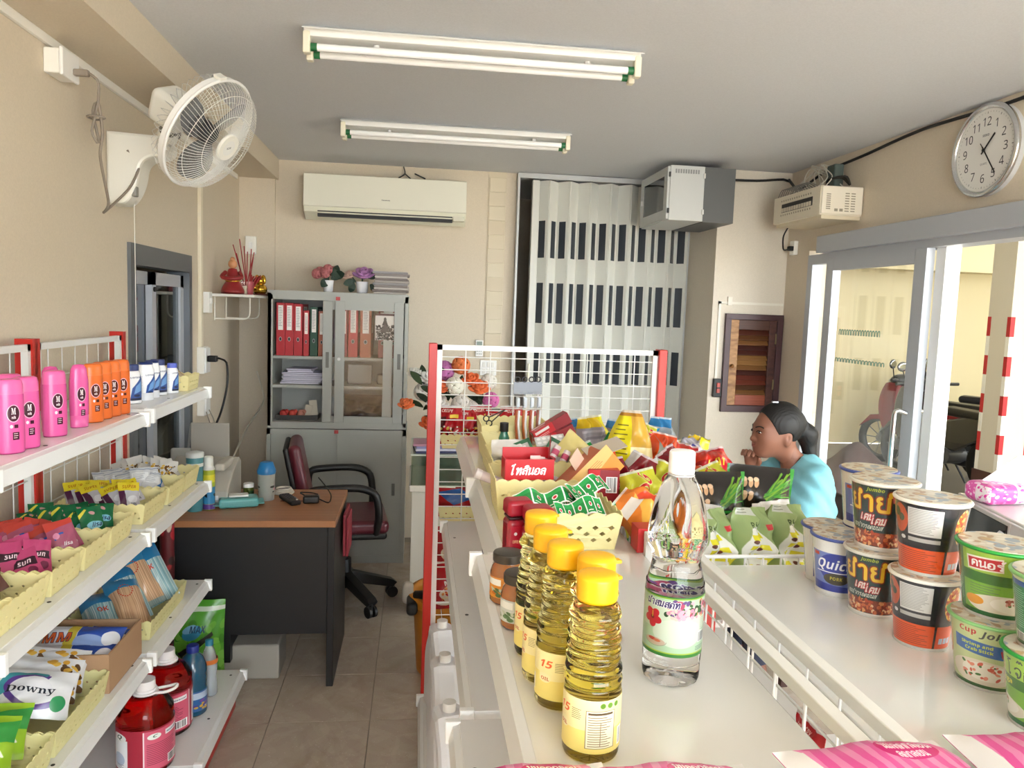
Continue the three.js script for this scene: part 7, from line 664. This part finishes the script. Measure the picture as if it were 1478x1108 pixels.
  for (const [k, px, py, z, v, turn, rx, rz, where] of list) {
    const d = pixDir(px, py), t = z / d.z, h = [0.2, 0.24, 0.18, 0.19][v], top = 1.68 + d.y * t, o = solo('snack_bag', names[k] + ' ' + where, 'snack bag', k === 'gold' ? (gs.gold ??= bagGeo(0.17, 0.24, 0.11, 509, { wrinkle: 0.1, nx: 16, ny: 18, gather: 0.75, crimp: 0.03 })) : geo(v), M(0xffffff, 0.22, { map: tx[k] }), [d.x * t + Math.sin(rz) * h * 0.9, Math.max(1.079, top - h * Math.cos(rx) * Math.cos(rz)), z - Math.sin(rx) * h], 0, 'snack bags in the wire bin'); o.rotation.set(rx, turn, rz, 'YXZ');
  }
  const fill = [['red', 'sunk in the middle of the heap'], ['green', 'under the gold bag'], ['maroon', 'flat at the bottom of the bin'], ['yellow', 'squeezed by the front fence'], ['orange', 'under the maroon ones'], ['blueSilver', 'flat below the silver bags'], ['redWhite', 'under the bright red ones'], ['silver', 'sunk behind the orange ones'], ['peach', 'under the yellow ones'], ['amber', 'sunk by the mesh panel'], ['red', 'lying at the aisle edge'], ['maroon', 'lying beside the aisle edge'], ['green', 'low beside the red post'], ['orange', 'low at the aisle edge']];
  seedState = 777; fill.forEach(([k, where], i) => { const o = solo('snack_bag', names[k] + ' ' + where, 'snack bag', geo([0, 2, 3][i % 3]), M(0xffffff, 0.22, { map: tx[k] }), [0.6 + (i % 4) * 0.1, 1.115 + rr(0, 0.03), -2.72 + Math.floor(i / 4) * 0.26 + rr(-0.04, 0.04)], 0, 'snack bags in the wire bin'); o.rotation.set(-1.0 + rr(-0.3, 0.3), rr(-0.8, 0.8), rr(-0.6, 0.6), 'YXZ'); });
  const j = thing('wet_tissue_tub', 'small tub with green octagonal lid by the woman hand', 'tub', [0.93, 1.076, -2.3]); P(j, 'tub_body', cy(0.04, 0.038, 0.09, 0, 0.045, 0, 20), M(0xd4d6d0, 0.4)); P(j, 'lid', cy(0.034, 0.042, 0.04, 0, 0.11, 0, 8), M(0x1d7a5a, 0.35)); P(j, 'lid_label', cy(0.026, 0.026, 0.002, 0, 0.131, 0, 20), M(0xe8ece6, 0.4));
}
// ---------- microwave and tissue pack by the door ----------
{
  const tb = thing('side_table', 'white side table under the microwave', 'table', [1.82, 0, -1.95], -0.24); P(tb, 'table_top', bx(0.46, 0.03, 0.75, 0, 0.865, 0, 0.004), mWhite); for (const [x, z] of [[-0.2, -0.34], [0.2, -0.34], [-0.2, 0.34], [0.2, 0.34]]) P(tb, 'leg', bx(0.03, 0.85, 0.03, x, 0.425, z), mSteel);
  const m = thing('microwave_oven', 'white microwave oven with black door window and curved handle', 'microwave', [1.82, 0.881, -1.95], -0.24); P(m, 'case', bx(0.34, 0.27, 0.47, 0.01, 0.137, 0, 0.006), M(0xe4e4e2, 0.25)); const dr = P(m, 'door', bx(0.012, 0.26, 0.35, -0.167, 0.137, -0.058, 0.003), M(0xdedede, 0.25)); P(dr, 'window', bx(0.006, 0.236, 0.33, -0.173, 0.137, -0.06, 0.002), M(0x0c0d0f, 0.06)); P(dr, 'handle', tube([[-0.174, 0.23, 0.085], [-0.205, 0.19, 0.085], [-0.215, 0.137, 0.085], [-0.205, 0.08, 0.085], [-0.174, 0.045, 0.085]], 0.011, 24, 8), M(0xd8dadc, 0.3)); const cp = P(m, 'control_panel', bx(0.012, 0.26, 0.115, -0.167, 0.137, 0.177, 0.003), M(0xd6d6da, 0.35)); for (const y of [0.17, 0.08]) P(cp, 'dial', new THREE.CylinderGeometry(0.026, 0.03, 0.022, 24).rotateZ(PI / 2).translate(-0.182, y, 0.177), M(0xe8e8ea, 0.3));
  P(m, 'top_vent', J([0, 1, 2, 3, 4].map((k) => bx(0.16, 0.002, 0.008, 0.06, 0.273, 0.02 + k * 0.018))), M(0xb4b4b4, 0.4));
  const t = thing('tissue_packet', 'pink and white soft tissue packet on the microwave', 'tissues', [1.775, 1.1545, -2.09], 0.1); const tt = canvas(256, 128, (x) => { R(x, '#eeeaec', 0, 0, 256, 128); R(x, '#e060b0', 0, 0, 120, 128); seedState = 66; specks(x, ['#f0a8d4', '#d83a9c', '#f6d8ea'], 0, 0, 256, 128, 50, 5, 16); }); P(t, 'packet', new RoundedBoxGeometry(0.2, 0.06, 0.11, 4, 0.022).translate(0, 0.031, 0), M(0xffffff, 0.3, { map: tt })); P(t, 'tissue', (() => { const s = ext(shp([[-0.06, 0], [0.045, 0], [0.09, 0.04], [0.02, 0.085]]), 0.002), p = s.attributes.position; for (let i = 0; i < p.count; i++) p.setZ(i, p.getZ(i) + 0.03 * Math.sin(p.getX(i) * 30)); s.computeVertexNormals(); return s.translate(0, 0.058, 0); })(), M(0xfaf6f8, 0.8));
}
// ---------- seated woman ----------
{
  const smin = (a, b, k) => { const h = Math.max(0, k - Math.abs(a - b)) / k; return Math.min(a, b) - h * h * k * 0.25; };
  const caps = (p, a, b, r1, r2) => { const abx = b[0] - a[0], aby = b[1] - a[1], abz = b[2] - a[2], apx = p[0] - a[0], apy = p[1] - a[1], apz = p[2] - a[2]; let t = (apx * abx + apy * aby + apz * abz) / (abx * abx + aby * aby + abz * abz + 1e-9); t = Math.max(0, Math.min(1, t)); return Math.hypot(apx - t * abx, apy - t * aby, apz - t * abz) - (r1 + (r2 - r1) * t); };
  const ell = (p, c, r, pitch = 0) => { let x = p[0] - c[0], y = p[1] - c[1]; const z = (p[2] - c[2]) / r[2]; if (pitch) { const cs = Math.cos(pitch), sn = Math.sin(pitch); [x, y] = [x * cs + y * sn, -x * sn + y * cs]; } x /= r[0]; y /= r[1]; const k = Math.hypot(x, y, z); return (k - 1) * Math.min(...r); };
  function march(f, c, half, res) { const mc = new MarchingCubes(res, new THREE.MeshBasicMaterial(), false, false, 200000); mc.isolation = 0; const n = mc.size, hs = n / 2; for (let k = 0; k < n; k++) for (let j = 0; j < n; j++) for (let i = 0; i < n; i++) mc.field[i + j * n + k * n * n] = -f([c[0] + (i - hs) / hs * half, c[1] + (j - hs) / hs * half, c[2] + (k - hs) / hs * half]); mc.update(); const cnt = mc.count ?? mc.geometry.drawRange.count, P2 = new Float32Array(cnt * 3), N2 = new Float32Array(cnt * 3); for (let i = 0; i < cnt; i++) { for (let a = 0; a < 3; a++) { P2[i * 3 + a] = mc.positionArray[i * 3 + a] * half + c[a]; } } const g = new THREE.BufferGeometry(); g.setAttribute('position', new THREE.BufferAttribute(P2, 3)); const w = mergeVertices(g, 1e-5); w.computeVertexNormals(); return w; }
  const Z = -2.45, w = thing('person', 'woman in a light blue t-shirt sitting with chin on her hand', 'person', [0.445, -0.1, -0.95]);
  const skin = M(0x8a5c48, 0.55), shirt = M(0x83c6d4, 0.85), hair = M(0x0d0b0b, 0.58), pants = M(0x2c3040, 0.85);
  const chest = [1.375, 0.98, Z], neck = [1.325, 1.12, Z], L = { sh: [1.37, 1.06, Z + 0.155], el: [1.29, 0.83, Z + 0.2], wr: [1.1, 0.8, Z + 0.13] }, Rr = { sh: [1.36, 1.06, Z - 0.155], el: [1.13, 0.9, Z - 0.16], wr: [1.165, 1.065, Z - 0.07] };
  const torso = (p, g) => { let d = ell(p, [1.385, 0.97, Z], [0.115 + g, 0.17 + g, 0.165 + g], -0.2); d = smin(d, ell(p, [1.42, 0.75, Z], [0.125 + g, 0.2 + g, 0.155 + g]), 0.1); d = smin(d, ell(p, [1.3, 0.95, Z + 0.06], [0.07 + g, 0.075 + g, 0.075 + g]), 0.07); d = smin(d, ell(p, [1.3, 0.95, Z - 0.06], [0.07 + g, 0.075 + g, 0.075 + g]), 0.07); return d; };
  const arms = (p, g) => Math.min(caps(p, L.sh, L.el, 0.058 + g, 0.045 + g), caps(p, Rr.sh, Rr.el, 0.055 + g, 0.042 + g));
  const bodyF = (p) => { let d = torso(p, 0); d = smin(d, caps(p, L.sh, L.el, 0.055, 0.042), 0.06); d = smin(d, caps(p, Rr.sh, Rr.el, 0.053, 0.04), 0.06); d = smin(d, caps(p, L.el, L.wr, 0.042, 0.027), 0.03); d = smin(d, caps(p, Rr.el, Rr.wr, 0.04, 0.026), 0.03); d = smin(d, caps(p, neck, [1.275, 1.21, Z], 0.05, 0.048), 0.05); for (const s of [-1, 1]) { d = smin(d, caps(p, [1.45, 0.56, Z + s * 0.09], [1.13, 0.53, Z + s * 0.11], 0.09, 0.062), 0.06); d = smin(d, caps(p, [1.13, 0.52, Z + s * 0.11], [1.16, 0.18, Z + s * 0.11], 0.056, 0.036), 0.03); d = smin(d, caps(p, [1.18, 0.15, Z + s * 0.11], [1.0, 0.135, Z + s * 0.12], 0.036, 0.028), 0.03); } return d; };
  const HC = [1.235, 1.262, Z], pit = 0.18;
  const headF = (p) => { let d = ell(p, [1.25, 1.285, Z], [0.098, 0.1, 0.077], pit); d = smin(d, ell(p, [1.205, 1.225, Z], [0.066, 0.088, 0.06], pit), 0.05); d = smin(d, ell(p, [1.17, 1.168, Z], [0.028, 0.026, 0.03]), 0.045); d = smin(d, caps(p, [1.15, 1.258, Z], [1.127, 1.222, Z], 0.009, 0.0125), 0.014); d = smin(d, ell(p, [1.14, 1.217, Z + 0.012], [0.012, 0.009, 0.01]), 0.01); d = smin(d, ell(p, [1.14, 1.217, Z - 0.012], [0.012, 0.009, 0.01]), 0.01); d = smin(d, ell(p, [1.146, 1.193, Z], [0.012, 0.011, 0.024]), 0.014); d = smin(d, ell(p, [1.158, 1.278, Z], [0.016, 0.012, 0.045]), 0.02); for (const s of [-1, 1]) { d = smin(d, ell(p, [1.185, 1.225, Z + s * 0.04], [0.032, 0.034, 0.024]), 0.03); d = smin(d, Math.max(ell(p, [1.265, 1.235, Z + s * 0.073], [0.019, 0.032, 0.01]), -ell(p, [1.262, 1.238, Z + s * 0.086], [0.01, 0.02, 0.008])), 0.008); } d = smin(d, caps(p, [1.3, 1.15, Z], [1.265, 1.22, Z], 0.048, 0.05), 0.04); return d; };
  const hand = (wr, dir, up, curl) => { // palm, four fingers, thumb
    const D = V(...dir).normalize(), U = V(...up).normalize(), S = D.clone().cross(U).normalize(), at = (a, b, c) => [wr[0] + D.x * a + U.x * b + S.x * c, wr[1] + D.y * a + U.y * b + S.y * c, wr[2] + D.z * a + U.z * b + S.z * c];
    return (p) => { let d = smin(caps(p, at(0, 0, 0), at(0.03, 0, 0), 0.026, 0.024), smin(caps(p, at(0.04, 0, -0.018), at(0.075, 0, -0.026), 0.017, 0.013), caps(p, at(0.04, 0, 0.014), at(0.075, 0, 0.022), 0.017, 0.013), 0.02), 0.02); [[-0.027, 0.03], [-0.009, 0.036], [0.009, 0.033], [0.025, 0.026]].forEach(([s, l], k) => { const a = at(0.08, 0, s), b = at(0.08 + l * (1 - 0.3 * curl), -l * curl, s * 1.05), c = at(0.08 + l * (1 - 0.3 * curl) - l * 0.6 * curl + l * 0.5 * (1 - curl), -l * curl - l * 0.75, s * 1.05); d = smin(d, Math.min(caps(p, at(0.065, 0, s * 0.95), a, 0.0105, 0.0095), caps(p, a, b, 0.0095, 0.0085), caps(p, b, c, 0.0085, 0.0075)), 0.005); }); d = smin(d, Math.min(caps(p, at(0.015, 0, -0.02), at(0.045, -0.012, -0.045), 0.014, 0.011), caps(p, at(0.045, -0.012, -0.045), at(0.07, -0.022, -0.048), 0.0105, 0.009)), 0.008); return d; };
  };
  const hL = hand(L.wr, [-1, 0.05, -0.3], [0, 1, 0], 0.5), hR = hand(Rr.wr, [-0.25, 1, 0.25], [0.6, 0.2, -0.6], 0.8);
  const body = J(march(bodyF, [1.25, 0.62, Z], 0.66, 104), march(headF, HC, 0.165, 96), march((p) => smin(hL(p), caps(p, [L.wr[0] + 0.05, L.wr[1] + 0.008, L.wr[2] + 0.018], L.wr, 0.03, 0.027), 0.02), [L.wr[0] - 0.06, L.wr[1] - 0.01, L.wr[2] - 0.02], 0.11, 72), march((p) => smin(hR(p), caps(p, [Rr.wr[0] - 0.005, Rr.wr[1] - 0.06, Rr.wr[2] - 0.03], Rr.wr, 0.029, 0.026), 0.02), [Rr.wr[0] - 0.01, Rr.wr[1] + 0.04, Rr.wr[2] + 0.02], 0.11, 72));
  P(w, 'body', body, skin);
  const fold = (p) => 0.004 * Math.sin(p[1] * 60 + p[0] * 25) * Math.sin(p[0] * 40 + p[2] * 20) + 0.003 * Math.sin((p[0] + p[1]) * 75);
  P(w, 't_shirt', march((p) => { let a = arms(p, 0.014); const cutL = (p[1] - (L.el[1] + 0.045)) * -1 - (p[0] - 1.3) * 0.25, cutR = caps(p, Rr.sh, [1.22, 0.96, Z - 0.158], 0.075, 0.075); a = Math.max(a, Math.min(Math.max(cutL, p[2] < Z ? 1 : -1), cutR)); let d = smin(torso(p, 0.013), a, 0.05) + fold(p); d = smin(d, caps(p, [1.36, 1.085, Z + 0.07], [1.36, 1.085, Z - 0.07], 0.05, 0.05), 0.05); d = Math.max(d, -(caps(p, [1.31, 1.13, Z], [1.27, 1.2, Z], 0.066, 0.07)), -(caps(p, [1.26, 1.1, Z], [1.235, 1.02, Z], 0.045, 0.012)), 0.56 - p[1]); return d; }, [1.32, 0.86, Z], 0.36, 110), shirt, 'light blue v-neck t-shirt');
  P(w, 'trousers', march((p) => { let d = Math.max(ell(p, [1.43, 0.6, Z], [0.145, 0.14, 0.175]), p[1] - 0.64); for (const s of [-1, 1]) { d = smin(d, caps(p, [1.45, 0.56, Z + s * 0.09], [1.13, 0.53, Z + s * 0.11], 0.102, 0.074), 0.05); d = smin(d, caps(p, [1.13, 0.52, Z + s * 0.11], [1.16, 0.2, Z + s * 0.11], 0.068, 0.056), 0.03); } return Math.max(d, 0.19 - p[1]); }, [1.3, 0.4, Z], 0.38, 84), pants);
  P(w, 'hair', march((p) => { let d = ell(p, [1.258, 1.293, Z], [0.11, 0.108, 0.09], pit); const face = (p[0] - 1.178) * -1 + (p[1] - 1.322) * -0.55; d = Math.max(d, face + 0.0); d = Math.max(d, -(caps(p, [1.262, 1.232, Z + 0.08], [1.23, 1.215, Z + 0.08], 0.03, 0.04)), -(caps(p, [1.262, 1.232, Z - 0.08], [1.23, 1.215, Z - 0.08], 0.03, 0.04))); d = Math.max(d, 1.21 - p[1] + Math.max(0, 1.31 - p[0]) * 0.4); d = smin(d, ell(p, [1.335, 1.3, Z], [0.035, 0.04, 0.045]), 0.03); d = smin(d, caps(p, [1.35, 1.3, Z], [1.395, 1.245, Z], 0.03, 0.042), 0.02); d = smin(d, caps(p, [1.395, 1.245, Z], [1.42, 1.13, Z], 0.042, 0.028), 0.03); d = smin(d, caps(p, [1.42, 1.13, Z], [1.44, 1.02, Z], 0.027, 0.008), 0.02); return d + 0.0005 * Math.sin(p[2] * 700 + p[0] * 90); }, [1.3, 1.2, Z], 0.23, 116), hair, 'black hair in a ponytail');
  P(w, 'hair_tie', new THREE.TorusGeometry(0.03, 0.008, 8, 20).rotateY(PI / 2 - 0.2).rotateZ(-0.6).translate(1.345, 1.302, Z), M(0x1c1a20, 0.5)); P(w, 'hair_clip', bx(0.03, 0.008, 0.014, 1.215, 1.398, Z + 0.02, 0.003), M(0xb8bcc4, 0.25, { metalness: 0.7 }));
  const surf = (y, z) => { let x = 1.08; while (headF([x, y, z]) > 0 && x < 1.3) x += 0.0005; return x; };
  for (const s of [-1, 1]) { const ex = surf(1.2575, Z + s * 0.035); P(w, 'eye_white', sp(0.0115, ex + 0.0078, 1.2575, Z + s * 0.035, 1, 0.55, 1.2), M(0xc8bcb4, 0.3)); P(w, 'eye', sp(0.0085, ex + 0.0025, 1.2568, Z + s * 0.0375, 1, 0.8, 1), M(0x1c1210, 0.25)); P(w, 'eyelid', tube([0.02, 0.028, 0.036, 0.044, 0.05].map((q, i) => [surf([1.257, 1.2635, 1.2645, 1.262, 1.2575][i], Z + s * q) - 0.0005, [1.257, 1.2635, 1.2645, 1.262, 1.2575][i], Z + s * q]), 0.0022, 14, 6), M(0x2a1814, 0.6)); P(w, 'eyebrow', tube([0.014, 0.024, 0.036, 0.048, 0.057].map((q, i) => { const y = [1.277, 1.281, 1.284, 1.283, 1.278][i]; return [surf(y, Z + s * q) + 0.0005, y, Z + s * q]; }), 0.0033, 14, 6), hair); }
  P(w, 'lips', J(sp(0.0085, surf(1.197, Z) + 0.004, 1.197, Z, 0.8, 0.5, 2.3), sp(0.0085, surf(1.1885, Z) + 0.003, 1.1885, Z, 0.8, 0.6, 2.0)), M(0x8a4a44, 0.4));
  const ch = thing('wooden_chair', 'dark brown wooden chair under the seated woman', 'chair', [1.89, -0.1, Z - 0.95]); const mw = M(0x3c2018, 0.45); P(ch, 'seat', bx(0.42, 0.03, 0.42, 0, 0.445, 0, 0.008), mw); for (const [x, z] of [[-0.18, -0.18], [-0.18, 0.18], [0.18, -0.18], [0.18, 0.18]]) P(ch, 'leg', bx(0.035, 0.33, 0.035, x, 0.265, z, 0.004), mw); for (const z of [-0.18, 0.18]) P(ch, 'back_post', bx(0.03, 0.52, 0.035, 0.19, 0.71, z, 0.004), mw); P(ch, 'back_rail', bx(0.025, 0.12, 0.36, 0.19, 0.88, 0, 0.01), mw);
}
// ---------- motorbikes in the yard ----------
function motorbike(label, pos, turn, main, accent, plate) {
  const b = thing('motorbike', label, 'motorbike', pos, turn, 'motorbikes parked in the yard'), mk = M(0x18181a, 0.4), mm = M(main, 0.2, { clearcoat: 0.8 }), ma = M(accent, 0.3);
  for (const x of [-0.6, 0.62]) { const wh = P(b, 'wheel', new THREE.TorusGeometry(0.25, 0.045, 10, 32).translate(x, 0.295, 0), M(0x141414, 0.8)); P(wh, 'hub', J(new THREE.CylinderGeometry(0.05, 0.05, 0.08, 14).rotateX(PI / 2).translate(x, 0.295, 0), [...Array(10).keys()].map((k) => rod([x, 0.295, 0], [x + 0.23 * Math.cos(k * 0.628), 0.295 + 0.23 * Math.sin(k * 0.628), 0], 0.006, 5))), M(0x8a8c90, 0.35, { metalness: 0.7 })); }
  const side = new THREE.Shape(); side.moveTo(-0.85, 0.78); side.bezierCurveTo(-0.6, 0.84, -0.3, 0.72, 0, 0.66); side.lineTo(0.15, 0.42); side.lineTo(-0.2, 0.4); side.bezierCurveTo(-0.4, 0.5, -0.6, 0.6, -0.85, 0.78);
  P(b, 'tail_panel', flat(ext(side, 0.16, 0.02)).translate(0, 0, -0.08), mm); P(b, 'seat', J(bx(0.7, 0.09, 0.22, -0.3, 0.79, 0, 0.04).rotateZ(0.02)), mk); const shield = new THREE.Shape(); shield.moveTo(0.3, 0.4); shield.bezierCurveTo(0.5, 0.6, 0.42, 0.9, 0.4, 1.0); shield.lineTo(0.52, 0.96); shield.bezierCurveTo(0.62, 0.8, 0.6, 0.6, 0.5, 0.42); shield.closePath();
  P(b, 'front_cowl', flat(ext(shield, 0.24, 0.03)).translate(0, 0, -0.12), mm); P(b, 'handlebar_cover', J(sp(0.11, 0.42, 1.02, 0, 1, 0.7, 1.5)), ma); P(b, 'headlight', sp(0.06, 0.52, 1.0, 0, 0.6, 0.8, 1.5), M(0xdcdcd8, 0.1)); P(b, 'handlebar', J(tube([[0.3, 1.04, -0.34], [0.4, 1.04, -0.18], [0.42, 1.02, 0], [0.4, 1.04, 0.18], [0.3, 1.04, 0.34]], 0.014, 24, 8), cy(0.018, 0.018, 0.12, 0, 0, 0, 10).rotateX(PI / 2).translate(0.3, 1.04, 0.36), cy(0.018, 0.018, 0.12, 0, 0, 0, 10).rotateX(PI / 2).translate(0.3, 1.04, -0.36)), mk);
  for (const s of [-1, 1]) { const m = P(b, 'mirror', J(rod([0.4, 1.04, s * 0.2], [0.38, 1.2, s * 0.28], 0.006), sp(0.055, 0.38, 1.22, s * 0.28, 0.25, 1, 1.3)), mk); P(m, 'mirror_glass', sp(0.05, 0.372, 1.22, s * 0.28, 0.2, 0.95, 1.25), M(0xb8bec4, 0.05, { metalness: 1 })); }
  P(b, 'front_fork', J(rod([0.45, 0.75, 0.07], [0.62, 0.295, 0.07], 0.022, 8), rod([0.45, 0.75, -0.07], [0.62, 0.295, -0.07], 0.022, 8)), M(0x9a9ca0, 0.3, { metalness: 0.7 })); P(b, 'front_fender', ext(shp([[0.36, 0.5], [0.5, 0.6], [0.75, 0.56], [0.88, 0.42], [0.74, 0.52], [0.52, 0.55]]), 0.11, 0.01).translate(0, 0, -0.055), mm); P(b, 'engine', J(bx(0.36, 0.2, 0.18, 0.0, 0.36, 0, 0.03), new THREE.CylinderGeometry(0.09, 0.09, 0.24, 16).rotateX(PI / 2).translate(-0.1, 0.32, 0)), M(0x54565a, 0.4, { metalness: 0.5 })); P(b, 'exhaust', tube([[0.1, 0.25, 0.1], [-0.2, 0.24, 0.13], [-0.45, 0.3, 0.14], [-0.85, 0.42, 0.14]], 0.038, 24, 10), M(0x3a3a3e, 0.3, { metalness: 0.6 }));
  P(b, 'rear_fender', bx(0.03, 0.3, 0.16, -0.9, 0.6, 0, 0.01).rotateZ(0), mk); P(b, 'tail_light', bx(0.05, 0.07, 0.2, -0.9, 0.76, 0, 0.02), M(0x8a1018, 0.15)); if (plate) P(b, 'number_plate', bx(0.006, 0.15, 0.2, -0.935, 0.62, 0, 0.002), M(0xc8c8c4, 0.4)); P(b, 'rack', tube([[-0.55, 0.82, 0.1], [-0.85, 0.86, 0.1], [-0.9, 0.86, 0], [-0.85, 0.86, -0.1], [-0.55, 0.82, -0.1]], 0.012, 20, 6), M(0xb8babc, 0.25, { metalness: 0.8 })); P(b, 'side_stand', rod([0.0, 0.3, 0.1], [-0.1, 0.01, 0.22], 0.012), mk);
}
motorbike('red and black motorbike showing its tail and number plate', [5.95, -0.01, -8.15], PI / 2 + 0.45, 0x8a121c, 0x18181a, true); motorbike('white and black motorbike with round mirrors behind the red one', [6.75, -0.01, -8.75], 2.3, 0xd8d8d4, 0x1c1c1e, false); motorbike('dark grey motorbike beside the striped pillar', [5.66, -0.01, -7.55], PI / 2 + 0.15, 0x2a2a2e, 0x1a1a1c, true);
solo('tarpaulin_heap', 'dark brown tarpaulin heaped on the yard floor beyond the glass', 'tarpaulin', (() => { const g = new THREE.SphereGeometry(1, 40, 20, 0, 2 * PI, 0, PI / 2).scale(0.9, 0.5, 0.45), p = g.attributes.position; for (let i = 0; i < p.count; i++) { const x = p.getX(i), z = p.getZ(i), k = 1 + 0.12 * Math.sin(x * 13) * Math.cos(z * 11 + x * 5); p.setXYZ(i, x * k, p.getY(i) * (1 + 0.2 * Math.sin(x * 9 + z * 6)), z * k); } g.computeVertexNormals(); return g; })(), M(0x3c2422, 0.8), [3.9, -0.01, -6.6]);
renderer.render(scene, camera);
